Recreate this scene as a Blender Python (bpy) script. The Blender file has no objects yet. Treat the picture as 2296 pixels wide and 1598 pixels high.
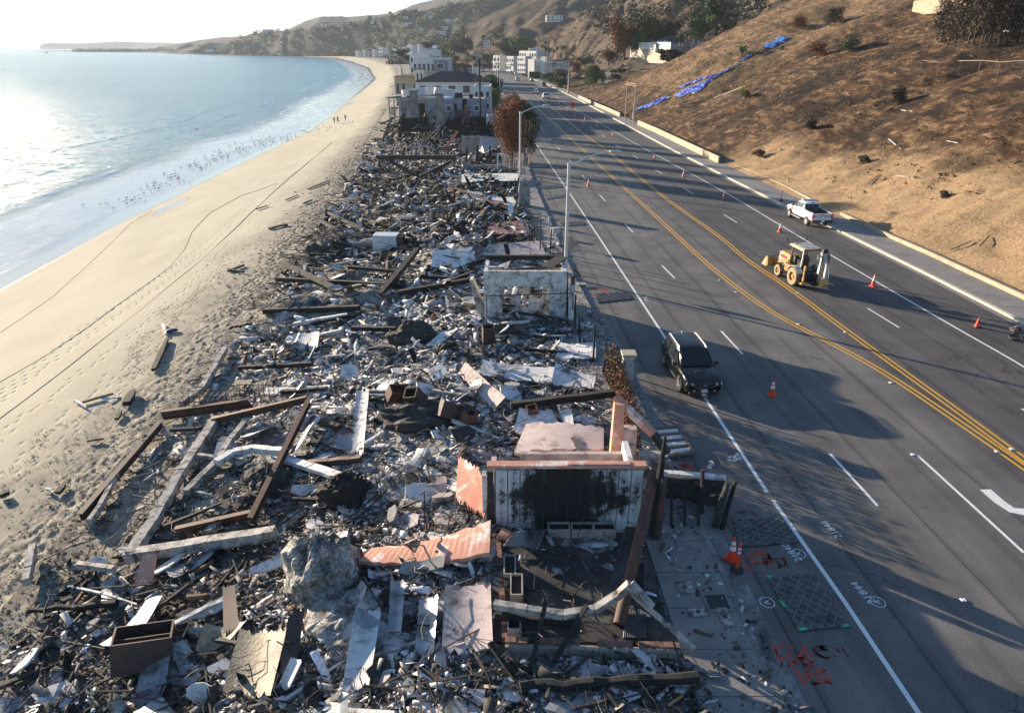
import bpy, bmesh, math, random
import numpy as np
from mathutils import Vector, Matrix, Euler
R = math.radians
scene = bpy.context.scene
col = scene.collection
random.seed(7)
rng = np.random.default_rng(11)
# ---- camera, world, sun, exposure
CAM_H = 16.0
PITCH = math.atan(693 / 1551.0)
SP, CP = math.sin(PITCH), math.cos(PITCH)
FOC = 1551.0
cam_data = bpy.data.cameras.new('camera')
cam_data.sensor_fit = 'HORIZONTAL'
cam_data.sensor_width = 36.0
cam_data.lens = 36.0 * FOC / 2296.0
cam_data.clip_start = 0.5
cam_data.clip_end = 60000
cam = bpy.data.objects.new('camera', cam_data)
cam.location = (0, 0, CAM_H)
cam.rotation_euler = (R(90) - PITCH, 0, 0)
col.objects.link(cam)
scene.camera = cam
SUN_EL, SUN_AZ = 10.5, 50.0           # azimuth counted to the left of the view direction (+Y)
world = bpy.data.worlds.new('World')
scene.world = world
world.use_nodes = True
wn, wl = world.node_tree.nodes, world.node_tree.links
wn.clear()
wo = wn.new('ShaderNodeOutputWorld')
bg = wn.new('ShaderNodeBackground')
sky = wn.new('ShaderNodeTexSky')
sky.sky_type = 'NISHITA'
sky.sun_disc = False
sky.sun_elevation = R(SUN_EL)
sky.sun_rotation = R(-SUN_AZ)
sky.altitude = 10
sky.air_density = 1.0
sky.dust_density = 0.4
sky.ozone_density = 3.5
bg.inputs[1].default_value = 0.075
wl.new(sky.outputs[0], bg.inputs[0])
wl.new(bg.outputs[0], wo.inputs[0])
sun_data = bpy.data.lights.new('sun', 'SUN')
sun_data.energy = 5.0
sun_data.angle = R(0.5)
sun_data.color = (1.0, 0.83, 0.62)
sun = bpy.data.objects.new('sun', sun_data)
sv = Vector((-math.sin(R(SUN_AZ)) * math.cos(R(SUN_EL)), math.cos(R(SUN_AZ)) * math.cos(R(SUN_EL)), math.sin(R(SUN_EL))))
sun.rotation_euler = sv.to_track_quat('Z', 'Y').to_euler()
sun.location = (-200, 200, 90)
col.objects.link(sun)
scene.view_settings.view_transform = 'Standard'
scene.view_settings.look = 'None'
scene.view_settings.gamma = 1.0
scene.view_settings.use_curve_mapping = False
scene.view_settings.exposure = 1.74
scene.cycles.max_bounces = 6
scene.cycles.volume_bounces = 0
scene.cycles.use_denoising = True
# ---- picture measurements to ground points
def ray(px, py):
 u, v = (px - 1148.0) / FOC, (py - 799.0) / FOC
 return Vector((u, CP - v * SP, -SP - v * CP))
def G(px, py, z=0.0):
 d = ray(px, py)
 t = (z - CAM_H) / d.z
 return Vector((d.x * t, d.y * t, z))
def A(px, py, t):
 d = ray(px, py)
 return Vector((d.x * t, d.y * t, CAM_H + d.z * t))
def AY(px, py, Y):
 d = ray(px, py)
 return A(px, py, Y / d.y)
# ---- noise
def _h(ix, iy, s):
 n = (ix.astype(np.int64) * 374761393 + iy.astype(np.int64) * 668265263 + s * 974711) & 0x7fffffff
 n = ((n ^ (n >> 13)) * 1274126177) & 0x7fffffff
 return ((n ^ (n >> 16)) & 0xffff) / 65535.0
def vn(x, y, s=0):
 x = np.asarray(x, float); y = np.asarray(y, float)
 ix, iy = np.floor(x), np.floor(y)
 fx, fy = x - ix, y - iy
 fx = fx * fx * (3 - 2 * fx); fy = fy * fy * (3 - 2 * fy)
 a, b = _h(ix, iy, s), _h(ix + 1, iy, s)
 c, d = _h(ix, iy + 1, s), _h(ix + 1, iy + 1, s)
 return (a * (1 - fx) + b * fx) * (1 - fy) + (c * (1 - fx) + d * fx) * fy
def fbm(x, y, s=0, o=4):
 r = 0; a = .5
 x = np.asarray(x, float); y = np.asarray(y, float)
 for i in range(o):
  r = r + a * (vn(x, y, s + i * 17) - .5) * 2
  x = x * 2.03 + 3.1; y = y * 2.03 + 1.7; a *= .5
 return r
def ss(t):
 t = np.clip(t, 0, 1)
 return t * t * (3 - 2 * t)
# ---- materials
MATS = {}
def _ramp(nt, fac, stops):
 r = nt.nodes.new('ShaderNodeValToRGB')
 el = r.color_ramp.elements
 while len(el) < len(stops): el.new(0.5)
 for e, (p, c) in zip(el, stops):
  e.position = p; e.color = (*c, 1)
 nt.links.new(fac, r.inputs[0])
 return r.outputs[0]
def _noise(nt, vec, scale, detail=4, rough=.6, dist=0):
 n = nt.nodes.new('ShaderNodeTexNoise')
 n.inputs['Scale'].default_value = scale; n.inputs['Detail'].default_value = detail
 n.inputs['Roughness'].default_value = rough; n.inputs['Distortion'].default_value = dist
 if vec is not None: nt.links.new(vec, n.inputs['Vector'])
 return n.outputs[0]
def _mix(nt, fac, a, b, mode='MIX'):
 m = nt.nodes.new('ShaderNodeMix'); m.data_type = 'RGBA'; m.blend_type = mode
 for i, x in ((0, fac), (6, a), (7, b)):
  if hasattr(x, 'is_linked'): nt.links.new(x, m.inputs[i])
  elif i == 0: m.inputs[0].default_value = x
  else: m.inputs[i].default_value = (*x, 1)
 return m.outputs[2]
def _math(nt, op, a, b=0.0, clamp=False):
 m = nt.nodes.new('ShaderNodeMath'); m.operation = op; m.use_clamp = clamp
 for i, x in ((0, a), (1, b)):
  if hasattr(x, 'is_linked'): nt.links.new(x, m.inputs[i])
  else: m.inputs[i].default_value = x
 return m.outputs[0]
def _map(nt, vec, sc):
 m = nt.nodes.new('ShaderNodeMapping'); m.inputs['Scale'].default_value = sc
 nt.links.new(vec, m.inputs[0]); return m.outputs[0]
def base_mat(name):
 m = bpy.data.materials.new(name); m.use_nodes = True
 nt = m.node_tree
 b = nt.nodes['Principled BSDF']
 return m, nt, b
def _pos(nt, local=False):
 if local:
  return nt.nodes.new('ShaderNodeTexCoord').outputs['Object']
 return nt.nodes.new('ShaderNodeNewGeometry').outputs['Position']
def _attr(nt, name, out='Color'):
 a = nt.nodes.new('ShaderNodeAttribute'); a.attribute_name = name
 return a.outputs[out]
def _bump(nt, b, h, strength=.3, dist=.05):
 bp = nt.nodes.new('ShaderNodeBump'); bp.inputs['Strength'].default_value = strength
 bp.inputs['Distance'].default_value = dist
 nt.links.new(h, bp.inputs['Height']); nt.links.new(bp.outputs[0], b.inputs['Normal'])
def M(name, c, rough=.8, metal=0.0, var=.25, scale=2.0, bump=.25, bdist=.02, c2=None, thr=.55, w=.08, soft=None, local=False, coat=0, spec=None):
 """general material: a colour broken up by noise, a second colour in patches (soot, rust, ash), relief"""
 if name in MATS: return MATS[name]
 m, nt, b = base_mat(name)
 p = _pos(nt, local)
 n1 = _noise(nt, p, scale, 5, .65)
 lo = tuple(x * (1 - var) for x in c); hi = tuple(min(1, x * (1 + var)) for x in c)
 out = _ramp(nt, n1, [(.3, lo), (.7, hi)])
 if c2 is not None:
  n2 = _noise(nt, p, scale * (soft or .7), 6, .7, .6)
  f = _ramp(nt, n2, [(thr - w, (0, 0, 0)), (thr + w, (1, 1, 1))])
  out = _mix(nt, f, out, c2)
 nt.links.new(out, b.inputs['Base Color'])
 b.inputs['Roughness'].default_value = rough
 b.inputs['Metallic'].default_value = metal
 if spec is not None: b.inputs['Specular IOR Level'].default_value = spec
 if coat: b.inputs['Coat Weight'].default_value = coat; b.inputs['Coat Roughness'].default_value = .05
 if bump: _bump(nt, b, _noise(nt, p, scale * 8, 4, .7), bump, bdist)
 MATS[name] = m
 return m
def attr_mat(name, rough=.9, scale=14, amt=.35, bump=.5, bdist=.02, spec=.2):
 """base colour carried by the mesh (one albedo per piece), broken up by noise"""
 if name in MATS: return MATS[name]
 m, nt, b = base_mat(name)
 p = _pos(nt)
 n = _noise(nt, p, scale, 5, .7)
 f = _ramp(nt, n, [(.25, (1 - amt,) * 3), (.75, (1 + amt,) * 3)])
 o = _mix(nt, 1.0, _attr(nt, 'col'), f, 'MULTIPLY')
 nt.links.new(o, b.inputs['Base Color'])
 b.inputs['Roughness'].default_value = rough
 b.inputs['Specular IOR Level'].default_value = spec
 if bump: _bump(nt, b, n, bump, bdist)
 MATS[name] = m
 return m
def emit_free_glass(name, c=(.02, .025, .03), rough=.06):
 if name in MATS: return MATS[name]
 m, nt, b = base_mat(name)
 b.inputs['Base Color'].default_value = (*c, 1); b.inputs['Roughness'].default_value = rough
 b.inputs['Specular IOR Level'].default_value = .4
 MATS[name] = m
 return m
# ---- objects and tags
def tag(o, label=None, cat=None, group=None, kind=None):
 if label: o['label'] = label
 if cat: o['category'] = cat
 if group: o['group'] = group
 if kind: o['kind'] = kind
 return o
def empty(name, loc=(0, 0, 0), rz=0.0, label=None, cat=None, group=None):
 o = bpy.data.objects.new(name, None)
 o.location = loc; o.rotation_euler = (0, 0, rz); o.empty_display_size = .3
 col.objects.link(o)
 return tag(o, label, cat, group)
def children(o): return list(o.children)
def copy_tree(o, parent=None):
 c = o.copy(); col.objects.link(c)
 if parent is not None: c.parent = parent
 for ch in CH.get(o.name, []):
  k = copy_tree(ch, c)
  CH.setdefault(c.name, []).append(k)
 return c
CH = {}
def set_parent(o, p):
 if p is not None:
  o.parent = p
  CH.setdefault(p.name, []).append(o)
def link_mesh(name, me, parent=None, loc=None, rot=None):
 o = bpy.data.objects.new(name, me)
 col.objects.link(o)
 set_parent(o, parent)
 if loc is not None: o.location = loc
 if rot is not None: o.rotation_euler = rot
 return o
def np_mesh(name, verts, faces, mats, cols=None, attrs=None, smooth=False, parent=None, matidx=None):
 """faces: int array (n,k) or list of such arrays with different k; cols: per-face rgb"""
 verts = np.asarray(verts, np.float32)
 fl = faces if isinstance(faces, list) else [faces]
 fl = [np.asarray(f, np.int32) for f in fl if len(f)]
 me = bpy.data.meshes.new(name)
 nl = sum(f.size for f in fl); nf = sum(len(f) for f in fl)
 me.vertices.add(len(verts)); me.vertices.foreach_set('co', verts.ravel())
 me.loops.add(nl); me.polygons.add(nf)
 li = np.concatenate([f.ravel() for f in fl])
 tot = np.concatenate([np.full(len(f), f.shape[1], np.int32) for f in fl])
 st = np.concatenate([[0], np.cumsum(tot)[:-1]]).astype(np.int32)
 me.loops.foreach_set('vertex_index', li)
 me.polygons.foreach_set('loop_start', st)
 me.polygons.foreach_set('loop_total', tot)
 for m in (mats if isinstance(mats, (list, tuple)) else [mats]): me.materials.append(m)
 if matidx is not None: me.polygons.foreach_set('material_index', np.asarray(matidx, np.int32))
 if smooth: me.polygons.foreach_set('use_smooth', np.ones(nf, bool))
 me.update(calc_edges=True)
 if cols is not None:
  a = me.color_attributes.new('col', 'FLOAT_COLOR', 'CORNER')
  c = np.ones((nl, 4), np.float32)
  c[:, :3] = np.repeat(np.asarray(cols, np.float32), tot, axis=0)
  a.data.foreach_set('color', c.ravel())
 if attrs:
  for k, v in attrs.items():
   a = me.attributes.new(k, 'FLOAT', 'POINT')
   a.data.foreach_set('value', np.asarray(v, np.float32))
 me.validate()
 return link_mesh(name, me, parent)
def grid_faces(n, m):
 i = np.arange(n - 1)[:, None] * m + np.arange(m - 1)[None, :]
 i = i.ravel()
 return np.stack([i, i + 1, i + m + 1, i + m], 1)
class MB:
 """collects simple solids, then links them as one mesh"""
 def __init__(s): s.v = []; s.f = []; s.m = []
 def add(s, vs, fs, m=0):
  k = len(s.v); s.v += [tuple(v) for v in vs]
  s.f += [tuple(i + k for i in f) for f in fs]; s.m += [m] * len(fs)
  return s
 def box(s, c, d, rot=None, m=0, top=(1, 1), bev=0):
  c = Vector(c); x, y, z = d[0] / 2, d[1] / 2, d[2] / 2
  vs = []
  for k, (sz, tx, ty) in enumerate(((-1, 1, 1), (1, top[0], top[1]))):
   for sx, sy in ((-1, -1), (1, -1), (1, 1), (-1, 1)):
    vs.append(Vector((sx * x * tx, sy * y * ty, sz * z)))
  if rot is not None:
   mt = rot if isinstance(rot, Matrix) else Euler(rot).to_matrix()
   vs = [mt @ v for v in vs]
  vs = [v + c for v in vs]
  return s.add(vs, [(3, 2, 1, 0), (4, 5, 6, 7), (0, 1, 5, 4), (1, 2, 6, 5), (2, 3, 7, 6), (3, 0, 4, 7)], m)
 def bar(s, a, b, w, h, m=0, up=(0, 0, 1), w2=None, h2=None):
  a, b = Vector(a), Vector(b); d = (b - a)
  L = d.length
  if L < 1e-6: return s
  d /= L; u = Vector(up)
  if abs(d.dot(u)) > .97: u = Vector((0, 1, 0))
  sx = d.cross(u).normalized(); sy = sx.cross(d).normalized()
  w2 = w if w2 is None else w2; h2 = h if h2 is None else h2
  vs = [a - sx * w / 2 - sy * h / 2, a + sx * w / 2 - sy * h / 2, a + sx * w / 2 + sy * h / 2, a - sx * w / 2 + sy * h / 2,
              b - sx * w2 / 2 - sy * h2 / 2, b + sx * w2 / 2 - sy * h2 / 2, b + sx * w2 / 2 + sy * h2 / 2, b - sx * w2 / 2 + sy * h2 / 2]
  return s.add(vs, [(0, 1, 2, 3), (7, 6, 5, 4), (4, 5, 1, 0), (5, 6, 2, 1), (6, 7, 3, 2), (7, 4, 0, 3)], m)
 def ibeam(s, a, b, w, h, t=.03, m=0):
  a, b = Vector(a), Vector(b); d = (b - a).normalized(); u = Vector((0, 0, 1))
  if abs(d.dot(u)) > .97: u = Vector((0, 1, 0))
  sx = d.cross(u).normalized(); sy = sx.cross(d).normalized()
  s.bar(a, b, t, h - 2 * t - .002, m)
  s.bar(a + sy * (h - t) / 2, b + sy * (h - t) / 2, w, t, m)
  s.bar(a - sy * (h - t) / 2, b - sy * (h - t) / 2, w, t, m)
  return s
 def tube(s, pts, r, n=6, m=0, cap=True):
  pts = [Vector(p) for p in pts]; rs = r if isinstance(r, (list, tuple)) else [r] * len(pts)
  k = len(s.v); prev = None
  for i, p in enumerate(pts):
   d = (pts[min(i + 1, len(pts) - 1)] - pts[max(i - 1, 0)])
   d = d.normalized() if d.length > 1e-9 else Vector((0, 0, 1))
   if prev is None:
    u = Vector((0, 0, 1)) if abs(d.z) < .9 else Vector((1, 0, 0))
    sx = d.cross(u).normalized()
   else:
    sx = (prev - d * prev.dot(d)).normalized()
   prev = sx; sy = d.cross(sx)
   for j in range(n):
    a = 2 * math.pi * j / n
    s.v.append(tuple(p + (sx * math.cos(a) + sy * math.sin(a)) * rs[i]))
  for i in range(len(pts) - 1):
   for j in range(n):
    j2 = (j + 1) % n
    s.f.append((k + i * n + j, k + i * n + j2, k + (i + 1) * n + j2, k + (i + 1) * n + j)); s.m.append(m)
  if cap:
   s.f.append(tuple(k + j for j in reversed(range(n)))); s.m.append(m)
   e = k + (len(pts) - 1) * n
   s.f.append(tuple(e + j for j in range(n))); s.m.append(m)
  return s
 def lathe(s, prof, c=(0, 0, 0), n=12, m=0, axis='Z'):
  """prof: [(r,z)...]"""
  c = Vector(c); k = len(s.v)
  for r, z in prof:
   for j in range(n):
    a = 2 * math.pi * j / n
    x, y = r * math.cos(a), r * math.sin(a)
    v = {'Z': (x, y, z), 'X': (z, x, y), 'Y': (x, z, y)}[axis]
    s.v.append(tuple(Vector(v) + c))
  for i in range(len(prof) - 1):
   for j in range(n):
    j2 = (j + 1) % n
    f = (k + i * n + j, k + i * n + j2, k + (i + 1) * n + j2, k + (i + 1) * n + j)
    s.f.append(f if axis != 'Y' else tuple(reversed(f))); s.m.append(m)
  return s
 def prism(s, poly, z0, z1, m=0, mt=None):
  """poly in xy, extruded z0..z1, through matrix mt"""
  n = len(poly)
  vs = [Vector((x, y, z0)) for x, y in poly] + [Vector((x, y, z1)) for x, y in poly]
  if mt is not None: vs = [mt @ v for v in vs]
  fs = [tuple(reversed(range(n))), tuple(range(n, 2 * n))] + [(i, (i + 1) % n, n + (i + 1) % n, n + i) for i in range(n)]
  return s.add(vs, fs, m)
 def build(s, name, mats, parent=None, smooth=False, loc=None, rot=None):
  me = bpy.data.meshes.new(name)
  me.from_pydata(s.v, [], s.f)
  for m in (mats if isinstance(mats, (list, tuple)) else [mats]): me.materials.append(m)
  me.polygons.foreach_set('material_index', s.m)
  if smooth:
   me.polygons.foreach_set('use_smooth', [True] * len(s.f))
   try: me.set_sharp_from_angle(angle=R(40))
   except Exception: pass
  me.update()
  return link_mesh(name, me, parent, loc, rot)
# ---- plan of the place (x as a function of the distance y)
def _pl(pts):
 ys = [p[0] for p in pts]; xs = [p[1] for p in pts]
 return lambda y: np.interp(y, ys, xs)
x_water = _pl([(-60, -44), (0, -48), (40, -50), (67, -51.5), (98, -54), (128, -55), (202, -57), (300, -69), (420, -84), (540, -100), (800, -155), (1200, -260), (1612, -382), (1850, -527)])
x_beach = _pl([(-60, -14), (0, -16.5), (20, -18), (32, -19), (56, -20.5), (98, -24.5), (189, -35), (300, -48), (500, -76), (720, -110), (840, -130), (1200, -215), (1612, -330), (1850, -470)])
x_kerb = _pl([(-60, 11), (0, 7.7), (12.8, 7.25), (20, 7.0), (37, 5.8), (51, 4.7), (80, 3.3), (123, 1.5), (200, -2), (335, -9), (500, -22), (610, -32), (800, -52), (1200, -130), (1700, -250), (1900, -300)])
x_right = _pl([(-60, 34), (0, 33.2), (40.6, 32.3), (50.5, 31.9), (67, 30.9), (75.6, 29.9), (122, 27.2), (239, 22.3), (335, 17), (500, 3), (610, -7), (800, -27), (1200, -105), (1700, -225), (1900, -275)])
def x_walk(y): return x_kerb(y) - 2.3
def x_foot(y): return x_right(y) + 3.3
SEA = -5.0
def z_prop(x, y):
 x = np.asarray(x, float); y = np.asarray(y, float)
 u = (x - x_beach(y)) / (x_walk(y) - x_beach(y))
 z = -2.7 + 2.75 * ss(u / .8)
 edge = ss(u / .12) * ss((1 - u) / .08)
 z = z + edge * (.45 * fbm(x / 3.2, y / 3.2, 5, 4) + .12 * fbm(x / .7, y / .7, 9, 3)) * np.where(y < 200, 1, .3)
 for mx, my, r, h in MOUNDS:
  z = z + h * np.exp(-((x - mx) ** 2 + (y - my) ** 2) / r ** 2)
 return z
MOUNDS = []
for px, py, r, h in [(655, 690, 2.6, 1.5), (735, 545, 3.5, 1.7), (800, 690, 3.0, 1.2), (760, 620, 3, .8), (1010, 620, 3, 1.0)]:
 g = G(px, py, -1.6); MOUNDS.append((g.x, g.y, r, h))
def z_beach(x, y):
 t = (x - x_water(y)) / (x_beach(y) - x_water(y))
 z = np.where(t > 0, SEA + .02 + 2.3 * np.clip(t, 0, 1.3) ** 1.15, SEA + .02 + t * 1.6)
 return z
def zg(x, y):
 """height of the ground at a point"""
 x = float(x); y = float(y)
 if x < float(x_beach(y)): return float(z_beach(x, y))
 if x < float(x_walk(y)): return float(z_prop(x, y))
 if x < float(x_kerb(y)): return .14
 if x < float(x_right(y)): return 0.0
 if x < float(x_foot(y)): return .14
 return float(z_hill(x, y))
def on(px, py, zoff=0.0, it=6):
 """point of the ground seen at a measured place of the photograph"""
 z = 0.0
 for _ in range(it):
  g = G(px, py, z); z = .5 * z + .5 * zg(g.x, g.y)
 g = G(px, py, z)
 return Vector((g.x, g.y, z + zoff))
def z_hill(x, y):
 x = np.asarray(x, float); y = np.asarray(y, float)
 s = np.maximum(x - x_foot(y), 0)
 base = .36 * s + .16 * np.maximum(s - 4, 0) * np.exp(-np.maximum(s - 4, 0) / 60)
 base = np.where(y < 115, np.minimum(base, 13.6 + .25 * np.maximum(base - 13.6, 0)) * ss((115 - y) / 25) + base * (1 - ss((115 - y) / 25)), base)
 spur = 1 + .22 * np.exp(-((y - 214) / 34) ** 2) - .55 * ss((y - 236) / 40)
 gully = -1.6 * ss(s / 14) * np.exp(-((y - (150 + s * .75)) / 7.0) ** 2)
 gully = gully - .9 * ss(s / 16) * (1 - np.abs(np.sin((y + s * .55 + 5 * fbm(x / 15, y / 15, 71, 2)) / 6.3))) ** 2
 gully = gully - 1.2 * ss(s / 12) * np.exp(-((y - (92 + s * .35)) / 5.0) ** 2)
 rough = ss(s / 5) * (1.1 * fbm(x / 17 + y / 30, y / 11, 21, 4) + .38 * fbm(x / 2.6, y / 1.9, 27, 5))
 return .1 + base * spur + gully + rough
def hit(px, py, zoff=0.0, t0=25.0, t1=420.0):
 """first point of the near hillside met along a measured line of sight"""
 d = ray(px, py); t = t0
 while t < t1:
  x, y, z = d.x * t, d.y * t, CAM_H + d.z * t
  if x > float(x_foot(y)) and z <= float(z_hill(x, y)): return Vector((x, y, float(z_hill(x, y)) + zoff))
  t += .4
 return Vector((d.x * 100, d.y * 100, float(z_hill(d.x * 100, d.y * 100)) + zoff))
# ---- setting materials
def road_mat():
 m, nt, b = base_mat('asphalt')
 p = _pos(nt)
 st = _noise(nt, _map(nt, p, (.55, .035, 1)), 1.0, 5, .6)
 pt = _noise(nt, p, .35, 5, .6)
 c1 = _ramp(nt, st, [(.3, (.095, .091, .088)), (.7, (.155, .147, .140))])
 c2 = _ramp(nt, pt, [(.35, (.8, .8, .8)), (.65, (1.22, 1.2, 1.18))])
 c = _mix(nt, 1, c1, c2, 'MULTIPLY')
 g = _noise(nt, p, 22, 2, .5)
 c = _mix(nt, .6, c, _ramp(nt, g, [(.3, (.55, .55, .56)), (.7, (1.5, 1.5, 1.5))]), 'MULTIPLY')
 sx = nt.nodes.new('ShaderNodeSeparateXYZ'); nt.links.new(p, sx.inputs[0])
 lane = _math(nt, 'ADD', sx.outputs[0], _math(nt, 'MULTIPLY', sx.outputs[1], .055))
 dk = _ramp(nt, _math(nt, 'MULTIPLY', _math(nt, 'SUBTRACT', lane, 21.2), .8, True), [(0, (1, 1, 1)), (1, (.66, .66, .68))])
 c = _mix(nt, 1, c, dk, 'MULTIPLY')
 wt = _math(nt, 'ABSOLUTE', _math(nt, 'SINE', _math(nt, 'MULTIPLY', lane, 1.72)))
 c = _mix(nt, 1, c, _ramp(nt, _math(nt, 'ADD', wt, _math(nt, 'MULTIPLY', pt, .5)), [(.35, (.84, .84, .85)), (.8, (1.06, 1.06, 1.05)), (1.3, (1, 1, 1))]), 'MULTIPLY')
 seam = _math(nt, 'ABSOLUTE', _math(nt, 'SUBTRACT', _math(nt, 'FRACT', _math(nt, 'MULTIPLY', _math(nt, 'ADD', lane, _math(nt, 'MULTIPLY', st, .12)), .274)), .5))
 c = _mix(nt, 1, c, _ramp(nt, seam, [(0, (.55, .55, .55)), (.010, (.6, .6, .6)), (.014, (1, 1, 1))]), 'MULTIPLY')
 v = nt.nodes.new('ShaderNodeTexVoronoi'); v.feature = 'DISTANCE_TO_EDGE'; v.inputs['Scale'].default_value = .35
 nz = nt.nodes.new('ShaderNodeTexNoise'); nz.inputs['Scale'].default_value = .9; nt.links.new(p, nz.inputs['Vector'])
 va = nt.nodes.new('ShaderNodeVectorMath'); va.operation = 'MULTIPLY_ADD'; va.inputs[1].default_value = (2.2, 2.2, 0)
 nt.links.new(nz.outputs['Color'], va.inputs[0]); nt.links.new(p, va.inputs[2]); nt.links.new(va.outputs[0], v.inputs['Vector'])
 ck = _ramp(nt, v.outputs['Distance'], [(0.002, (.45, .45, .45)), (.010, (1, 1, 1))])
 msk = _ramp(nt, _noise(nt, p, .13, 2), [(.5, (0, 0, 0)), (.6, (1, 1, 1))])
 c = _mix(nt, 1, c, _mix(nt, msk, (1, 1, 1), ck), 'MULTIPLY')
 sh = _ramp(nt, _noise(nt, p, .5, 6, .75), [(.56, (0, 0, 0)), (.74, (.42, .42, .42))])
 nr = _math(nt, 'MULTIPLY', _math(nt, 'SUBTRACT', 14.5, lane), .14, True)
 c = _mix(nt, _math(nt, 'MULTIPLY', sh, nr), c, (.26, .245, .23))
 nt.links.new(c, b.inputs['Base Color'])
 b.inputs['Roughness'].default_value = .82; b.inputs['Specular IOR Level'].default_value = .35
 _bump(nt, b, _noise(nt, p, 60, 3, .6), .35, .01)
 return m
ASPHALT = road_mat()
CONC = M('sidewalk_concrete', (.22, .205, .19), .85, var=.18, scale=.8, bump=.25, bdist=.01, c2=(.16, .15, .15), thr=.62, w=.1)
KERB_Y = M('kerb_concrete', (.50, .43, .33), .8, var=.14, scale=1.5, bump=.2, bdist=.01)
KERB_D = M('sooty_kerb_concrete', (.22, .21, .2), .85, var=.3, scale=1.2, bump=.3, c2=(.08, .08, .08), thr=.55)
PAINT_W = M('white_road_paint', (.74, .74, .72), .6, var=.1, scale=6, bump=.1, bdist=.004, c2=(.3, .3, .3), thr=.66, w=.05)
PAINT_Y = M('yellow_road_paint', (.62, .33, .035), .6, var=.12, scale=6, bump=.1, bdist=.004, c2=(.2, .13, .05), thr=.68, w=.05)
def ribbon(name, f0, f1, ys, z0, z1, mat, nx=2, drop=0, parent=None):
 ys = np.asarray(ys, float)
 X = np.stack([f0(ys) + (f1(ys) - f0(ys)) * t for t in np.linspace(0, 1, nx)], 1)
 Y = np.repeat(ys[:, None], nx, 1)
 Z = z0 + (z1 - z0) * np.linspace(0, 1, nx)[None, :] + 0 * X
 v = np.stack([X, Y, Z], 2).reshape(-1, 3)
 f = grid_faces(len(ys), nx)[:, ::-1]
 return np_mesh(name, v, f, mat, parent=parent)
YS = np.concatenate([np.arange(-30, 120, 3.0), np.arange(120, 400, 8.0), np.arange(400, 1901, 30.0)])
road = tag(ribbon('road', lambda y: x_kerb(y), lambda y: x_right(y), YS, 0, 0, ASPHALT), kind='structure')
tag(ribbon('gutter', lambda y: x_kerb(y) + .002, lambda y: x_kerb(y) + .62, YS, .004, .004, KERB_D), kind='structure')
tag(ribbon('gutter', lambda y: x_right(y) - .5, lambda y: x_right(y) - .002, YS, .004, .004, CONC), kind='structure')
def walk_strip(name, f0, f1, mat_top, mat_kerb, kerb_side, kw):
 """pavement slab panels with a kerb standing along one side"""
 root = empty(name); tag(root, kind='structure')
 ys = YS
 ya = 0
 yy = -30.0; panels = []
 while yy < 400:
  L = 1.6 if yy < 110 else (6 if yy < 220 else 30)
  panels.append((yy, yy + L)); yy += L
 me_cache = None
 mb_far = MB()
 for (a, b_) in panels:
  g = .012
  y0, y1 = a + g, b_ - g
  k = kw + .004
  xa0, xb0 = float(f0(y0)) + (k if kerb_side < 0 else 0), float(f1(y0)) - (k if kerb_side > 0 else 0)
  xa1, xb1 = float(f0(y1)) + (k if kerb_side < 0 else 0), float(f1(y1)) - (k if kerb_side > 0 else 0)
  dz = random.uniform(-.006, .006)
  vs = [(xa0, y0, -.1), (xb0, y0, -.1), (xb1, y1, -.1), (xa1, y1, -.1), (xa0, y0, .14 + dz), (xb0, y0, .14 + dz), (xb1, y1, .14 + dz), (xa1, y1, .14 + dz)]
  fs = [(4, 5, 6, 7), (0, 1, 5, 4), (1, 2, 6, 5), (2, 3, 7, 6), (3, 0, 4, 7)]
  mb = mb_far if a > 110 or a < 8 else MB()
  mb.add(vs, fs)
  if mb is not mb_far: mb.build('slab', mat_top, root)
 o = mb_far.build('far_slabs', mat_top, root); o['kind'] = 'stuff'
 kb = MB(); yy = -30
 kys = list(np.arange(-30, 120, 3.0)) + list(np.arange(120, 401, 10.0))
 for a, b_ in zip(kys[:-1], kys[1:]):
  if kerb_side < 0: fa = lambda y: (float(f0(y)), float(f0(y)) + kw)
  else: fa = lambda y: (float(f1(y)) - kw, float(f1(y)))
  p, q = fa(a + .006), fa(b_ - .006)
  kb.add([(p[0], a + .006, -.1), (p[1], a + .006, -.1), (q[1], b_ - .006, -.1), (q[0], b_ - .006, -.1), (p[0], a + .006, .15), (p[1], a + .006, .15), (q[1], b_ - .006, .15), (q[0], b_ - .006, .15)],
               [(4, 5, 6, 7), (0, 1, 5, 4), (1, 2, 6, 5), (2, 3, 7, 6), (3, 0, 4, 7)])
 kb.build('kerb', mat_kerb, root)
 return root
walk_strip('sidewalk', x_walk, x_kerb, CONC, KERB_D, 1, .18)
walk_strip('sidewalk', x_right, x_foot, CONC, KERB_Y, -1, .32)
# ---- road markings (each a thin sheet 4 mm over the road)
def strip_line(name, pts, w, mat, label, cat='road marking', group=None, z=.006):
 P_ = [Vector((p[0], p[1], 0)) for p in pts]
 vs, fs = [], []
 for i, p in enumerate(P_):
  d = (P_[min(i + 1, len(P_) - 1)] - P_[max(i - 1, 0)]).normalized(); n = Vector((-d.y, d.x, 0))
  a, b_ = p + n * w / 2, p - n * w / 2
  vs += [(a.x, a.y, z), (b_.x, b_.y, z)]
  if i: fs.append((2 * i - 2, 2 * i - 1, 2 * i + 1, 2 * i))
 me = bpy.data.meshes.new(name); me.from_pydata(vs, [], fs); me.materials.append(mat)
 o = link_mesh(name, me)
 return tag(o, label, cat, group)
def smooth_line(pts, it=2):
 for _ in range(it):
  q = [pts[0]]
  for a, b_ in zip(pts[:-1], pts[1:]): q += [a.lerp(b_, .25), a.lerp(b_, .75)]
  pts = q + [pts[-1]]
 return pts
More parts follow.
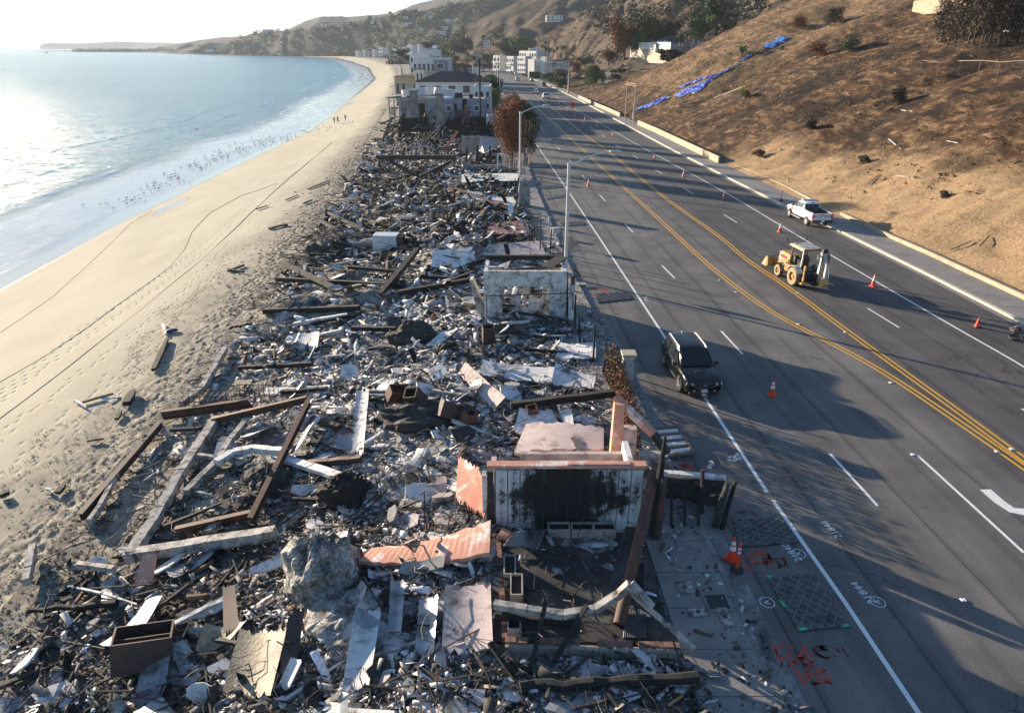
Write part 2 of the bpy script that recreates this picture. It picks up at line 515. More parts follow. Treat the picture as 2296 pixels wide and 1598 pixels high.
def resamp(pts, step=3.0):
 out = []
 for a, b_ in zip(pts[:-1], pts[1:]):
  n = max(1, int((Vector(b_) - Vector(a)).length / step))
  out += [Vector(a).lerp(Vector(b_), i / n) for i in range(n)]
 return out + [Vector(pts[-1])]
def gp(l): return [G(*p) for p in l]
EDGE_L = gp([(2120, 1690), (2060, 1598), (1895, 1350), (1733, 1121)])
EDGE_L2 = gp([(1720, 1103), (1606, 930), (1510, 785), (1400, 618), (1285, 445), (1210, 335), (1165, 270), (1132, 215)])
strip_line('edge_line', resamp(EDGE_L), .15, PAINT_W, 'solid white edge line running out of the near end of the seaward shoulder', group='road edge lines')
strip_line('edge_line', resamp(EDGE_L2), .15, PAINT_W, 'solid white edge line passing under the black car beside the ruins', group='road edge lines')
EDGE_R = gp([(2400, 890), (2296, 821), (2150, 739), (1974, 637), (1856, 568), (1761, 512), (1627, 431), (1449, 336), (1372, 292), (1284, 243), (1227, 204), (1190, 178)])
strip_line('edge_line', resamp(smooth_line(EDGE_R)), .15, PAINT_W, 'solid white edge line along the cones on the hill side of the road', group='road edge lines')
YL = gp([(2420, 1135), (2296, 1047), (2159, 952), (2016, 855), (1909, 792), (1784, 730), (1696, 679), (1578, 586), (1483, 496), (1411, 431), (1311, 341), (1237, 272), (1181, 223.5), (1146, 194)])
YR = gp([(2420, 1118), (2296, 1030), (2159, 929), (2043, 845.6), (1895, 739), (1761, 639.6), (1668, 579), (1622, 535.5), (1534, 475), (1462, 422), (1361, 336), (1313, 304.5), (1262, 263), (1212, 221), (1166, 191)])
def offset(pts, d):
 out = []
 for i, p in enumerate(pts):
  t = (pts[min(i + 1, len(pts) - 1)] - pts[max(i - 1, 0)]).normalized()
  out.append(p + Vector((-t.y, t.x, 0)) * d)
 return out
for pl, lab in ((resamp(smooth_line(YL)), 'double yellow line on the seaward side of the middle lane'), (resamp(smooth_line(YR)), 'double yellow line on the hill side of the middle lane')):
 root = empty('double_yellow_line', pl[0], label=lab, cat='road marking', group='double yellow lines')
 for s, zz in ((-.16, .0065), (.16, .0065)):
  q = offset(pl, s)
  o = strip_line('stripe', q, .14, PAINT_Y, None, None, z=zz if pl[0].x > 0 else zz)
  if 'category' in o: del o['category']
  o.location = -Vector(pl[0]); set_parent(o, root)
DL = [((1968, 1134), (1861, 1017)), ((1665, 794), (1617, 742)), ((1513, 624), (1484, 595)), ((1419, 521), (1401, 502)), ((1357, 451), (1344, 437)), ((1313, 402), (1305, 393)), ((1281, 364), (1274, 356)), ((1255.5, 336.5), (1249, 330)), ((1235, 314), (1230, 308)),
      ((2016, 734.5), (1945, 691)), ((1792, 591), (1748, 562)), ((1652, 499), (1623, 481)), ((1553, 434.5), (1533, 422)), ((1485, 390), (1469, 381)), ((1432, 356), (1419, 348)), ((1391, 331), (1381, 325)), ((1357, 308), (1349, 303)), ((1330, 290), (1324, 286)), ((1309, 275.5), (1304, 272)), ((1290, 262), (1285, 259)), ((2400, 985), (2291, 916)), ((2296, 1239), (2056.5, 1019.8)), ((1216, 291), (1212, 286)), ((1199, 270), (1195, 265))]
for i, (a, b_) in enumerate(DL):
 side = 'seaward' if (i < 9 or i >= 22) else 'hill side'
 lab = 'short white lane dash on the %s lanes of the road' % side
 if i == 0: lab = 'nearest white lane dash, across the road from the steel plate'
 if i == 1: lab = 'white lane dash ahead of the black car beside the palm shadows'
 if i == 21: lab = 'long solid white pocket line beside the turn arrow'
 if i == 9: lab = 'white lane dash in the shadow behind the backhoe'
 strip_line('lane_dash', [G(*a), G(*b_)], .13, PAINT_W, lab, group='lane dashes', z=.0072)
arrow = resamp(gp([(2209, 1097), (2240, 1124), (2268, 1143), (2296, 1148), (2330, 1147)]), .5)
strip_line('turn_arrow', arrow, .45, PAINT_W, 'curved white turn arrow painted at the right edge of the road', z=.0078)
# ---- sea
def sea_mat():
 m, nt, b = base_mat('sea_water')
 p = _pos(nt)
 b.inputs['Base Color'].default_value = (.012, .085, .12, 1)
 d = _noise(nt, _map(nt, p, (.004, .010, 1)), 1, 4, .6)
 c = _ramp(nt, d, [(.3, (.10, .25, .33)), (.7, (.16, .34, .42))])
 f = _attr(nt, 'foam', 'Fac')
 fn = _noise(nt, _map(nt, p, (.35, .10, 1)), 1.0, 6, .75, .8)
 fm = _math(nt, 'MULTIPLY', f, _ramp(nt, fn, [(.42, (0, 0, 0)), (.66, (1, 1, 1))]))
 c = _mix(nt, _math(nt, 'MULTIPLY', _attr(nt, 'calm', 'Fac'), .85), c, (.44, .42, .38))
 c = _mix(nt, fm, c, (.75, .78, .8))
 nt.links.new(c, b.inputs['Base Color'])
 nt.links.new(_math(nt, 'ADD', _math(nt, 'MULTIPLY', fm, .5), _ramp(nt, _attr(nt, 'calm', 'Fac'), [(0, (.16, .16, .16)), (.8, (.06, .06, .06))])), b.inputs['Roughness'])
 b.inputs['IOR'].default_value = 1.33; b.inputs['Specular IOR Level'].default_value = .22
 w1 = _noise(nt, _map(nt, p, (.16, .42, 1)), 1, 6, .66, .5)
 w2 = _noise(nt, _map(nt, p, (.9, 1.9, 1)), 1, 3, .6, .3)
 h = _math(nt, 'ADD', w1, _math(nt, 'MULTIPLY', w2, .28))
 _bump(nt, b, h, 1.0, 1.3)
 bn = [n for n in nt.nodes if n.type == 'BUMP'][0]
 nt.links.new(_math(nt, 'SUBTRACT', 1.0, _attr(nt, 'calm', 'Fac')), bn.inputs['Strength'])
 return m
SEAM = sea_mat()
def build_sea():
 ys = np.concatenate([np.arange(-60, 330, 1.2), np.arange(330, 1000, 8), np.arange(1000, 1900, 40)])
 offs = np.concatenate([np.arange(6, -62, -.75), -62 - np.cumsum(np.linspace(1, 60, 40))])
 W = x_water(ys)
 X = W[:, None] + offs[None, :]
 Y = np.repeat(ys[:, None], len(offs), 1)
 d = -(offs[None, :]) + 0 * X
 sw = 7 + 5 * fbm(Y / 38, Y * 0, 77, 3)          # width of the thin sheet of swash
 fade = ss((d - 12) / 30) * (Y < 330)
 fr = 14 + 4 * fbm(Y / 24, Y * 0 + 3, 91, 3)
 br = np.zeros_like(X)
 for dist, amp, wid, sd in ((19, .16, 1.0, 1), (31, .20, 1.2, 2), (44, .12, 1.2, 3)):
  ph = d - (dist + 3.0 * fbm(Y / 26, Y * 0 + sd, 50 + sd, 3))
  m_ = ss((vn(Y / 30, Y * 0, 61 + sd) - .42) * 4)
  br += amp * m_ * (np.exp(-(np.maximum(ph, 0) / wid) ** 2) * (ph > 0) + np.exp(-(ph / (wid * .38)) ** 2) * (ph <= 0))
 Z = SEA + .012 + br * (Y < 330) + fade * .16 * fbm(X / 4, Y / 2.2, 31, 3) * ss((330 - Y) / 120)
 foam = .9 * np.exp(-((d - fr) / .55) ** 2) + .55 * np.exp(-((d - fr - 4.5 - 2 * fbm(Y / 11, X * 0, 17, 2)) / .8) ** 2) + .45 * np.exp(-((d - fr - 1.5) / 3) ** 2) + .7 * np.clip(br / .18, 0, 1) ** 2 + .35 * np.exp(-((d + .5) / .5) ** 2)
 foam = foam + .62 * (1 - ss((d - fr + 1) / 3)) + .10 * ss((d - fr) / 4) * np.exp(-(d - fr) / 30)
 calm = .985 * (1 - ss((d - fr + 2) / 12))
 v = np.stack([X, Y, Z], 2).reshape(-1, 3)
 f = grid_faces(len(ys), len(offs))
 o = np_mesh('sea', v, f, SEAM, attrs={'foam': np.clip(foam, 0, 1).ravel(), 'calm': calm.ravel()}, smooth=True)
 tag(o, kind='structure')
 xo = float(0)
 e = X[:, -1]
 v, fs = [], []
 pts = [(float(e[i]) + .4, float(ys[i])) for i in range(0, len(ys), 6)] + [(float(e[-1]) + .4, float(ys[-1]))]
 for x, y in pts:
  v += [(x, y, SEA - .03), (-28000, y * 1.0, SEA - .03)]
 n = len(pts)
 fs = [(2 * i, 2 * i + 2, 2 * i + 3, 2 * i + 1) for i in range(n - 1)]
 k = len(v)
 lx, ly = pts[-1]
 fr, far = [(x_water(1612) + 60, 1612), (-450, 1850), (-1000, 2470), (-1600, 3380), (-2300, 3800), (-2300, 30000)], None
 v += [(lx, ly, SEA - .03), (-28000, ly, SEA - .03), (-28000, 30000, SEA - .03), (2000, 30000, SEA - .03), (2000, ly, SEA - .03)]
 fs.append((k, k + 4, k + 3, k + 2, k + 1))
 me = bpy.data.meshes.new('open_sea'); me.from_pydata(v, [], fs); me.materials.append(SEAM)
 tag(link_mesh('open_sea', me), kind='structure')
build_sea()
# ---- beach
def beach_mat():
 m, nt, b = base_mat('beach_sand')
 p = _pos(nt)
 n = _noise(nt, _map(nt, p, (.25, .06, 1)), 1, 6, .65, .5)
 dry = _ramp(nt, n, [(.3, (.47, .42, .305)), (.7, (.59, .53, .395))])
 dirt = _attr(nt, 'dirt', 'Fac')
 dn = _ramp(nt, _noise(nt, p, .7, 6, .75), [(.35, (0, 0, 0)), (.65, (1, 1, 1))])
 dry = _mix(nt, _math(nt, 'MULTIPLY', dirt, _math(nt, 'ADD', _math(nt, 'MULTIPLY', dn, .6), .4)), dry, (.17, .15, .13))
 wet = _attr(nt, 'wet', 'Fac')
 wn_ = _noise(nt, _map(nt, p, (.12, .03, 1)), 1, 4, .6)
 wf = _ramp(nt, _math(nt, 'ADD', wet, _math(nt, 'MULTIPLY', _math(nt, 'SUBTRACT', wn_, .5), .25)), [(.35, (0, 0, 0)), (.55, (1, 1, 1))])
 c = _mix(nt, wf, dry, (.21, .18, .14))
 c = _mix(nt, 1, c, _ramp(nt, _noise(nt, p, 30, 2), [(.3, (.85, .85, .85)), (.7, (1.12, 1.12, 1.12))]), 'MULTIPLY')
 nt.links.new(c, b.inputs['Base Color'])
 nt.links.new(_ramp(nt, wf, [(0, (.9, .9, .9)), (.6, (.45, .45, .45)), (1, (.10, .10, .10))]), b.inputs['Roughness'])
 nt.links.new(_math(nt, 'ADD', _math(nt, 'MULTIPLY', wf, .5), .15), b.inputs['Specular IOR Level'])
 _bump(nt, b, _noise(nt, _map(nt, p, (2, .5, 1)), 1, 5, .7), .25, .03)
 return m
SAND = beach_mat()
def footprints(X, Y, Z, n, xf, spread, seed):
 rg = np.random.default_rng(seed)
 return Z
def build_beach():
 ya = np.concatenate([np.arange(-10, 16, .6), np.arange(16, 75, .16), np.arange(75, 130, .32), np.arange(130, 400, 2), np.arange(400, 1000, 10), np.arange(1000, 1851, 30)])
 t = np.concatenate([np.linspace(-.55, .0, 16)[:-1], np.linspace(0, .55, 70)[:-1], np.linspace(.55, 1.0, 190)[:-1], np.linspace(1.0, 1.12, 8)])
 W, B = x_water(ya), x_beach(ya)
 X = W[:, None] + (B - W)[:, None] * t[None, :]
 Y = np.repeat(ya[:, None], len(t), 1)
 Z = z_beach(X, Y)
 T = np.repeat(t[None, :], len(ya), 0)
 Z = Z + .05 * fbm(X / 6, Y / 14, 3, 3) * ss(T * 2)
 near = (Y < 130) & (Y > 10)
 tr = ss((T - .86 + .03 * fbm(Y / 7, X * 0, 19, 3)) / .08) * near
 cell = 3.2
 a = vn(X * cell * 1.2 + Y * .7, Y * cell * .8, 41); b_ = vn(X * cell * 1.9, Y * cell * 1.5, 43)
 Z = Z - tr * .05 * ss((a - .45) * 5) - tr * .035 * ss((b_ - .5) * 5)
 def trail(fx, sp, dev, sd):
  nonlocal Z
  yy = 18.0; k = 0
  rg = random.Random(sd)
  while yy < 125:
   cx = fx(yy) + (.16 if k % 2 else -.16) + rg.uniform(-dev, dev)
   i0, i1 = np.searchsorted(ya, [yy - .35, yy + .35])
   sub = (X[i0:i1] - cx) ** 2 / .085 ** 2 + (Y[i0:i1] - yy) ** 2 / .16 ** 2
   Z[i0:i1] -= .05 * np.exp(-sub)
   yy += sp * rg.uniform(.85, 1.15); k += 1
 mix = lambda q: (lambda y: float(x_water(y) + (x_beach(y) - x_water(y)) * (q + .02 * math.sin(y / 9.0 + q * 20))))
 for q, dv in ((.60, .1), (.635, .15), (.72, .3), (.78, .5), (.82, .6)):
  trail(mix(q), .62, dv, int(q * 1000))
 wet = 1 - ss((T - .02 - .06 * fbm(Y / 20, X / 30, 12, 3)) / .14)
 for px, py, rx, ry in ((385, 458, .7, 5.5), (1150, 0, 0, 0), (735, 268, 1.0, 7), (700, 292, .8, 5), (785, 232, 1.0, 7), (880, 200, 1.5, 8)):
  if rx:
   g = G(px, py, -4.4)
   e = ((X - g.x + (Y - g.y) * .02 + .5 * fbm(Y / 3, X / 3, 7, 2)) / rx) ** 2 + ((Y - g.y) / ry) ** 2
   wet = np.maximum(wet, np.exp(-e * .7) * 1.1)
 dirt = ss((T - .66 + .10 * fbm(X / 5, Y / 8, 66, 3)) / .28)
 f = grid_faces(len(ya), len(t))[:, ::-1]
 v = np.stack([X, Y, Z], 2).reshape(-1, 3)
 o = np_mesh('beach', v, f, SAND, attrs={'wet': np.clip(wet, 0, 1).ravel(), 'dirt': dirt.ravel()}, smooth=True)
 tag(o, kind='structure')
build_beach()
# ---- burnt lots
def lot_mat():
 m, nt, b = base_mat('ash_and_soil')
 p = _pos(nt)
 n = _noise(nt, p, .9, 7, .75, .4)
 c = _ramp(nt, n, [(.30, (.018, .017, .017)), (.41, (.06, .056, .055)), (.49, (.22, .215, .215)), (.60, (.60, .60, .61))])
 s = _attr(nt, 'sandy', 'Fac')
 sn = _ramp(nt, _noise(nt, p, .45, 5, .7), [(.35, (0, 0, 0)), (.6, (1, 1, 1))])
 c = _mix(nt, _math(nt, 'MULTIPLY', s, sn), c, (.25, .215, .17))
 fine = _noise(nt, p, 9, 6, .8)
 c = _mix(nt, 1, c, _ramp(nt, fine, [(.3, (.35, .35, .35)), (.5, (1, 1, 1)), (.72, (1.9, 1.9, 1.95))]), 'MULTIPLY')
 nt.links.new(c, b.inputs['Base Color']); b.inputs['Roughness'].default_value = .95
 b.inputs['Specular IOR Level'].default_value = .15
 _bump(nt, b, _noise(nt, p, 5, 7, .8), .9, .16)
 return m
LOT = lot_mat()
def build_lots():
 ya = np.concatenate([np.arange(-6, 10, .8), np.arange(10, 62, .22), np.arange(62, 130, .45), np.arange(130, 260, 2), np.arange(260, 1000, 12), np.arange(1000, 1851, 40)])
 t = np.linspace(-.03, 1, 120)
 B, K = x_beach(ya), x_walk(ya)
 X = B[:, None] + (K - B)[:, None] * t[None, :]
 Y = np.repeat(ya[:, None], len(t), 1)
 T = np.repeat(t[None, :], len(ya), 0)
 Z = z_prop(X, Y) + .05 * fbm(X * 3, Y * 3, 88, 3) * (Y < 70)
 sandy = (1 - ss((T - .18 + .15 * fbm(X / 6, Y / 6, 15, 3)) / .35)) * 1.0
 for mx, my, r, h in MOUNDS:
  sandy = np.maximum(sandy, np.exp(-((X - mx) ** 2 + (Y - my) ** 2) / (r * 1.2) ** 2) * 1.2)
 f = grid_faces(len(ya), len(t))[:, ::-1]
 o = np_mesh('burnt_ground', np.stack([X, Y, Z], 2).reshape(-1, 3), f, LOT, attrs={'sandy': np.clip(sandy, 0, 1).ravel()}, smooth=True)
 tag(o, kind='structure')
build_lots()
# ---- near hillside
def hill_mat(name, straw, brown, char, green=None, sc=1.0, bmp=.8):
 m, nt, b = base_mat(name)
 p = _pos(nt)
 pm = _map(nt, p, (sc, sc, sc))
 n1 = _noise(nt, pm, .12, 6, .7, .6)
 n2 = _noise(nt, _map(nt, p, (.6 * sc, .25 * sc, .6 * sc)), 1.2, 7, .75, .4)
 c = _ramp(nt, n2, [(.30, char), (.46, brown), (.60, straw), (.75, tuple(x * 1.25 for x in straw))])
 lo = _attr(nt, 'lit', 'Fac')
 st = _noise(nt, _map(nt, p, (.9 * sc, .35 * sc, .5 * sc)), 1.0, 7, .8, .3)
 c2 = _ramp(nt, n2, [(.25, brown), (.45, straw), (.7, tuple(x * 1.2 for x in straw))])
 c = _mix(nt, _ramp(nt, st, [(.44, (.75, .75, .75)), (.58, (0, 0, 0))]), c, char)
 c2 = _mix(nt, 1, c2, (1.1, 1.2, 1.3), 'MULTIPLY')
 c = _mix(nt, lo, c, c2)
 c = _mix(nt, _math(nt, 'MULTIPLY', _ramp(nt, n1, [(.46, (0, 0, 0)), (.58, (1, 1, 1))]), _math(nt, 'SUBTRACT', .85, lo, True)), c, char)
 if green is not None:
  g = _ramp(nt, _noise(nt, pm, .3, 6, .7, .3), [(.55, (0, 0, 0)), (.68, (1, 1, 1))])
  c = _mix(nt, g, c, green)
 fine = _noise(nt, pm, 5, 6, .8)
 c = _mix(nt, 1, c, _ramp(nt, fine, [(.3, (.45, .43, .42)), (.5, (1, 1, 1)), (.7, (1.5, 1.5, 1.45))]), 'MULTIPLY')
 nt.links.new(c, b.inputs['Base Color']); b.inputs['Roughness'].default_value = .95
 b.inputs['Specular IOR Level'].default_value = .1
 _bump(nt, b, _noise(nt, pm, 2.2, 7, .8), bmp, .35)
 return m
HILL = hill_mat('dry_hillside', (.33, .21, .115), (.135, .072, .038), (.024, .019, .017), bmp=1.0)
def build_hillside():
 ya = np.concatenate([np.arange(-20, 22, 1.5), np.arange(22, 130, .4), np.arange(130, 330, .9)])
 s = np.concatenate([np.arange(0, 45, .35), np.arange(45, 160, 1.1)])
 F = x_foot(ya)
 X = F[:, None] + s[None, :]; Y = np.repeat(ya[:, None], len(s), 1)
 Z = z_hill(X, Y)
 S = np.repeat(s[None, :], len(ya), 0)
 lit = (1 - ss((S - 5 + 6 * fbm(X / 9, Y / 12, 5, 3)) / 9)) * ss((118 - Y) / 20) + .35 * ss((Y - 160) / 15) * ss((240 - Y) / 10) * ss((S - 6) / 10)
 f = grid_faces(len(ya), len(s))[:, ::-1]
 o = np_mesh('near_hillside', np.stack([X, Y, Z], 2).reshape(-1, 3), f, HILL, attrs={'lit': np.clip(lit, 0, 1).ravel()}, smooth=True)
 tag(o, kind='structure')
build_hillside()
# ---- farther hills, each lofted from its foot to its own crest
def ridge(name, crest, foot, mat, rows=60, amp=6, gul=8, gw=40, sd=0, back=120, cols_=200, prof=1.0, lit=None):
 """crest: [(px,py,distance)], foot: [(x,y,z)] world points in the same order"""
 C = np.array([list(AY(a, b_, d)) for a, b_, d in crest], float)
 F = np.array(foot, float)
 def rs(P_, n):
  d = np.concatenate([[0], np.cumsum(np.linalg.norm(np.diff(P_[:, :2], axis=0), axis=1))]); d /= d[-1]
  q = np.linspace(0, 1, n)
  return np.stack([np.interp(q, d, P_[:, i]) for i in range(3)], 1)
 def rp(P_, n):
  q = np.linspace(0, len(P_) - 1, n); i = np.arange(len(P_))
  return np.stack([np.interp(q, i, P_[:, k]) for k in range(3)], 1)
 C, F = rp(C, cols_), rp(F, cols_)
 t = np.linspace(0, 1, rows)
 P_ = F[None] + (C - F)[None] * t[:, None, None]
 P_[:, :, 2] = F[None, :, 2] + (C - F)[None, :, 2] * (t[:, None] ** prof)
 X, Y = P_[:, :, 0], P_[:, :, 1]
 env = np.sin(np.pi * np.clip(t, 0, 1)) ** .8
 al = np.cumsum(np.concatenate([[0], np.linalg.norm(np.diff(C[:, :2], axis=0), axis=1)]))[None, :] + 0 * X
 g = np.abs(fbm(al / gw + .35 * fbm(X / gw, Y / gw, sd + 3, 2), t[:, None] * .9 + al * 0, sd, 3))
 P_[:, :, 2] += env[:, None] * (-gul * (1 - np.clip(g * 2.5, 0, 1)) + amp * fbm(X / (gw * .8), Y / (gw * .8), sd + 9, 5))
 P_[-1, :, 2] += amp * .10 * fbm(X[-1] / (gw * .15), Y[-1] / (gw * .15), sd + 33, 3)
 bk = P_[-1].copy(); bk[:, 1] += back; bk[:, 0] += back * .4; bk[:, 2] -= back * .4
 P_ = np.concatenate([P_, bk[None]], 0)
 n = P_.shape[0]
 L = np.zeros((n, cols_)) if lit is None else np.full((n, cols_), lit)
 o = np_mesh(name, P_.reshape(-1, 3), grid_faces(n, cols_), mat, attrs={'lit': L.ravel()}, smooth=True)
 tag(o, kind='structure')
 return o
GREENHILL = hill_mat('bushy_hill', (.055, .050, .040), (.036, .034, .028), (.016, .018, .014), (.018, .026, .014), sc=.25, bmp=.9)
SCRUBHILL = hill_mat('burnt_scrub_hill', (.15, .10, .065), (.065, .046, .034), (.022, .019, .018), None, sc=.35, bmp=.9)
FARHILL = hill_mat('far_mountain', (.045, .044, .040), (.034, .034, .030), (.022, .024, .022), (.022, .027, .022), sc=.08, bmp=.5)
def build_plain():
 ya = np.array([120, 200, 335, 500, 610, 800, 1200, 1612, 1850], float)
 v, f = [], []
 for y in ya:
  v += [(float(x_foot(y)) - 1.0, y, -.02), (float(x_foot(y)) + 420, y, -.02)]
 for i in range(len(ya) - 1): f.append((2 * i, 2 * i + 1, 2 * i + 3, 2 * i + 2))
 k = len(v)
 sh = [(-3000, 4700), (-2300, 3800), (-1640, 3330), (-1040, 2440), (-480, 1800), (-300, 1700), (0, 1700)]
 for x, y in sh: v.append((x, y, SEA + .6))
 v += [(900, 1700, SEA + .6), (900, 6000, SEA + .6), (-3000, 6000, SEA + .6)]
 f.append(tuple(range(len(v) - 1, k - 1, -1)))
 me = bpy.data.meshes.new('coastal_plain'); me.from_pydata(v, [], f); me.materials.append(GREENHILL)
 tag(link_mesh('coastal_plain', me), kind='structure')
build_plain()
ridge('spur_hill', [(1120, 128, 640), (1165, 107, 640), (1222, 78, 625), (1290, 45, 610), (1370, 2, 590), (1460, -60, 570), (1600, -140, 550), (1800, -200, 530), (2100, -260, 520)],
      [(0, 650, -1), (14, 610, -1), (24, 560, -1), (30, 500, -1), (34, 430, 0), (42, 360, 3), (66, 305, 8), (100, 265, 16), (170, 250, 30)], SCRUBHILL, amp=5, gul=6, gw=26, sd=3, lit=.35, rows=110, cols_=300, prof=.9)
ridge('canyon_hill', [(930, 128, 1000), (1000, 88, 1000), (1040, 62, 1000), (1100, 32, 1000), (1180, -2, 1000), (1300, -60, 1000), (1500, -120, 1000)],
      [(-150, 900, -1), (-95, 850, -1), (-60, 780, -1), (-35, 680, -1), (-15, 600, -1), (40, 540, 2), (140, 520, 10)], SCRUBHILL, amp=12, gul=16, gw=60, sd=13, rows=90, lit=.1, prof=.95)
ridge('bushy_hill', [(430, 118, 2500), (500, 96, 2400), (565, 76, 2200), (630, 70, 2000), (700, 63, 1800), (760, 60, 1700), (830, 42, 1600), (900, 32, 1500), (960, 22, 1450), (1060, 2, 1400), (1200, -30, 1400), (1350, -60, 1400)],
      [(-1000, 2480, -4), (-900, 2300, -4), (-740, 2100, -4), (-600, 1920, -4), (-470, 1800, -4), (-380, 1700, -3), (-300, 1580, -2), (-250, 1450, -1), (-190, 1300, -1), (-130, 1150, -1), (-60, 1000, -1), (60, 900, 0)], GREENHILL, amp=22, gul=24, gw=110, sd=23, rows=90, cols_=320)
ridge('far_mountain', [(560, 90, 3600), (640, 68, 3500), (690, 45, 3400), (722, 37, 3300), (780, 38, 3300), (830, 35, 3200), (880, 30, 3200), (920, 14, 3100), (985, -3, 3000), (1100, -40, 3000), (1300, -80, 3000), (1500, -100, 3000)],
      [(-1250, 2700, 0), (-1100, 2600, 0), (-900, 2500, 10), (-800, 2450, 10), (-650, 2400, 10), (-500, 2300, 20), (-400, 2200, 20), (-300, 2100, 20), (-200, 2000, 20), (-50, 1900, 20), (200, 1800, 20), (400, 1800, 20)], FARHILL, amp=40, gul=45, gw=260, sd=43, rows=60)
ridge('low_coast_hill', [(350, 109, 3700), (400, 99, 3600), (450, 90, 3500), (500, 84, 3400), (560, 82, 3300), (640, 84, 3200)],
      [(-1850, 3600, -4), (-1650, 3400, -4), (-1450, 3200, -4), (-1300, 3000, -4), (-1150, 2850, -4), (-950, 2700, -4)], GREENHILL, amp=14, gul=14, gw=150, sd=53, rows=30, cols_=120)
ridge('distant_headland', [(88, 105.6, 9000), (95, 100, 9000), (110, 97, 9000), (180, 98, 8900), (260, 94, 8800), (330, 96, 8700), (380, 97, 8600), (450, 100, 8500)],
      [(-5560, 8950, -5), (-5520, 8900, -5), (-5400, 8800, -5), (-5150, 8700, -5), (-4700, 8600, -5), (-4350, 8500, -5), (-4200, 8300, -5), (-3700, 8200, -5)], FARHILL, amp=3, gul=2, gw=200, sd=63, rows=12, cols_=90)
# ---- air
def build_haze():
 m = bpy.data.materials.new('coastal_haze'); m.use_nodes = True
 nt = m.node_tree; nt.nodes.clear()
 o = nt.nodes.new('ShaderNodeOutputMaterial'); v = nt.nodes.new('ShaderNodeVolumePrincipled')
 v.inputs['Color'].default_value = (.78, .88, 1.0, 1)
 v.inputs['Density'].default_value = HAZE_DENS
 v.inputs['Anisotropy'].default_value = 0
 nt.links.new(v.outputs[0], o.inputs['Volume'])
 mb = MB().box((-6000, 13990, 190), (50000, 28100, 400))
 h = mb.build('haze', m); h['kind'] = 'stuff'
HAZE_DENS = 0.95e-4
build_haze()
# ==== THE BURNT LOTS
CHAR = M('charred_wood', (.018, .017, .017), .85, var=.4, scale=6, bump=.9, bdist=.04, c2=(.045, .042, .04), thr=.66)
CHAR2 = M('half_burnt_wood', (.038, .034, .031), .85, var=.5, scale=4, bump=.8, bdist=.03, c2=(.15, .14, .13), thr=.62)
PLAST = M('white_plaster', (.68, .66, .64), .85, var=.15, scale=2.4, bump=.7, bdist=.03, c2=(.11, .105, .10), thr=.585, w=.09)
PLASTP = M('pinkish_plaster', (.58, .47, .43), .85, var=.15, scale=1.6, bump=.4, bdist=.02, c2=(.15, .12, .11), thr=.58, w=.09)
CONCG = M('grey_broken_concrete', (.30, .285, .265), .9, var=.25, scale=2, bump=.6, bdist=.03, c2=(.09, .085, .08), thr=.58)
SALMON = M('salmon_stucco', (.56, .27, .19), .85, var=.14, scale=1.6, bump=.35, bdist=.015, c2=(.70, .62, .56), thr=.57, w=.05)
SALMONR = M('red_stucco', (.36, .13, .09), .85, var=.2, scale=2, bump=.35, c2=(.5, .35, .3), thr=.62)
TAN = M('scorched_tan_sheet', (.36, .28, .18), .6, var=.3, scale=1.2, bump=.5, bdist=.05, c2=(.07, .06, .055), thr=.56, w=.1)
RUST = M('rusty_steel', (.13, .055, .03), .75, metal=.0, var=.35, scale=2.5, bump=.3, c2=(.05, .035, .03), thr=.52, w=.12)
RUST2 = M('dark_rusted_steel', (.055, .036, .03), .7, var=.35, scale=2, bump=.3, c2=(.13, .055, .035), thr=.6)
GALV = M('scorched_galvanised_sheet', (.30, .31, .33), .45, metal=.55, var=.25, scale=1.5, bump=.15, c2=(.10, .075, .06), thr=.58, w=.1)
SOOTW = M('sooty_white_wall', (.62, .60, .575), .85, var=.1, scale=1.2, bump=.3, bdist=.01, c2=(.045, .042, .04), thr=.54, w=.10, soft=1.6)
CMB = M('concrete_coated_beam', (.42, .39, .36), .9, var=.3, scale=3, bump=.7, bdist=.03, c2=(.07, .065, .06), thr=.55)
BLACKM = M('black_metal', (.02, .02, .022), .5, var=.2, bump=.1)
BRICK = M('soot_brick', (.24, .13, .095), .9, var=.3, scale=5, bump=.5, c2=(.06, .05, .05), thr=.58)
TILEP = M('pale_coping_tile', (.36, .31, .27), .85, var=.2, scale=3, bump=.3, c2=(.13, .11, .1), thr=.6)
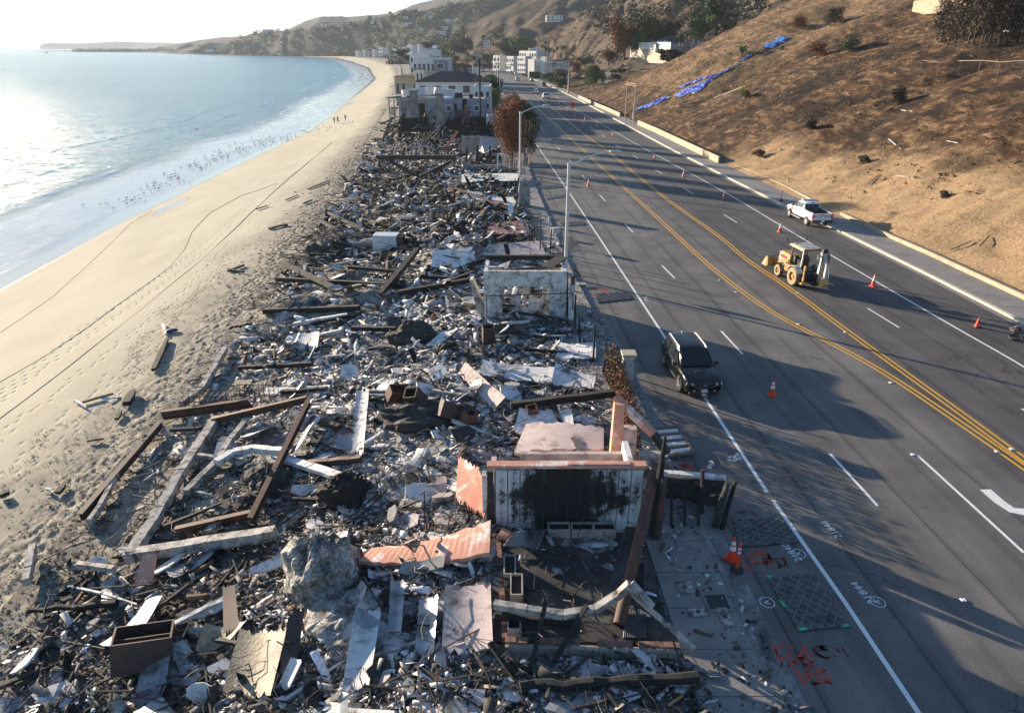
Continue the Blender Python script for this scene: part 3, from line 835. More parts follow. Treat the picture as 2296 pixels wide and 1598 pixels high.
# ---- loose rubble nobody could count
def chips(name, n, ymin, ymax, smin, smax, seed, zspread=.12, flat=.18, pale=.5, power=1.0, region=None, thick=.22, walk=False):
 rg = np.random.default_rng(seed)
 u = rg.random(n)
 if power == 1.0: Y = ymin * (ymax / ymin) ** u
 else: Y = ymin + (ymax - ymin) * u
 T = rg.random(n) ** .9
 if region: X = region[0] + (region[1] - region[0]) * rg.random(n)
 else:
  B, K = x_beach(Y) + .6, x_walk(Y) - .1
  X = B + (K - B) * T if not walk else x_walk(Y) - .1 + 2.9 * rg.random(n) ** 1.7
 keep = fbm(X / 4.0, Y / 4.0, seed + 3, 3) * 1.5 + rg.random(n) * .9 > .28
 keep &= ((X > -.8) & (X < 5.2) & (Y > 14.4) & (Y < 20.2) & (rg.random(n) > .08)) == False
 for mx, my, r, h in MOUNDS: keep &= ((X - mx) ** 2 + (Y - my) ** 2 > (r * 1.15) ** 2) | (rg.random(n) < .12)
 X, Y = X[keep], Y[keep]; n = len(X)
 s = smin * (smax / smin) ** (rg.random(n) ** 2.9) * np.clip(Y / 32, .85, 2.2)
 asp = 1 + 4.5 * rg.random(n) ** 3
 th = s * (.06 + thick * rg.random(n) ** 2)
 ang = rg.random(n) * 6.283
 tilt = (rg.random(n) ** 1.5) * 1.1; td = rg.random(n) * 6.283
 lx = np.array([-1, 1, 1, -1]); ly = np.array([-1, -1, 1, 1])
 jx = lx[None] * (1 - .55 * rg.random((n, 4))) * (s * asp)[:, None] / 2
 jy = ly[None] * (1 - .55 * rg.random((n, 4))) * s[:, None] / 2
 px = np.concatenate([jx, jx * .96], 1); py = np.concatenate([jy, jy * .96], 1)
 pz = np.concatenate([-th[:, None] / 2 + 0 * jx, th[:, None] / 2 + 0 * jx], 1)
 ca, sa = np.cos(ang)[:, None], np.sin(ang)[:, None]
 px, py = px * ca - py * sa, px * sa + py * ca
 ax, ay = np.cos(td)[:, None], np.sin(td)[:, None]; ct, st = np.cos(tilt)[:, None], np.sin(tilt)[:, None]
 d_ = px * ax + py * ay; e_ = -px * ay + py * ax
 e2 = e_ * ct - pz * st; pz = e_ * st + pz * ct
 px, py = d_ * ax - e2 * ay, d_ * ay + e2 * ax
 Z = (z_prop(X, Y) if not walk else .15 + 0 * X - .14 * (X > x_kerb(Y))) + s * np.sin(tilt) * .25 + zspread * rg.random(n)
 V = np.stack([px + X[:, None], py + Y[:, None], pz + Z[:, None]], 2).reshape(-1, 3)
 q = np.array([[4, 5, 6, 7], [0, 1, 5, 4], [1, 2, 6, 5], [2, 3, 7, 6], [3, 0, 4, 7]])
 Fc = (q[None] + (np.arange(n) * 8)[:, None, None]).reshape(-1, 4)
 pal = np.array([(.62, .62, .63), (.48, .475, .475), (.70, .70, .71), (.56, .51, .48), (.36, .35, .35), (.42, .37, .31)])
 dk = np.array([(.025, .024, .024), (.06, .056, .052), (.10, .093, .088), (.04, .037, .035), (.13, .085, .06), (.17, .16, .15)])
 field = fbm(X / 3.5, Y / 3.5, 91, 3)
 pr = pale + .6 * field - .35 * (X < -9) * (Y < 24) + .12 * (Y > 24) * (Y < 48)
 isp = rg.random(n) < np.clip(pr, .06, .94)
 c = np.where(isp[:, None], pal[rg.integers(0, 6, n)], dk[rg.integers(0, 6, n)]) * (.8 + .4 * rg.random((n, 1)))
 o = np_mesh(name, V, Fc, attr_mat('rubble_pieces', .9, 10, .45, .4), cols=np.repeat(c, 5, 0))
 tag(o, 'loose plaster, ash and charcoal rubble spread over the burnt lots', 'rubble', kind='stuff')
 return o
chips('rubble', 66000, 10, 70, .035, .42, 1, pale=.50)
chips('rubble', 40000, 58, 160, .06, .38, 2, pale=.22, zspread=.2)
chips('fine_rubble', 70000, 9, 48, .02, .09, 3, pale=.62, zspread=.06, thick=.5)
chips('pavement_debris', 5200, 10, 60, .03, .22, 31, pale=.35, zspread=.03, walk=True)
def sticks(name, n, ymin, ymax, seed, lo=.5, hi=2.2):
 rg = random.Random(seed); mb = MB()
 for i in range(n):
  y = ymin * (ymax / ymin) ** rg.random()
  t = rg.random(); B, K = float(x_beach(y)), float(x_walk(y))
  x = B + (K - B) * t
  if -.8 < x < 5 and 14.5 < y < 20.2 and rg.random() < .8: continue
  L = rg.uniform(lo, hi) * (1 if y < 60 else 1.5); a = rg.gauss(0, 1.0)
  z = zg(x, y) + rg.uniform(.02, .3)
  dx, dy, dz = math.cos(a) * L / 2, math.sin(a) * L / 2, rg.gauss(0, .16) * L / 2
  r = rg.uniform(.008, .032) * (1 if y < 50 else 1.5)
  if rg.random() < .3:
   mid = Vector((x, y, z + L * .12)); mb.tube([(x - dx, y - dy, z - dz), mid, (x + dx, y + dy, z + dz)], r * .5, 4)
  else:
   mb.bar((x - dx, y - dy, z - dz), (x + dx, y + dy, z + dz), r * 2, r * 1.4)
 o = mb.build(name, CHAR2)
 tag(o, 'burnt laths, rebar and splintered sticks strewn through the rubble', 'burnt sticks', kind='stuff')
sticks('burnt_sticks', 2600, 10, 75, 5)
sticks('burnt_sticks', 2200, 60, 200, 6, 1, 3.5)
def wires(n, ymin, ymax, seed):
 rg = random.Random(seed); mb = MB()
 for i in range(n):
  y = ymin * (ymax / ymin) ** rg.random(); B, K = float(x_beach(y)), float(x_walk(y)); x = B + (K - B) * rg.uniform(.05, .98)
  p = Vector((x, y, zg(x, y) + .2)); a = rg.uniform(0, 6.3); pts = [p]; s = rg.uniform(.15, .4)
  for k in range(rg.randint(5, 11)):
   a += rg.gauss(0, .8); p = p + Vector((math.cos(a) * s, math.sin(a) * s, rg.uniform(-.12, .13))); p.z = max(p.z, zg(p.x, p.y) + .05); pts.append(p)
  mb.tube(pts, rg.uniform(.008, .02) * (1 if y < 40 else 1.6), 4, cap=False)
 tag(mb.build('wire_tangle', RUST2), 'burnt wires and thin pipes tangled over the rubble', 'wire', kind='stuff')
wires(620, 10, 110, 15)
# ---- broken slabs big enough to lift one by one
def slab_mesh(seed, mat, n=7, thick=.07, bend=0.0, crack=True):
 rg = random.Random(seed)
 asp = rg.uniform(.5, .95)
 pts = []
 for i in range(n):
  a = 2 * math.pi * (i + rg.uniform(-.3, .3)) / n; r = rg.uniform(.36, .56)
  pts.append((math.cos(a) * r, math.sin(a) * r * asp))
 vs = []
 for z in (0, thick):
  for x, y in pts: vs.append((x, y, z + bend * x * x))
 fs = [tuple(range(n, 2 * n)), tuple(reversed(range(n)))] + [(i, (i + 1) % n, n + (i + 1) % n, n + i) for i in range(n)]
 me = bpy.data.meshes.new('slab'); me.from_pydata(vs, [], fs); me.materials.append(mat)
 return me
def bent_sheet_mesh(seed, mat, nx=9, ny=5, corr=False):
 rg = random.Random(seed)
 k1, k2, ph = rg.uniform(.5, 1.6), rg.uniform(.3, 1.0), rg.uniform(0, 6)
 vs, fs = [], []
 if corr: ny = 17
 for i in range(nx):
  for j in range(ny):
   u, v = i / (nx - 1) - .5, j / (ny - 1) - .5
   z = .10 * math.sin(u * 4 * k1 + ph) + .07 * math.cos(v * 5 * k2 + u * 2) + .16 * abs(u) ** 2
   if corr: z = .04 * math.sin(u * 3 + ph) + (.018 if j % 2 else 0)
   ex = rg.uniform(-.03, .03) if i in (0, nx - 1) else 0
   vs.append((u + ex, v * .55, z + .1))
 k = len(vs)
 vs += [(x, y, z - .012) for x, y, z in vs]
 for i in range(nx - 1):
  for j in range(ny - 1):
   a = i * ny + j
   fs.append((a, a + ny, a + ny + 1, a + 1)); fs.append((k + a, k + a + 1, k + a + ny + 1, k + a + ny))
 me = bpy.data.meshes.new('sheet'); me.from_pydata(vs, [], fs); me.materials.append(mat)
 return me
SLABS = {
 'plaster_slab': ([slab_mesh(100 + i, PLAST, 6 + i % 3, .06, .15 * (i % 3 - 1)) for i in range(8)], 'slab', 'pale broken plaster slab lying loose among the ash and rubble', 'broken pale plaster slabs'),
 'concrete_chunk': ([slab_mesh(200 + i, CONCG, 6, .22) for i in range(5)], 'concrete chunk', 'grey scorched concrete chunk lying loose in the rubble', 'grey concrete chunks'),
 'pink_plaster_slab': ([slab_mesh(300 + i, PLASTP, 6, .06) for i in range(4)], 'slab', 'pinkish broken stucco slab lying loose near the salmon house ruin', 'broken pinkish stucco slabs'),
 'bent_metal_sheet': ([bent_sheet_mesh(400 + i, GALV) for i in range(5)], 'metal sheet', 'buckled grey metal sheet lying in the ash', 'buckled metal sheets'),
 'scorched_board': ([slab_mesh(500 + i, CHAR2, 5, .04) for i in range(4)], 'board', 'dark scorched board lying flat in the rubble', 'dark scorched boards'),
}
def put_slab(kind, x, y, s, tilt, rz, i=0, z=None, tag_=True, lab=None, grp=None):
 meshes, cat, l, g = SLABS[kind]
 o = link_mesh(kind, meshes[i % len(meshes)])
 o.location = (x, y, (zg(x, y) if z is None else z) + .05 + s * abs(math.sin(tilt)) * .3)
 o.scale = (s, s, max(.5, min(s, 1.3))); o.rotation_euler = (tilt, tilt * .4, rz)
 tag(o, lab or l, cat, grp or g)
 return o
rs_ = random.Random(77)
def scatter_slabs(kind, n, ymin, ymax, tlo, thi, slo, shi, band=None):
 for i in range(n):
  y = ymin * (ymax / ymin) ** rs_.random()
  t = rs_.uniform(tlo, thi); B, K = float(x_beach(y)), float(x_walk(y)); x = B + (K - B) * t
  if -.9 < x < 5.1 and 13.5 < y < 20.6: continue
  put_slab(kind, x, y, rs_.uniform(slo, shi) * (1 if y < 50 else 1.25), rs_.gauss(0, .35), rs_.uniform(0, 6.3), i)
scatter_slabs('plaster_slab', 190, 11, 110, .08, .98, .45, 1.5)
scatter_slabs('concrete_chunk', 90, 11, 120, .05, .98, .35, 1.1)
scatter_slabs('pink_plaster_slab', 42, 12, 26, .5, .95, .4, 1.3)
scatter_slabs('bent_metal_sheet', 60, 11, 120, .1, .98, .8, 2.2)
scatter_slabs('scorched_board', 70, 11, 120, .1, .98, .5, 1.8)
# ---- charred beams measured one by one
def beam(name, a, b_, w, h, mat, label, ha=.15, hb=.15, cat='beam', group=None, seg=5, jit=.02):
 A_, B_ = on(*a, ha), on(*b_, hb); w *= .86; h *= .86
 rg = random.Random(int(a[0] * 7 + a[1]))
 mb = MB(); prev = A_
 if 'trunk' in label or 'log' in label:
  n = 12; pts = [A_.lerp(B_, i / n) + Vector((rg.uniform(-.05, .05), rg.uniform(-.05, .05), rg.uniform(-.04, .04))) for i in range(n + 1)]
  mb.tube(pts, [w * .5 * rg.uniform(.7, 1.1) for _ in pts], 7); seg = 0
 for i in range(1, seg + 1):
  p = A_.lerp(B_, i / seg)
  if i < seg: p += Vector((rg.uniform(-jit, jit), rg.uniform(-jit, jit), rg.uniform(-jit, jit)))
  wi = w * rg.uniform(.85, 1.1)
  mb.bar(prev, p + (p - prev) * .01, w * rg.uniform(.85, 1.1), h * rg.uniform(.85, 1.1), w2=wi, h2=h)
  prev = p
 o = mb.build(name, mat)
 return tag(o, label, cat, group)
BEAMS = [
 ((738, 490), (832, 526), .35, .35, .7, .1, 'charred beam end jutting from a sand mound, highest of the upper pair'),
 ((720, 508), (818, 552), .35, .35, .7, .1, 'charred beam sloping down just below the highest jutting beam'),
 ((745, 548), (800, 556), .3, .3, .2, .1, 'short charred beam left of the white tank'),
 ((696, 576), (772, 579), .35, .35, .2, .2, 'charred beam lying level on the sand beneath the white tank'),
 ((635, 612), (752, 652), .40, .40, 1.0, .2, 'thick charred beam rising toward the beach above a long flat one'),
 ((622, 641), (905, 650), .38, .38, .6, .3, 'longest charred beam lying level across the sandy mounds'),
 ((660, 604), (775, 613), .25, .25, .2, .2, 'thin charred beam lying on sand behind the thick rising beam'),
 ((782, 607), (900, 617), .28, .28, .3, .3, 'charred beam lying level behind the big slanting timber'),
 ((853, 668), (937, 592), .45, .45, .2, 1.2, 'thick charred timber slanting away across the other beams'),
 ((592, 705), (806, 699), .40, .40, .25, .3, 'charred beam running in from the beach below the sand cone'),
 ((893, 666), (1052, 640), .38, .38, .3, .4, 'charred beam lying in front of the white box ruin, its left end low'),
 ((944, 628), (1016, 634), .35, .35, .3, .3, 'short charred beam left of the white box ruin'),
 ((976, 652), (1060, 626), .35, .35, .3, .5, 'charred beam leaning up to the white box ruin'),
 ((884, 548), (958, 522), .32, .32, .3, .4, 'charred beam right of the white tank rising uphill'),
 ((872, 580), (928, 558), .30, .30, .2, .3, 'charred beam below the white tank'),
 ((984, 514), (1058, 508), .45, .45, .4, .4, 'black charred log with a yellow strap round it'),
 ((985, 534), (1058, 530), .30, .30, .3, .3, 'charred beam just below the strapped log'),
 ((660, 733), (780, 712), .3, .3, .2, .2, 'thin charred beam across the pale rubble near the beach edge'),
 ((698, 734), (812, 710), .34, .34, .2, .2, 'half buried charred beam pointing at the ruin'),
 ((790, 745), (888, 748), .34, .34, .3, .3, 'charred beam in the middle rubble, level'),
 ((655, 772), (765, 748), .28, .28, .2, .2, 'crooked charred beam near the pale heap by the beach'),
 ((538, 835), (700, 826), .40, .40, .3, .3, 'charred log lying level at the beach edge, above the steel frame'),
 ((515, 742), (563, 731), .25, .25, .2, .2, 'short black log lying on the sand at the debris edge'),
 ((690, 1052), (812, 1042), .32, .32, .3, .3, 'charred beam running off right of the rusty frame'),
 ((1088, 590), (1040, 606), .3, .3, .3, .3, 'short charred beam at the back corner of the white box ruin'),
 ((67, 1377), (262, 1364), .30, .30, .2, .2, 'charred log lying level at the near left of the debris'),
 ((1168, 1556), (1560, 1538), .42, .42, .3, .3, 'long charred trunk lying along the bottom of the debris field'),
 ((632, 890), (735, 882), .3, .25, .3, .3, 'charred beam lying beneath the long white plank at left'),
 ((700, 946), (760, 966), .3, .3, .2, .2, 'charred beam right of the rusty frame corner'),
 ((1145, 930), (1395, 912), .30, .40, .5, .8, 'dark steel beam crossing behind the salmon post'),
 ((1228, 915), (1262, 972), .25, .25, .7, .2, 'dark beam running toward the camera from the cross beam'),
 ((1080, 705), (1255, 722), .18, .18, .5, .2, 'charred rail lying along the foot of the white box ruin'),
 ((870, 420), (935, 402), .25, .25, .3, .3, 'charred beam in the rubble below the far braced beam'),
 ((1020, 450), (1160, 482), .22, .22, 1.5, .3, 'rusty beam slanting down toward the mailboxes'),
 ((820, 1010), (862, 992), .16, .12, .4, .6, 'pale pipe lying across the middle heap'),
 ((548, 612), (512, 606), .22, .18, .1, .1, 'charred plank lying alone on the open sand'),
 ((645, 505), (602, 514), .28, .2, .1, .1, 'charred plank on the sand nearest the beach crowd of footprints'),
 ((680, 458), (700, 450), .2, .2, .1, .1, 'small burnt plank on the sand by the debris edge'),
 ((460, 862), (498, 842), .2, .16, .05, .05, 'thin burnt pole on trampled sand beside the concrete beam'),
 ((350, 1140), (395, 1118), .2, .16, .05, .05, 'burnt pole lying by footprints left of the frame'),
]
for k, (a, b_, w, h, ha, hb, lab) in enumerate(BEAMS):
 mt = CHAR if 'rusty' not in lab and 'pale' not in lab else (RUST if 'rusty' in lab else PLAST)
 beam('charred_beam' if mt is CHAR else 'fallen_beam', a, b_, w, h, mt, lab, ha, hb, group='charred beams in the rubble')
rb = random.Random(19)
for k in range(84):
 y = 12 * (170 / 12) ** rb.random(); B, K = float(x_beach(y)), float(x_walk(y)); x = B + (K - B) * rb.uniform(.08, .97)
 if -1.2 < x < 5.4 and 12.5 < y < 21: continue
 L = rb.uniform(1.0, 3.6); a = rb.gauss(0, .6); w = rb.uniform(.08, .18)
 z0, z1 = zg(x - math.cos(a) * L / 2, y - math.sin(a) * L / 2) + rb.uniform(.08, .5), zg(x + math.cos(a) * L / 2, y + math.sin(a) * L / 2) + rb.uniform(.08, .5)
 mb = MB(); p0 = Vector((x - math.cos(a) * L / 2, y - math.sin(a) * L / 2, z0)); p1 = Vector((x + math.cos(a) * L / 2, y + math.sin(a) * L / 2, z1))
 pm = p0.lerp(p1, .5) + Vector((0, 0, rb.uniform(-.08, .08)))
 mb.bar(p0, pm, w, w); mb.bar(pm, p1, w * .95, w, w2=w * .6, h2=w * .6)
 mt = rb.choice([CHAR, CHAR2, CMB, PLAST])
 dark = mt in (CHAR, CHAR2)
 tag(mb.build('burnt_timber' if dark else 'ash_white_timber', mt), 'charred timber length lying loose in the rubble' if dark else 'ash white timber length lying loose in the rubble', 'timber', 'charred timbers in the rubble' if dark else 'ash white timbers in the rubble')
# ---- foreground steel and concrete frames
def ib(a, b_, w, h, mat, label, ha=.3, hb=.3, name='steel_beam'):
 mb = MB().ibeam(on(*a, ha), on(*b_, hb), w, h, .035)
 return tag(mb.build(name, mat), label, 'steel beam', 'rusty steel beams')
ib((697, 925), (566, 1190), .24, .34, RUST, 'long rusty steel beam running toward the camera from the frame corner', .7, .5)
ib((399, 1206), (580, 1168), .24, .34, RUST, 'rusty steel beam lying crosswise at the near end of the frame', .35, .4)
ib((693, 923), (480, 962), .24, .34, RUST, 'rusty steel beam forming the far side of the frame', .75, .5)
ib((366, 962), (184, 1172), .26, .36, RUST2, 'dark rusty steel beam at the seaward edge beside the trampled sand', .4, .3)
ib((366, 945), (560, 918), .26, .5, RUST, 'stout rusty steel beam lying behind the wire cages', .4, .4)
def cbeam(pts, w, h, mat, label, hh=.35, name='concrete_beam', cat='concrete beam', cuts=8):
 P_ = [on(*p, hh) for p in pts]; mb = MB(); rg = random.Random(int(pts[0][0]))
 for a, b_ in zip(P_[:-1], P_[1:]):
  n = max(1, int((b_ - a).length / .8)); prev = a
  for i in range(1, n + 1):
   p = a.lerp(b_, i / n) + Vector((rg.uniform(-.02, .02), rg.uniform(-.02, .02), rg.uniform(-.02, .02)))
   mb.bar(prev, p, w * rg.uniform(.9, 1.05), h * rg.uniform(.9, 1.05), w2=w * rg.uniform(.9, 1.05)); prev = p
 o = mb.build(name, mat)
 return tag(o, label, cat, 'fallen concrete beams')
cbeam([(488, 952), (410, 1075), (345, 1190), (298, 1262)], .42, .45, CMB, 'pale concrete coated beam running down the left side of the frame')
cbeam([(288, 1262), (420, 1242), (622, 1210)], .42, .45, CMB, 'pale topped concrete beam closing the near side of the frame')
cbeam([(508, 792), (455, 886), (410, 918)], .32, .4, CMB, 'concrete kerb beam along the beach edge above the frame')
cbeam([(556, 955), (520, 1000), (488, 1052), (420, 1120)], .28, .3, CMB, 'crumbling concrete beam inside the frame')
cbeam([(489, 1058), (525, 1035), (570, 1026), (643, 1033)], .35, .3, PLAST, 'curved white plaster beam ending at the rusty beam', .5)
cbeam([(620, 1035), (700, 1062), (760, 1082)], .45, .2, PLAST, 'cracked white strip right of the rusty beam')
cbeam([(265, 1075), (230, 1150), (205, 1185)], .2, .3, CMB, 'thin broken concrete beam beside the dark steel beam')
cbeam([(180, 1282), (262, 1292)], .22, .25, CMB, 'short fallen concrete post lying at the near left')
cbeam([(80, 1240), (66, 1322)], .25, .35, CMB, 'short concrete post standing apart at the far left edge', .35)
for i, (px, py, s) in enumerate(((470, 918, 1.0), (580, 905, .9))):
 mb = MB(); c = on(px, py, .3)
 for k in range(9):
  x = c.x - 1.2 * s + k * .3 * s
  q = [(x, c.y - .35, c.z), (x, c.y + .35, c.z), (x, c.y + .35, c.z + .7), (x, c.y - .35, c.z + .7), (x, c.y - .35, c.z)]
  mb.tube(q, .018, 4)
 for dy, dz in ((-.35, 0), (.35, 0), (.35, .7), (-.35, .7), (-.35, .35)):
  mb.tube([(c.x - 1.3 * s, c.y + dy, c.z + dz), (c.x + 1.3 * s, c.y + dy, c.z + dz)], .018, 4)
 tag(mb.build('rebar_cage', RUST2), ('rusty rebar cage standing on the stout steel beam' if i == 0 else 'rusty rebar cage right of the first one'), 'rebar cage', 'rebar cages')
# ---- salmon slab
def warped_slab(name, corners, th, mat, label, cat, zs, sag=0, n=10, edge_mat=None, group=None, lift=.1):
 c = [on(*p, z) for p, z in zip(corners, zs)]   # near-left, far-left, far-right, near-right
 n *= 2; rj = random.Random(int(corners[0][0] * 3 + corners[1][1]))
 mb = MB(); vs = []
 for i in range(n + 1):
  u = i / n
  a = c[0].lerp(c[3], u); b_ = c[1].lerp(c[2], u)
  dz = Vector((0, 0, -sag * math.sin(math.pi * u)))
  e_ = (b_ - a); a = a + e_ * rj.uniform(0, .09) * (rj.random() < .7); b_ = b_ - e_ * rj.uniform(0, .09) * (rj.random() < .7)
  for p in (a, b_):
   vs += [p + dz + Vector((0, 0, th)), p + dz]
 fs, ms = [], []
 for i in range(n):
  k = i * 4
  fs += [(k, k + 4, k + 6, k + 2), (k + 1, k + 3, k + 7, k + 5), (k + 1, k + 5, k + 4, k), (k + 3, k + 2, k + 6, k + 7)]
 fs += [(0, 2, 3, 1), (n * 4, n * 4 + 1, n * 4 + 3, n * 4 + 2)]
 mb.add(vs, fs)
 o = mb.build(name, mat)
 return tag(o, label, cat, group)
warped_slab('salmon_slab', [(806, 1290), (836, 1250), (1101, 1216), (1098, 1272)], .16, SALMON, 'long salmon stucco slab lying across the rubble left of the burnt garage', 'stucco slab', (.45, .3, .9, .45), sag=.25)
warped_slab('red_stucco_slab', [(1040, 1150), (1052, 1085), (1092, 1130), (1088, 1190)], .12, SALMONR, 'red brown stucco slab leaning at the left foot of the sooty wall', 'stucco slab', (.3, .9, 1.1, .5))
warped_slab('pink_stucco_slab', [(1022, 1140), (1030, 1072), (1075, 1105), (1072, 1172)], .1, SALMON, 'pink stucco slab standing tilted beside the red one', 'stucco slab', (.3, 1.0, 1.1, .4))
warped_slab('salmon_chip', [(1113, 1222), (1128, 1204), (1147, 1216), (1132, 1228)], .08, SALMON, 'small salmon stucco piece right of the long slab', 'stucco slab', (.3, .35, .4, .3))
warped_slab('peach_panel', [(305, 1322), (330, 1282), (362, 1278), (345, 1318)], .08, SALMON, 'peach painted panel tilted up in the near left rubble', 'panel', (.2, .75, .75, .2))
warped_slab('tan_metal_sheet', [(502, 1572), (545, 1440), (650, 1430), (610, 1580)], .02, TAN, 'crumpled tan sheet with dark folds in the near rubble', 'metal sheet', (.3, .6, .5, .35), sag=.15)
warped_slab('tan_metal_sheet', [(440, 1478), (468, 1432), (560, 1415), (520, 1450)], .02, TAN, 'smaller tan sheet bent up beside the crumpled one', 'metal sheet', (.3, .7, .5, .3), sag=.2)
warped_slab('dark_metal_sheet', [(628, 1540), (655, 1418), (690, 1395), (670, 1500)], .03, RUST2, 'dark folded metal sheet right of the tan one', 'metal sheet', (.3, .8, .7, .3))
warped_slab('dark_metal_sheet', [(505, 1440), (508, 1352), (535, 1350), (540, 1430)], .03, RUST2, 'dark upright metal sheet behind the tan ones', 'metal sheet', (.3, .8, .8, .3))
PLANKS = [
 ([(395, 1412), (402, 1398), (508, 1352), (508, 1375)], 'white grooved plank pointing at the burnt box', PLAST),
 ([(628, 1548), (660, 1500), (684, 1508), (650, 1558)], 'short white board with a split, near the bottom edge', PLAST),
 ([(768, 1562), (806, 1380), (858, 1384), (828, 1556)], 'long white torn board running down the near rubble', PLAST),
 ([(712, 1450), (812, 1364), (842, 1380), (740, 1468)], 'white ribbed board crossing left of the torn board', PLAST),
 ([(690, 1426), (790, 1352), (812, 1362), (705, 1440)], 'grey ribbed board beside the white ribbed one', GALV),
 ([(1028, 846), (1046, 838), (1134, 912), (1108, 928)], 'thick pink and white plank fallen in the middle heap', PLASTP),
 ([(592, 892), (600, 880), (742, 876), (738, 888)], 'long white cracked plank at the left of the middle rubble', PLAST),
 ([(790, 1030), (802, 890), (830, 890), (815, 1030)], 'white plaster strip running away from the camera', PLAST),
 ([(745, 1290), (700, 1250), (712, 1240), (770, 1282)], 'grey plank lying at the foot of the big stone lump', CONCG),
 ([(560, 1300), (565, 1288), (640, 1260), (642, 1275)], 'white curved plank left of the stone lump', PLAST),
 ([(1010, 632), (1014, 600), (1062, 574), (1066, 590)], 'white folded roof sheet behind the box ruin', PLAST),
 ([(968, 608), (972, 578), (1062, 568), (1040, 592)], 'large pale curled sheet left of the box ruin', PLAST),
 ([(955, 784), (995, 752), (1030, 748), (985, 782)], 'white sheet lying bright in the middle rubble', PLAST),
 ([(1082, 578), (1096, 560), (1210, 552), (1224, 578)], 'pale slab behind the box ruin', PLASTP),
 ([(1020, 468), (1050, 440), (1150, 450), (1165, 470)], 'crumpled white awning sheet beyond the red brick floor', PLAST),
 ([(930, 1485), (942, 1360), (985, 1360), (972, 1490)], 'dark grooved deck board in front of the torn white board', GALV),
 ([(990, 1480), (1000, 1340), (1100, 1330), (1106, 1470)], 'pinkish cracked tile floor patch left of the garage', PLASTP),
 ([(870, 1445), (880, 1330), (912, 1328), (900, 1440)], 'dark ribbed deck panel in the near rubble', GALV),
 ([(890, 1300), (905, 1278), (1000, 1262), (995, 1285)], 'grey plank under the salmon slab', CONCG),
 ([(1150, 988), (1165, 935), (1280, 940), (1290, 985)], 'white cracked floor panel right of the heap', PLAST),
 ([(1235, 870), (1245, 842), (1335, 858), (1330, 880)], 'white broken boards heaped before the burnt hedge', PLAST),
 ([(1245, 812), (1255, 780), (1335, 786), (1335, 812)], 'blue white sheet pile near the pavement', PLAST),
 ([(1072, 852), (1085, 828), (1250, 838), (1246, 868)], 'cracked white plaster band across the middle heap', PLAST),
 ([(650, 790), (662, 770), (720, 758), (712, 790)], 'bright white broken slab near the beach edge', PLAST),
]
for k, (c, lab, mt) in enumerate(PLANKS):
 warped_slab('plank' if 'plank' in lab or 'board' in lab else 'loose_sheet', c, .07, mt, lab, 'plank' if 'plank' in lab or 'board' in lab else 'sheet', (.2, .3 + .2 * (k % 3), .35 + .15 * (k % 2), .2), sag=.08, n=6)
warped_slab('white_corner_slab', [(1150, 1040), (1182, 972), (1352, 985), (1352, 1030)], .14, PLASTP, 'pinkish white plaster slab propped behind the sooty wall', 'plaster slab', (.35, .5, .5, .35), sag=-.1)
# ---- big stone lump
def lump(name, px, py, sx, sy, sz, mat, label, cat, seed=0, nu=36, nv=18, rz=0, plates=True):
 c = on(px, py)
 vs, fs = [], []
 for i in range(nv + 1):
  th = math.pi * .5 * i / nv
  for j in range(nu):
   ph = 2 * math.pi * j / nu
   x, y, z = math.cos(th) * math.cos(ph), math.cos(th) * math.sin(ph), math.sin(th)
   n = 1 + .35 * float(fbm(x * 1.6 + seed, y * 1.6 + z * 1.3, seed, 3))
   if plates: n = n * (1 + .16 * float(vn(ph * 3 + seed, th * 5, seed)) + .10 * float(vn(ph * 8, th * 9, seed + 4)) - .06 * (int(ph * 2.2 + z * 3) % 2))
   vs.append((x * n * sx, y * n * sy, z * n * sz - .15))
 for i in range(nv):
  for j in range(nu):
   j2 = (j + 1) % nu
   fs.append((i * nu + j, i * nu + j2, (i + 1) * nu + j2, (i + 1) * nu + j))
 me = bpy.data.meshes.new(name); me.from_pydata(vs, [], fs); me.materials.append(mat)
 o = link_mesh(name, me, loc=c, rot=(0, 0, rz))
 return tag(o, label, cat)
def lump_mat():
 m, nt, b = base_mat('cracked_plaster_lump'); p = _pos(nt)
 v = nt.nodes.new('ShaderNodeTexVoronoi'); v.feature = 'DISTANCE_TO_EDGE'; v.inputs['Scale'].default_value = 4.5; nz = nt.nodes.new('ShaderNodeTexNoise'); nz.inputs['Scale'].default_value = 2.5; nz.inputs['Detail'].default_value = 5; nt.links.new(p, nz.inputs['Vector']); va = nt.nodes.new('ShaderNodeVectorMath'); va.operation = 'MULTIPLY_ADD'; va.inputs[1].default_value = (.7, .7, .4); nt.links.new(nz.outputs['Color'], va.inputs[0]); nt.links.new(p, va.inputs[2]); nt.links.new(va.outputs[0], v.inputs['Vector'])
 n = _noise(nt, p, 1.6, 6, .7)
 c = _ramp(nt, n, [(.34, (.07, .065, .06)), (.5, (.30, .285, .265)), (.66, (.50, .48, .46))])
 c = _mix(nt, 1, c, _ramp(nt, v.outputs['Distance'], [(.0, (.2, .2, .2)), (.018, (1, 1, 1))]), 'MULTIPLY')
 nt.links.new(c, b.inputs['Base Color']); b.inputs['Roughness'].default_value = .9
 _bump(nt, b, _ramp(nt, v.outputs['Distance'], [(0, (0, 0, 0)), (.08, (1, 1, 1))]), .9, .06)
 return m
LUMPM = lump_mat()
lump('plaster_lump', 728, 1310, 1.25, 1.5, 1.75, LUMPM, 'large cracked grey plaster lump, once a fireplace, left of the salmon slab', 'plaster lump', 4)
lump('plaster_lump', 790, 1390, 1.3, 1.2, .55, LUMPM, 'low cracked grey plaster heap sloping down toward the ribbed boards', 'plaster lump', 6)
lump('rubble_heap', 960, 935, 2.2, 1.1, .9, CHAR2, 'dark heap of burnt furniture in the middle of the rubble', 'burnt heap', 8)
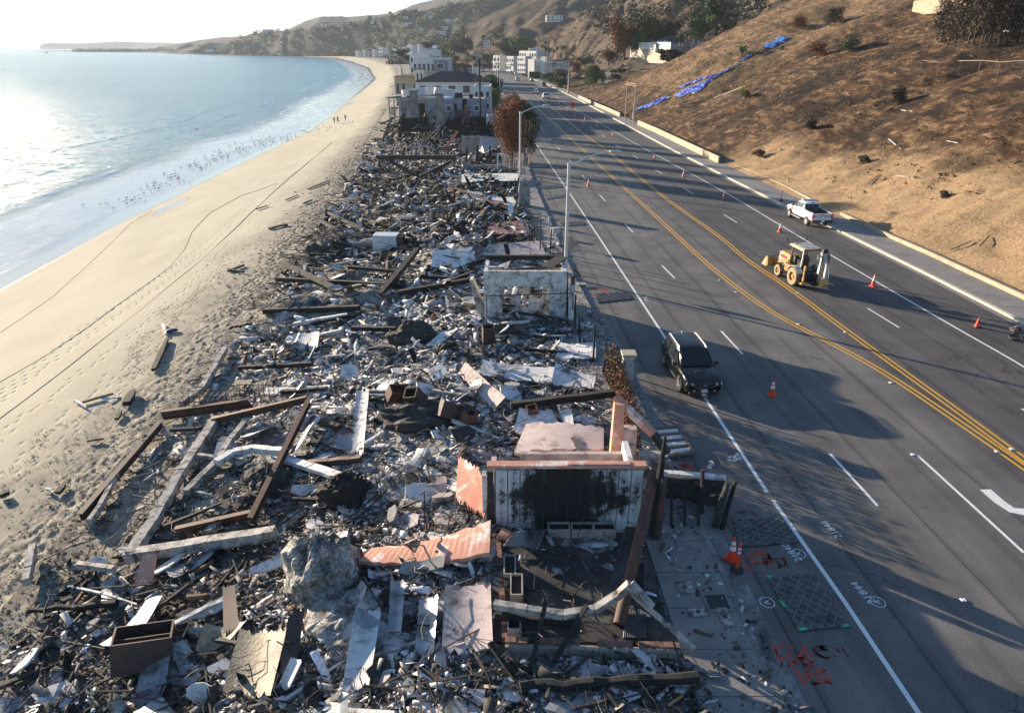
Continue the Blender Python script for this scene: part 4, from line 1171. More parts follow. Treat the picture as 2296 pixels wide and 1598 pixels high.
lump('rubble_heap', 770, 1110, .9, .8, .9, CHAR, 'small black heap with a pale torn scrap on top', 'burnt heap', 9)
lump('rubble_heap', 605, 1085, 1.0, 1.2, .9, CHAR2, 'dark heap between the rusty beam and the curved beam', 'burnt heap', 10)
lump('ash_pile', 130, 1510, .5, .5, .18, PLAST, 'small white ash pile on the dark soil at the near left', 'ash pile', 11, 16, 6)
lump('rubble_heap', 1120, 745, 1.2, .8, .6, CHAR2, 'dark heap just in front of the white box ruin', 'burnt heap', 12)
lump('rubble_heap', 925, 760, 1.4, .9, 1.0, CHAR2, 'dark crumpled heap in the middle distance of the rubble', 'burnt heap', 13)
# ---- burnt boxes
def open_box(name, px, py, d, rot, mat, label, cat='box', z=.0, t=.06, inner=True):
 root = empty(name, on(px, py, z), label=label, cat=cat)
 root.rotation_euler = rot
 w, l, h = d
 MB().box((0, 0, t / 2), (w, l, t)).build('base', mat, root)
 for nm, c, s in (('side', (-w / 2 + t / 2, 0, h / 2 + t), (t, l, h)), ('side', (w / 2 - t / 2, 0, h / 2 + t), (t, l, h)),
                     ('side', (0, -l / 2 + t / 2, h / 2 + t), (w - 2 * t - .004, t, h - .01)), ('side', (0, l / 2 - t / 2, h / 2 + t), (w - 2 * t - .004, t, h - .01))):
  MB().box(c, s).build(nm, mat, root)
 if inner: MB().box((0, 0, h * .55), (w - 2 * t - .01, .05, h * .7)).build('divider', mat, root)
 return root
open_box('burnt_appliance', 325, 1490, (1.7, 1.1, 1.0), (R(-12), R(8), R(20)), RUST2, 'burnt out metal box with an open top at the near left', 'appliance', .1)
open_box('burnt_cabinet', 1095, 770, (.7, .6, 1.0), (R(8), 0, R(10)), RUST2, 'rusted washing machine shell before the white box ruin', 'appliance', .1)
open_box('burnt_cabinet', 885, 905, (.9, .6, .7), (R(25), R(15), R(30)), RUST, 'orange rusted cabinet in the middle heap', 'cabinet', .3)
open_box('burnt_cabinet', 945, 915, (.7, .6, 1.0), (R(35), R(-15), R(-20)), RUST2, 'dark tilted cabinet beside the orange one', 'cabinet', .3)
open_box('burnt_cabinet', 1000, 948, (.8, .6, .7), (R(-20), R(25), R(15)), RUST2, 'dark flattened cabinet right of the middle heap', 'cabinet', .3)
open_box('burnt_cabinet', 1048, 955, (.6, .5, .5), (R(15), R(10), R(50)), RUST, 'small rusty box near the crossing beam', 'cabinet', .2)
open_box('burnt_cabinet', 1195, 940, (.5, .5, .5), (R(15), R(-10), R(10)), RUST, 'small brown metal box on the white floor panel', 'cabinet', .2)
tk = empty('white_tank', on(868, 560, .5), rz=R(-4), label='white box shaped tank with a dented pipe lying on the sand', cat='tank')
MB().box((0, 0, .25), (2.3, 1.6, 1.5), top=(.96, .9)).build('body', M('white_enamel', (.6, .62, .63), .5, var=.12, scale=3, bump=.1, c2=(.2, .18, .16), thr=.66), tk)
MB().box((1.35, 0, .2), (.5, 1.5, 1.4)).build('rusted_end', RUST2, tk)
MB().tube([(-1.15, 0, .2), (-1.8, .05, .15), (-2.3, .1, 0)], .38, 10).build('neck', CONCG, tk)
MB().tube([(-2.3, .1, 0), (-3.3, .2, -.1)], .22, 8).build('pipe', CONCG, tk)
for i, (px, py, r, lab, mt) in enumerate(((703, 1560, .28, 'round metal pot lying open in the near rubble', RUST2), (116, 1478, .32, 'dark round pot sunk in the soil at the near left', BLACKM), (988, 1410, .4, 'round stone basin half buried left of the garage', CONCG))):
 mb = MB().lathe([(r * .5, 0), (r * .9, .06), (r, .22), (r * .92, .22), (r * .8, .08), (0.01, .06)], n=16)
 tag(mb.build('pot', mt, loc=on(px, py, .12), rot=(.2, .1, 0), smooth=True), lab, 'pot')
# ---- the burnt garage in the foreground
GX0, GX1 = G(1112, 1190, 0).x, G(1432, 1188, 0).x
GY = G(1250, 1188, 0).y
def panel_mat():
 m, nt, b = base_mat('soot_blackened_panel')
 p = nt.nodes.new('ShaderNodeTexCoord').outputs['Object']
 sx = nt.nodes.new('ShaderNodeSeparateXYZ'); nt.links.new(p, sx.inputs[0])
 e = _math(nt, 'ABSOLUTE', sx.outputs[0])
 n = _noise(nt, _pos(nt), 3.5, 6, .7, .8); n2 = _noise(nt, _pos(nt), .55, 4, .6)
 wall = _pos(nt); sw = nt.nodes.new('ShaderNodeSeparateXYZ'); nt.links.new(wall, sw.inputs[0])
 side = _math(nt, 'MULTIPLY', _math(nt, 'ABSOLUTE', _math(nt, 'SUBTRACT', sw.outputs[0], (GX0 + GX1) / 2 - .1)), .19)
 hgt = _math(nt, 'MULTIPLY', _math(nt, 'ABSOLUTE', _math(nt, 'SUBTRACT', sw.outputs[2], 1.45)), .17)
 k = _math(nt, 'ADD', _math(nt, 'MULTIPLY', e, .6), _math(nt, 'MULTIPLY', n, .72))
 k = _math(nt, 'ADD', k, _math(nt, 'MULTIPLY', n2, .55))
 k = _math(nt, 'ADD', k, _math(nt, 'ADD', side, hgt))
 c = _ramp(nt, k, [(.78, (.014, .014, .014)), (.92, (.05, .05, .05)), (1.0, (.33, .33, .335)), (1.0, (.55, .55, .56))])
 c = _ramp(nt, _math(nt, 'MULTIPLY', k, .7), [(.69, (.012, .012, .012)), (.76, (.035, .035, .035)), (.81, (.34, .34, .35)), (.90, (.56, .56, .57))])
 nt.links.new(c, b.inputs['Base Color']); b.inputs['Roughness'].default_value = .8
 _bump(nt, b, n, .3, .01)
 return m
PANELM = panel_mat()
gar = empty('burnt_garage_wall', ((GX0 + GX1) / 2, GY, 0), label='soot blackened panelled garage wall with a salmon top edge standing in the foreground', cat='wall ruin')
W_ = GX1 - GX0; NP = 12; pw = W_ / NP; HW = 2.62
MB().box((0, .14, HW / 2), (W_ + .1, .16, HW)).build('wall_core', CONCG, gar)
for i in range(NP):
 o = MB().box((0, 0, HW / 2 + .02), (pw - .035, .09, HW - .1)).build('panel', PANELM, gar)
 o.location = (-W_ / 2 + pw * (i + .5), random.uniform(-.012, .012), 0)
MB().box((-.12, .16, HW + .07), (W_ + .35, .34, .12)).box((1.0, .16, HW + .14), (2.2, .22, .05)).build('coping', SALMON, gar)
MB().box((-W_ / 2 - .18, .1, 1.25), (.22, .2, 2.5)).build('end_post', CHAR2, gar)
MB().box((-W_ / 2 - .4, .2, 1.2), (.14, .3, 2.2)).build('end_post', PLAST, gar)
for s, x in ((1, W_ / 2 + .09),):
 MB().box((x, .3, 1.3), (.14, .5, 2.6)).build('end_post', SOOTW, gar)
MB().box((-W_ / 2 - .1, 1.2, .9), (.2, 1.8, 1.8)).build('return_wall', PLASTP, gar)
MB().box((W_ / 2 - .2, 1.6, 1.0), (.22, 2.6, 2.0)).build('return_wall', PLAST, gar)
MB().box((.4, 2.7, .8), (4.2, .2, 1.6)).build('back_wall', PLASTP, gar)
gf = MB(); gy0, gy1 = GY - 5.3, GY - .3
SOOTF = M('sooty_floor', (.035, .034, .033), .85, var=.4, scale=1.0, bump=.5, c2=(.13, .12, .11), thr=.6, w=.1)
gf.box(((GX0 + GX1) / 2, (gy0 + gy1) / 2, .02), (W_ + .2, gy1 - gy0, .24))
tag(gf.build('garage_floor', SOOTF), 'soot covered garage floor slab in front of the panelled wall', 'floor slab')
def planter(x, y, z, rz, lab, L=.78, w=.42, h=.38):
 r = empty('planter', (x, y, z), rz=rz, label=lab, cat='planter', group='concrete planters')
 t = .045
 for c, s in (((0, -w / 2, h / 2), (L, t, h)), ((0, w / 2, h / 2), (L, t, h)), ((-L / 2 + t / 2, 0, h / 2), (t, w - t - .004, h - .004)), ((L / 2 - t / 2, 0, h / 2), (t, w - t - .004, h - .004))):
  MB().box(c, s).build('side', TILEP, r)
 MB().box((0, 0, h * .4), (L - 2 * t - .01, w - t - .01, h * .75)).build('soil', CHAR, r)
 return r
for i, px in enumerate((1253, 1305, 1354)):
 g = G(px, 1200, .14); planter(g.x, GY - .42, .14, R(1), 'concrete planter at the foot of the sooty wall, %s of three' % ('left one', 'middle one', 'right one')[i])
for px, py, lab in ((1143, 1285, 'tall narrow planter on its own at the left of the garage floor'), (1158, 1330, 'second narrow planter at the left of the garage floor'), (1153, 1405, 'nearest narrow planter standing beside the brick kerb')):
 g = G(px, py, .14); planter(g.x, g.y, .14, R(90), lab, .95, .36, .4)
br = empty('low_brick_wall', G(1130, 1452, 0), label='low brick edging wall with pale coping tiles at the near side of the garage', cat='brick wall')
a, b_ = G(1132, 1462, 0), G(1522, 1475, 0)
MB().bar(a + Vector((0, .1, .05)), b_ + Vector((0, .1, .05)), .2, .25).build('footing', CONCG, br).location = -br.location
nb = 30
dirv = (b_ - a) / nb
b_me = MB().box((0, 0, .17), (dirv.length - .012, .1, .34)).build('coping_tile', TILEP, br)
t_me = MB().box((0, 0, 0), (dirv.length - .012, .2, .075)).build('brick', BRICK, br)
ang = math.atan2(dirv.y, dirv.x)
for i in range(nb):
 p = a + dirv * (i + .5) - br.location
 for k, (me, dy, z) in enumerate(((b_me, -.06, .0), (t_me, .08, .40))):
  if k == 1 and i in (4, 5, 13, 14, 15, 22): continue
  o = me if i == 0 else me.copy()
  if i: col.objects.link(o); CH.setdefault(br.name, []).append(o)
  o.location = (p.x, p.y + dy, z + random.uniform(-.01, .01)); o.rotation_euler = (0, random.uniform(-.02, .02), ang + random.uniform(-.02, .02))
bl = empty('brick_edging', G(1128, 1445, 0), label='low brick edging running up the left side of the garage floor', cat='brick edging')
a2, b2 = G(1133, 1455, 0), G(1118, 1230, 0)
n2 = 26; dv = (b2 - a2) / n2
for i in range(n2):
 for row in range(3):
  if row == 2 and random.random() < .35: continue
  p = a2 + dv * (i + .5 + .5 * (row % 2)) - bl.location
  if i == 0 and row == 0:
   bm0 = MB().box((0, 0, 0), (dv.length - .015, .16, .085)).build('brick', BRICK, bl); o = bm0
  else:
   o = bm0.copy(); col.objects.link(o)
  o.location = (p.x, p.y, .05 + row * .1); o.rotation_euler = (0, 0, math.atan2(dv.y, dv.x) + random.uniform(-.05, .05))
def path_beam(name, pts, w, h, mat, lab, cat='beam', group=None):
 P_ = [on(px, py, z) for px, py, z in pts]; mb = MB()
 for a_, c_ in zip(P_[:-1], P_[1:]): mb.bar(a_, c_, w * random.uniform(.9, 1.1), h * random.uniform(.9, 1.1), w2=w, h2=h)
 return tag(mb.build(name, mat), lab, cat, group)
path_beam('sagging_beam', [(1108, 1405, .9), (1180, 1412, .8), (1260, 1418, .7), (1330, 1412, .8), (1382, 1400, 1.2), (1405, 1400, 1.6), (1455, 1420, 1.0)], .22, .22, CMB, 'sagging pale burnt beam crossing the garage from left to right')
path_beam('sagging_beam', [(1110, 1412, .6), (1190, 1418, .5), (1300, 1424, .45)], .16, .26, CHAR, 'black beam hanging just under the sagging pale one')
for (a_, c_, lab) in (((1222, 1408, 1.0), (1188, 1512, .1), 'thin black spar sloping down over the brick edging'), ((1312, 1408, .9), (1240, 1492, .1), 'longer black spar sloping toward the brick edging'),
                      ((1098, 1470, .5), (1160, 1535, .1), 'black spar left of the near charred trunk'),
                      ((1400, 1395, 1.3), (1555, 1465, .2), 'pale broken beam reaching over the pavement'), ((1400, 1388, 1.4), (1500, 1420, .3), 'charred beam reaching right from the broken column')):
 path_beam('spar', [a_, c_], .12, .12, CMB if 'pale' in lab else CHAR, lab, 'spar')
def tall(px, py, h):          # top of something standing over a ground point
 return on(px, py, h)
P0, P1 = G(1392, 1402, .3), A(1468, 1068, 0)
base = G(1388, 1400, .2); topd = ray(1466, 1066)
tt = (base.y + 4.6) / topd.y; P1 = Vector((topd.x * tt, topd.y * tt, CAM_H + topd.z * tt))
tag(MB().tube([base, base.lerp(P1, .5), P1], .19, 12).build('leaning_column', RUST, smooth=True), 'leaning rusty round steel column at the right of the garage', 'steel column')
tag(MB().tube([P1 + Vector((-.15, 0, -.1)), P1 + Vector((.02, .05, .25))], [.26, .2], 10).build('column_cap', RUST2), 'dark crooked cap on top of the leaning column', 'column cap')
def corr(name, c, lab):
 a_, b2_, c_, d_ = c       # near-left, far-left, far-right, near-right world points
 n = 26; vs = []; fs = []
 for i in range(n + 1):
  u = i / n; off = Vector((0, 0, .035 * (1 if i % 2 else -1)))
  vs += [a_.lerp(d_, u) + off, b2_.lerp(c_, u) + off]
 for i in range(n): fs.append((2 * i, 2 * i + 2, 2 * i + 3, 2 * i + 1))
 k = len(vs); vs += [v - Vector((0, 0, .01)) for v in vs]; fs += [tuple(k + q for q in reversed(f)) for f in list(fs)]
 return tag(MB().add(vs, fs).build(name, GALV), lab, 'corrugated sheet', 'corrugated sheets')
corr('corrugated_sheet', (on(1366, 1330, .4), G(1402, 1180, 1.0), G(1440, 1178, 1.2), on(1412, 1340, .6)), 'corrugated metal sheet propped under the leaning column')
corr('corrugated_sheet', (on(1395, 1440, .2), G(1415, 1260, .25), G(1446, 1262, .3), on(1448, 1442, .2)), 'corrugated metal sheet lying flat right of the garage floor')
corr('corrugated_sheet', (G(1128, 1222, .3), G(1150, 1192, .8), G(1222, 1188, .5), G(1205, 1232, .3)), 'dark corrugated scrap at the left foot of the wall')
def post(px, py, h, r, mat, lab, name='charred_post', taper=.4, lean=(0, 0), group='charred posts'):
 g = on(px, py, -.1)
 o = MB().tube([g, g + Vector((lean[0] * .5, lean[1] * .5, h * .6)), g + Vector((lean[0], lean[1], h))], [r, r * .85, r * taper], 7).build(name, mat)
 return tag(o, lab, 'post', group)
post(1462, 1200, 4.2, .16, CHAR, 'tallest black charred post with a pointed tip beside the garage', lean=(.1, 0), taper=.3)
post(1474, 1205, 2.6, .14, RUST2, 'square rusty post just right of the tallest charred post', taper=.9)
post(1572, 1150, 1.9, .1, CHAR2, 'pale and black gate post near the pavement', taper=.8, lean=(-.1, .2))
post(1602, 1180, 1.8, .14, CHAR2, 'broken stone pier post at the edge of the pavement', taper=.6, lean=(.35, .3))
post(1618, 1185, 1.9, .10, CHAR, 'charred slat leaning right at the edge of the pavement', taper=.7, lean=(.4, .4))
wl_ = empty('gate_wall', G(1545, 1080, 0), label='low burnt gate wall with a pale top beam reaching to the pavement', cat='wall ruin')
ga, gb = G(1478, 1120, 0), G(1618, 1132, 0)
MB().bar(ga + Vector((0, 0, 1.25)) - wl_.location, gb + Vector((0, 0, 1.25)) - wl_.location, .25, .12).build('top_beam', PLAST, wl_)
MB().bar(ga + Vector((0, 0, .55)) - wl_.location, gb + Vector((0, 0, .55)) - wl_.location, .16, 1.1).build('wall', CHAR2, wl_)
for k, px in enumerate((1500, 1530, 1560, 1600)):
 c = G(px, 1175, 0); MB().bar(Vector((c.x, c.y - .3, .2)) - wl_.location, Vector((c.x + .2, c.y + .8, .7 + .1 * k)) - wl_.location, .1, .12).build('rail', CHAR, wl_)
for i, (px, py, s) in enumerate(((1600, 1100, .5), (1585, 1085, .35), (1612, 1120, .4), (1596, 1150, .45), (1608, 1165, .3), (1590, 1075, .35))):
 put_slab('pink_plaster_slab' if i % 2 else 'plaster_slab', G(px, py).x, G(px, py).y, s, .4, i, i, z=.2 + .5 * (i % 2))
sp = empty('salmon_gatepost', on(1378, 1045), label='tall salmon stucco gatepost with a tilted beam behind the sooty wall', cat='gatepost')
MB().box((0, 0, 1.5), (.5, .45, 3.0), top=(.8, .9)).build('pier', SALMON, sp)
MB().box((.5, .1, .9), (.6, .4, 1.8)).build('pier', PLASTP, sp)
a_ = Vector((-.15, .3, 3.1)); MB().bar(a_, Vector((1.35, -.6, 1.9)), .3, .25).build('fallen_beam', SALMON, sp)
MB().bar(Vector((1.35, -.6, 1.9)), Vector((1.9, -1.0, 1.25)), .25, .25).build('fallen_beam', CHAR2, sp)
for i in range(5): MB().box((1.3 + i * .04, -.4, .2 + i * .15), (1.1, 1.2 - i * .18, .13)).build('step', CMB, sp)
# ==== WRITING
def text_mesh(name, body, size, mat, mtx, parent=None, italic=0.0, extrude=.002):
 cu = bpy.data.curves.new('t', 'FONT'); cu.body = body; cu.size = size; cu.extrude = extrude
 cu.align_x = 'CENTER'; cu.align_y = 'CENTER'; cu.shear = italic; cu.resolution_u = 2
 to = bpy.data.objects.new('t', cu); col.objects.link(to)
 dg = bpy.context.evaluated_depsgraph_get()
 me = bpy.data.meshes.new_from_object(to.evaluated_get(dg))
 bpy.data.objects.remove(to)
 me.transform(mtx); me.materials.clear(); me.materials.append(mat)
 me.name = name
 return link_mesh(name, me, parent)
# ==== VEHICLES (forward is +Y in their own space)
RUBBER = M('tyre_rubber', (.025, .025, .025), .8, var=.2, bump=.2)
TRIM = M('black_trim', (.02, .02, .021), .5, var=.1, bump=0)
ALLOY = M('alloy_rim', (.55, .55, .56), .3, metal=.7, var=.05, bump=0)
GLASS = emit_free_glass('dark_glass')
CLEARL = M('headlamp_lens', (.7, .72, .75), .12, var=.05, bump=0)
REDL = M('tail_lamp_lens', (.55, .02, .015), .2, var=.05, bump=0)
AMBER = M('amber_lens', (.8, .25, .02), .2, var=.05, bump=0)
PLATE = M('number_plate', (.75, .76, .78), .4, var=.03, bump=0)
BLUEP = M('blue_print', (.02, .04, .22), .5, var=.05, bump=0)
REDP = M('red_stripe_paint', (.55, .02, .03), .4, var=.05, bump=0)
def paint(name, c, rough=.25, met=0):
 return M(name, c, rough, met, var=.04, scale=1, bump=0, coat=.8 if c[0] > .1 else .25, spec=.5 if c[0] > .1 else .3)
def loft(stations, n_half, mat, name, parent, smooth=True, cap=True):
 """stations: [(y, [(x,z)...])], the half profile from bottom centre round to top centre"""
 vs, fs = [], []
 rings = []
 for y, prof in stations:
  ring = [(x, y, z) for x, z in prof] + [(-x, y, z) for x, z in reversed(prof[1:-1])]
  rings.append(ring)
 m = len(rings[0])
 for r in rings: vs += r
 for i in range(len(rings) - 1):
  for j in range(m):
   j2 = (j + 1) % m
   fs.append((i * m + j, i * m + j2, (i + 1) * m + j2, (i + 1) * m + j)[::-1])
 if cap:
  fs.append(tuple(range(m))); fs.append(tuple(range((len(rings) - 1) * m, len(rings) * m))[::-1])
 mb = MB(); mb.add(vs, fs)
 return mb.build(name, mat, parent, smooth=smooth)
def bprof(zb, zt, w, tum=.07, crown=.03):
 return [(0, zb), (w * .8, zb), (w * .97, zb + .10), (w, zb + .30), (w * .995, (zb + zt) / 2 + .08), (w * .97, zt - .10), (w * .93, zt - .03), (w * (1 - tum) * .85, zt), (0, zt + crown)]
def gprof(zb, zt, wb, wt):
 return [(0, zb), (wb, zb), (wb + (wt - wb) * .5, (zb + zt) / 2), (wt, zt - .06), (wt - .05, zt - .01), (wt * .6, zt + .02), (0, zt + .03)]
def quad_panel(name, c, mat, parent, off=.012, ins=(0, 0), frame=None):
 """c: four points bl, br, tr, tl; a thin pane laid just over them"""
 a, b_, d, e = [Vector(p) for p in c]
 n = (b_ - a).cross(e - a).normalized()
 vs = [p + n * off for p in (a, b_, d, e)] + [p - n * .01 for p in (a, b_, d, e)]
 return MB().add(vs, [(0, 1, 2, 3), (7, 6, 5, 4), (0, 4, 5, 1), (1, 5, 6, 2), (2, 6, 7, 3), (3, 7, 4, 0)]).build(name, mat, parent)
def wheel(parent, x, y, r, w, rim, spokes=5, rimr=.62, name='wheel', rimw=None):
 s = 1 if x > 0 else -1
 root = MB().lathe([(r * .6, -w / 2), (r * .93, -w / 2), (r, -w / 2 + .04), (r, w / 2 - .04), (r * .93, w / 2), (r * .6, w / 2), (r * .6, -w / 2)], n=20, axis='X').build(name, RUBBER, parent, smooth=True, loc=(x, y, r))
 mb = MB().lathe([(r * rimr, s * w * .42), (r * (rimr - .06), s * w * .45), (r * (rimr - .1), s * w * .2), (.01, s * w * .18)], n=20, axis='X')
 for k in range(spokes):
  a = 2 * math.pi * k / spokes
  mb.bar((s * w * .40, 0, 0), (s * w * .44, math.cos(a) * r * rimr * .96, math.sin(a) * r * rimr * .96), .07, .05, up=(1, 0, 0), w2=.10)
 mb.lathe([(.06, s * w * .44), (.05, s * w * .50), (.005, s * w * .5)], n=8, axis='X')
 mb.build('rim', rim, root)
 return root
def arch(mb, x, y, r, R_, th=.03):
 s = 1 if x > 0 else -1; n = 14
 for k in range(n):
  a0, a1 = math.pi * k / n, math.pi * (k + 1) / n
  vs = []
  for a in (a0, a1):
   for rr in (r, R_):
    for dx in (0, s * th):
     vs.append((x + dx, y + math.cos(a) * rr, r * .92 + math.sin(a) * rr * 1.0 - .0))
  mb.add(vs, [(0, 2, 3, 1), (4, 5, 7, 6), (2, 6, 7, 3), (0, 1, 5, 4), (1, 3, 7, 5), (0, 4, 6, 2)])
def make_suv(label, loc, rz, pm, rim=ALLOY, detail=True, cat='suv', group=None, name='sport_utility_car'):
 r = empty(name, loc, rz=rz, label=label, cat=cat, group=group)
 w = 1.0
 st = [(-2.50, bprof(.45, 1.00, w * .86)), (-2.42, bprof(.34, 1.08, w * .95)), (-1.9, bprof(.30, 1.12, w)), (0, bprof(.28, 1.10, w)), (.95, bprof(.28, 1.10, w)), (1.6, bprof(.30, 1.06, w * .99)), (2.15, bprof(.32, .98, w * .95)), (2.42, bprof(.34, .90, w * .86)), (2.52, bprof(.42, .72, w * .78))]
 loft(st, 9, pm, 'body', r)
 gs = [(-2.36, gprof(1.02, 1.20, .84, .70)), (-2.18, gprof(1.02, 1.68, .88, .70)), (-1.6, gprof(1.04, 1.74, .90, .73)), (-.4, gprof(1.04, 1.76, .91, .74)), (.15, gprof(1.04, 1.73, .91, .73)), (1.08, gprof(1.0, 1.10, .86, .80))]
 loft(gs, 7, pm, 'cabin', r)
 quad_panel('windscreen', [(.80, 1.03, 1.16), (-.80, 1.03, 1.16), (-.66, .20, 1.73), (.66, .20, 1.73)][::1], GLASS, r, off=.03)
 quad_panel('rear_window', [(-.74, -2.34, 1.24), (.74, -2.34, 1.24), (.62, -2.19, 1.62), (-.62, -2.19, 1.62)], GLASS, r, off=.02)
 for s in (1, -1):
  for (y0, y1, t0, t1) in ((-.12, .78, -.12, .18), (-1.10, -.20, -1.08, -.2), (-2.05, -1.2, -1.95, -1.2)):
   c = [(s * .915, y0, 1.13), (s * .915, y1, 1.13), (s * .765, t1, 1.64), (s * .765, t0, 1.64)]
   if s < 0: c = [c[1], c[0], c[3], c[2]]
   quad_panel('side_window', c, GLASS, r, off=.014)
 if detail:
  mb = MB()
  for k in range(7):
   x = -.48 + k * .16
   mb.box((x, -.35, 1.80), (.035, .95, .02)).box((x, -1.45, 1.785), (.035, .85, .02))
  mb.build('roof_rib', pm, r)
  for s in (1, -1):
   MB().tube([(s * .69, -2.0, 1.74), (s * .70, -1.8, 1.80), (s * .71, -.2, 1.81), (s * .70, .1, 1.75)], .022, 6).build('roof_rail', ALLOY, r)
   mm = MB().box((s * 1.10, .72, 1.17), (.22, .14, .17), top=(.85, .8)).bar((s * .92, .74, 1.10), (s * 1.04, .72, 1.12), .06, .05).build('mirror', TRIM, r)
   MB().box((s * 1.0, -.45, .43), (.05, 2.7, .10)).build('sill', ALLOY if s < 0 else TRIM, r)
   for yy in (.05, -1.05): MB().box((s * .995, yy, 1.0), (.04, .2, .035)).build('door_handle', ALLOY, r)
   MB().box((s * .70, 2.33, .80), (.40, .26, .13), rot=(R(-12), 0, R(-24 * s)), top=(.8, .7)).build('headlamp', CLEARL, r)
   MB().box((s * .80, 2.23, .77), (.12, .12, .09), rot=(0, 0, R(-30 * s))).build('indicator', AMBER, r)
   MB().box((s * .62, 2.47, .47), (.32, .06, .05), rot=(0, 0, R(-18 * s))).build('fog_lamp', CLEARL, r)
   MB().box((s * .78, -2.44, .95), (.3, .12, .16)).build('tail_lamp', REDL, r)
  MB().box((0, 2.49, .70), (.98, .08, .22), top=(1.05, 1)).build('grille', TRIM, r)
  MB().box((0, 2.45, .36), (1.5, .12, .18)).build('bumper_skirt', TRIM, r)
  MB().box((0, 1.58, 1.09), (.5, .16, .035)).build('bonnet_scoop', TRIM, r)
  bd = MB().lathe([(.11, 0), (.105, .012), (.01, .012)], n=20, axis='Y').build('badge', BLUEP, r, loc=(0, 2.53, .76)); bd.scale = (1, 1, .5)
  mt = Matrix.Translation((0, 2.548, .76)) @ Matrix.Rotation(R(180), 4, 'Z') @ Matrix.Rotation(R(90), 4, 'X')
  text_mesh('badge_lettering', 'Ford', .085, PLATE, mt, r, .3)
  pl = MB().box((0, 2.535, .47), (.32, .02, .16)).build('number_plate', PLATE, r)
  mt = Matrix.Translation((0, 2.548, .465)) @ Matrix.Rotation(R(180), 4, 'Z') @ Matrix.Rotation(R(90), 4, 'X')
  text_mesh('plate_number', '8MDF707', .085, BLUEP, mt, r)
  MB().tube([(0, -1.95, 1.76), (0, -2.05, 1.85)], .03, 6).build('aerial', CLEARL, r)
 mb = MB()
 for s in (1, -1):
  for y in (1.55, -1.45): arch(mb, s * .985, y, .40, .47, .025)
 mb.build('wheel_arch', TRIM, r)
 for s in (1, -1):
  for y in (1.55, -1.45): wheel(r, s * .90, y, .385, .26, rim)
 return r
def make_pickup(label, loc, rz, pm, rescue=True, group=None):
 r = empty('pickup_truck', loc, rz=rz, label=label, cat='pickup truck', group=group)
 w = 1.0
 st = [(-2.95, bprof(.72, 1.00, w * .95, crown=0)), (-2.85, bprof(.55, 1.02, w, crown=0)), (-.75, bprof(.52, 1.02, w, crown=0)), (-.72, bprof(.50, 1.34, w)), (1.0, bprof(.48, 1.34, w)), (1.25, bprof(.48, 1.33, w)), (2.3, bprof(.50, 1.24, w * .98)), (2.75, bprof(.52, 1.16, w * .93)), (2.9, bprof(.62, 1.02, w * .86))]
 loft(st, 9, pm, 'body', r)
 gs = [(-.70, gprof(1.26, 1.36, .90, .82)), (-.52, gprof(1.26, 1.92, .92, .76)), (.1, gprof(1.26, 1.99, .93, .77)), (.75, gprof(1.26, 1.95, .93, .76)), (1.38, gprof(1.26, 1.34, .88, .84))]
 loft(gs, 7, pm, 'cab', r)
 quad_panel('windscreen', [(.80, 1.34, 1.40), (-.80, 1.34, 1.40), (-.70, .82, 1.92), (.70, .82, 1.92)], GLASS, r, off=.03)
 quad_panel('rear_window', [(-.74, -.68, 1.44), (.74, -.68, 1.44), (.66, -.55, 1.82), (-.66, -.55, 1.82)], GLASS, r, off=.02)
 SKYG = emit_free_glass('side_glass', (.10, .13, .14), .08)
 for s in (1, -1):
  for (y0, y1, t0, t1) in ((.38, 1.16, .38, .78), (-.42, .26, -.36, .26)):
   c = [(s * .935, y0, 1.40), (s * .935, y1, 1.40), (s * .80, t1, 1.86), (s * .80, t0, 1.86)]
   if s < 0: c = [c[1], c[0], c[3], c[2]]
   quad_panel('side_window', c, SKYG, r, off=.014)
 BEDL = M('bed_liner', (.03, .03, .032), .8, var=.2, bump=.2)
 MB().box((0, -1.83, 1.05), (1.62, 2.15, .04)).build('bed_floor', BEDL, r)
 for s in (1, -1):
  MB().box((s * .93, -1.83, 1.21), (.13, 2.22, .36), top=(.9, 1)).build('bed_side', pm, r)
  MB().box((s * .855, -1.83, 1.2), (.02, 2.12, .33)).build('bed_side_liner', BEDL, r)
 tg = MB().box((0, -2.93, 1.02), (1.72, .09, .72), top=(1, .9)).build('tailgate', pm, r)
 MB().box((0, -2.985, 1.26), (.24, .02, .07)).build('handle', TRIM, tg)
 MB().box((0, -.85, 1.25), (1.6, .35, .38)).build('tool_box', BEDL, r)
 MB().box((-.45, -1.3, 1.14), (.5, .3, .14)).build('cargo', CLEARL, r)
 MB().box((0, -3.03, .63), (2.0, .20, .22), top=(1, .8)).build('rear_bumper', TRIM, r)
 MB().box((0, -3.145, .68), (.32, .02, .16)).build('number_plate', PLATE, r)
 MB().box((0, -.60, 1.95), (.30, .08, .07)).build('brake_lamp', REDL, r)
 for s in (1, -1):
  MB().box((s * .93, -2.93, 1.10), (.17, .14, .36)).build('tail_lamp', REDL, r)
  MB().box((s * 1.16, 1.12, 1.48), (.22, .14, .26)).bar((s * .95, 1.1, 1.40), (s * 1.08, 1.12, 1.42), .06, .06).build('mirror', TRIM, r)
  MB().box((s * 1.06, .35, .42), (.16, 2.0, .06)).build('running_board', ALLOY, r)
  MB().box((s * .78, 2.84, .98), (.3, .12, .18)).build('headlamp', CLEARL, r)
  for yy in (.45, -.38): MB().box((s * 1.0, yy, 1.22), (.04, .18, .04)).build('door_handle', TRIM, r)
  MB().box((s * 1.003, -.70, .9), (.006, .018, .75)).box((s * 1.003, .32, .9), (.006, .018, .75)).build('door_seam', TRIM, r)
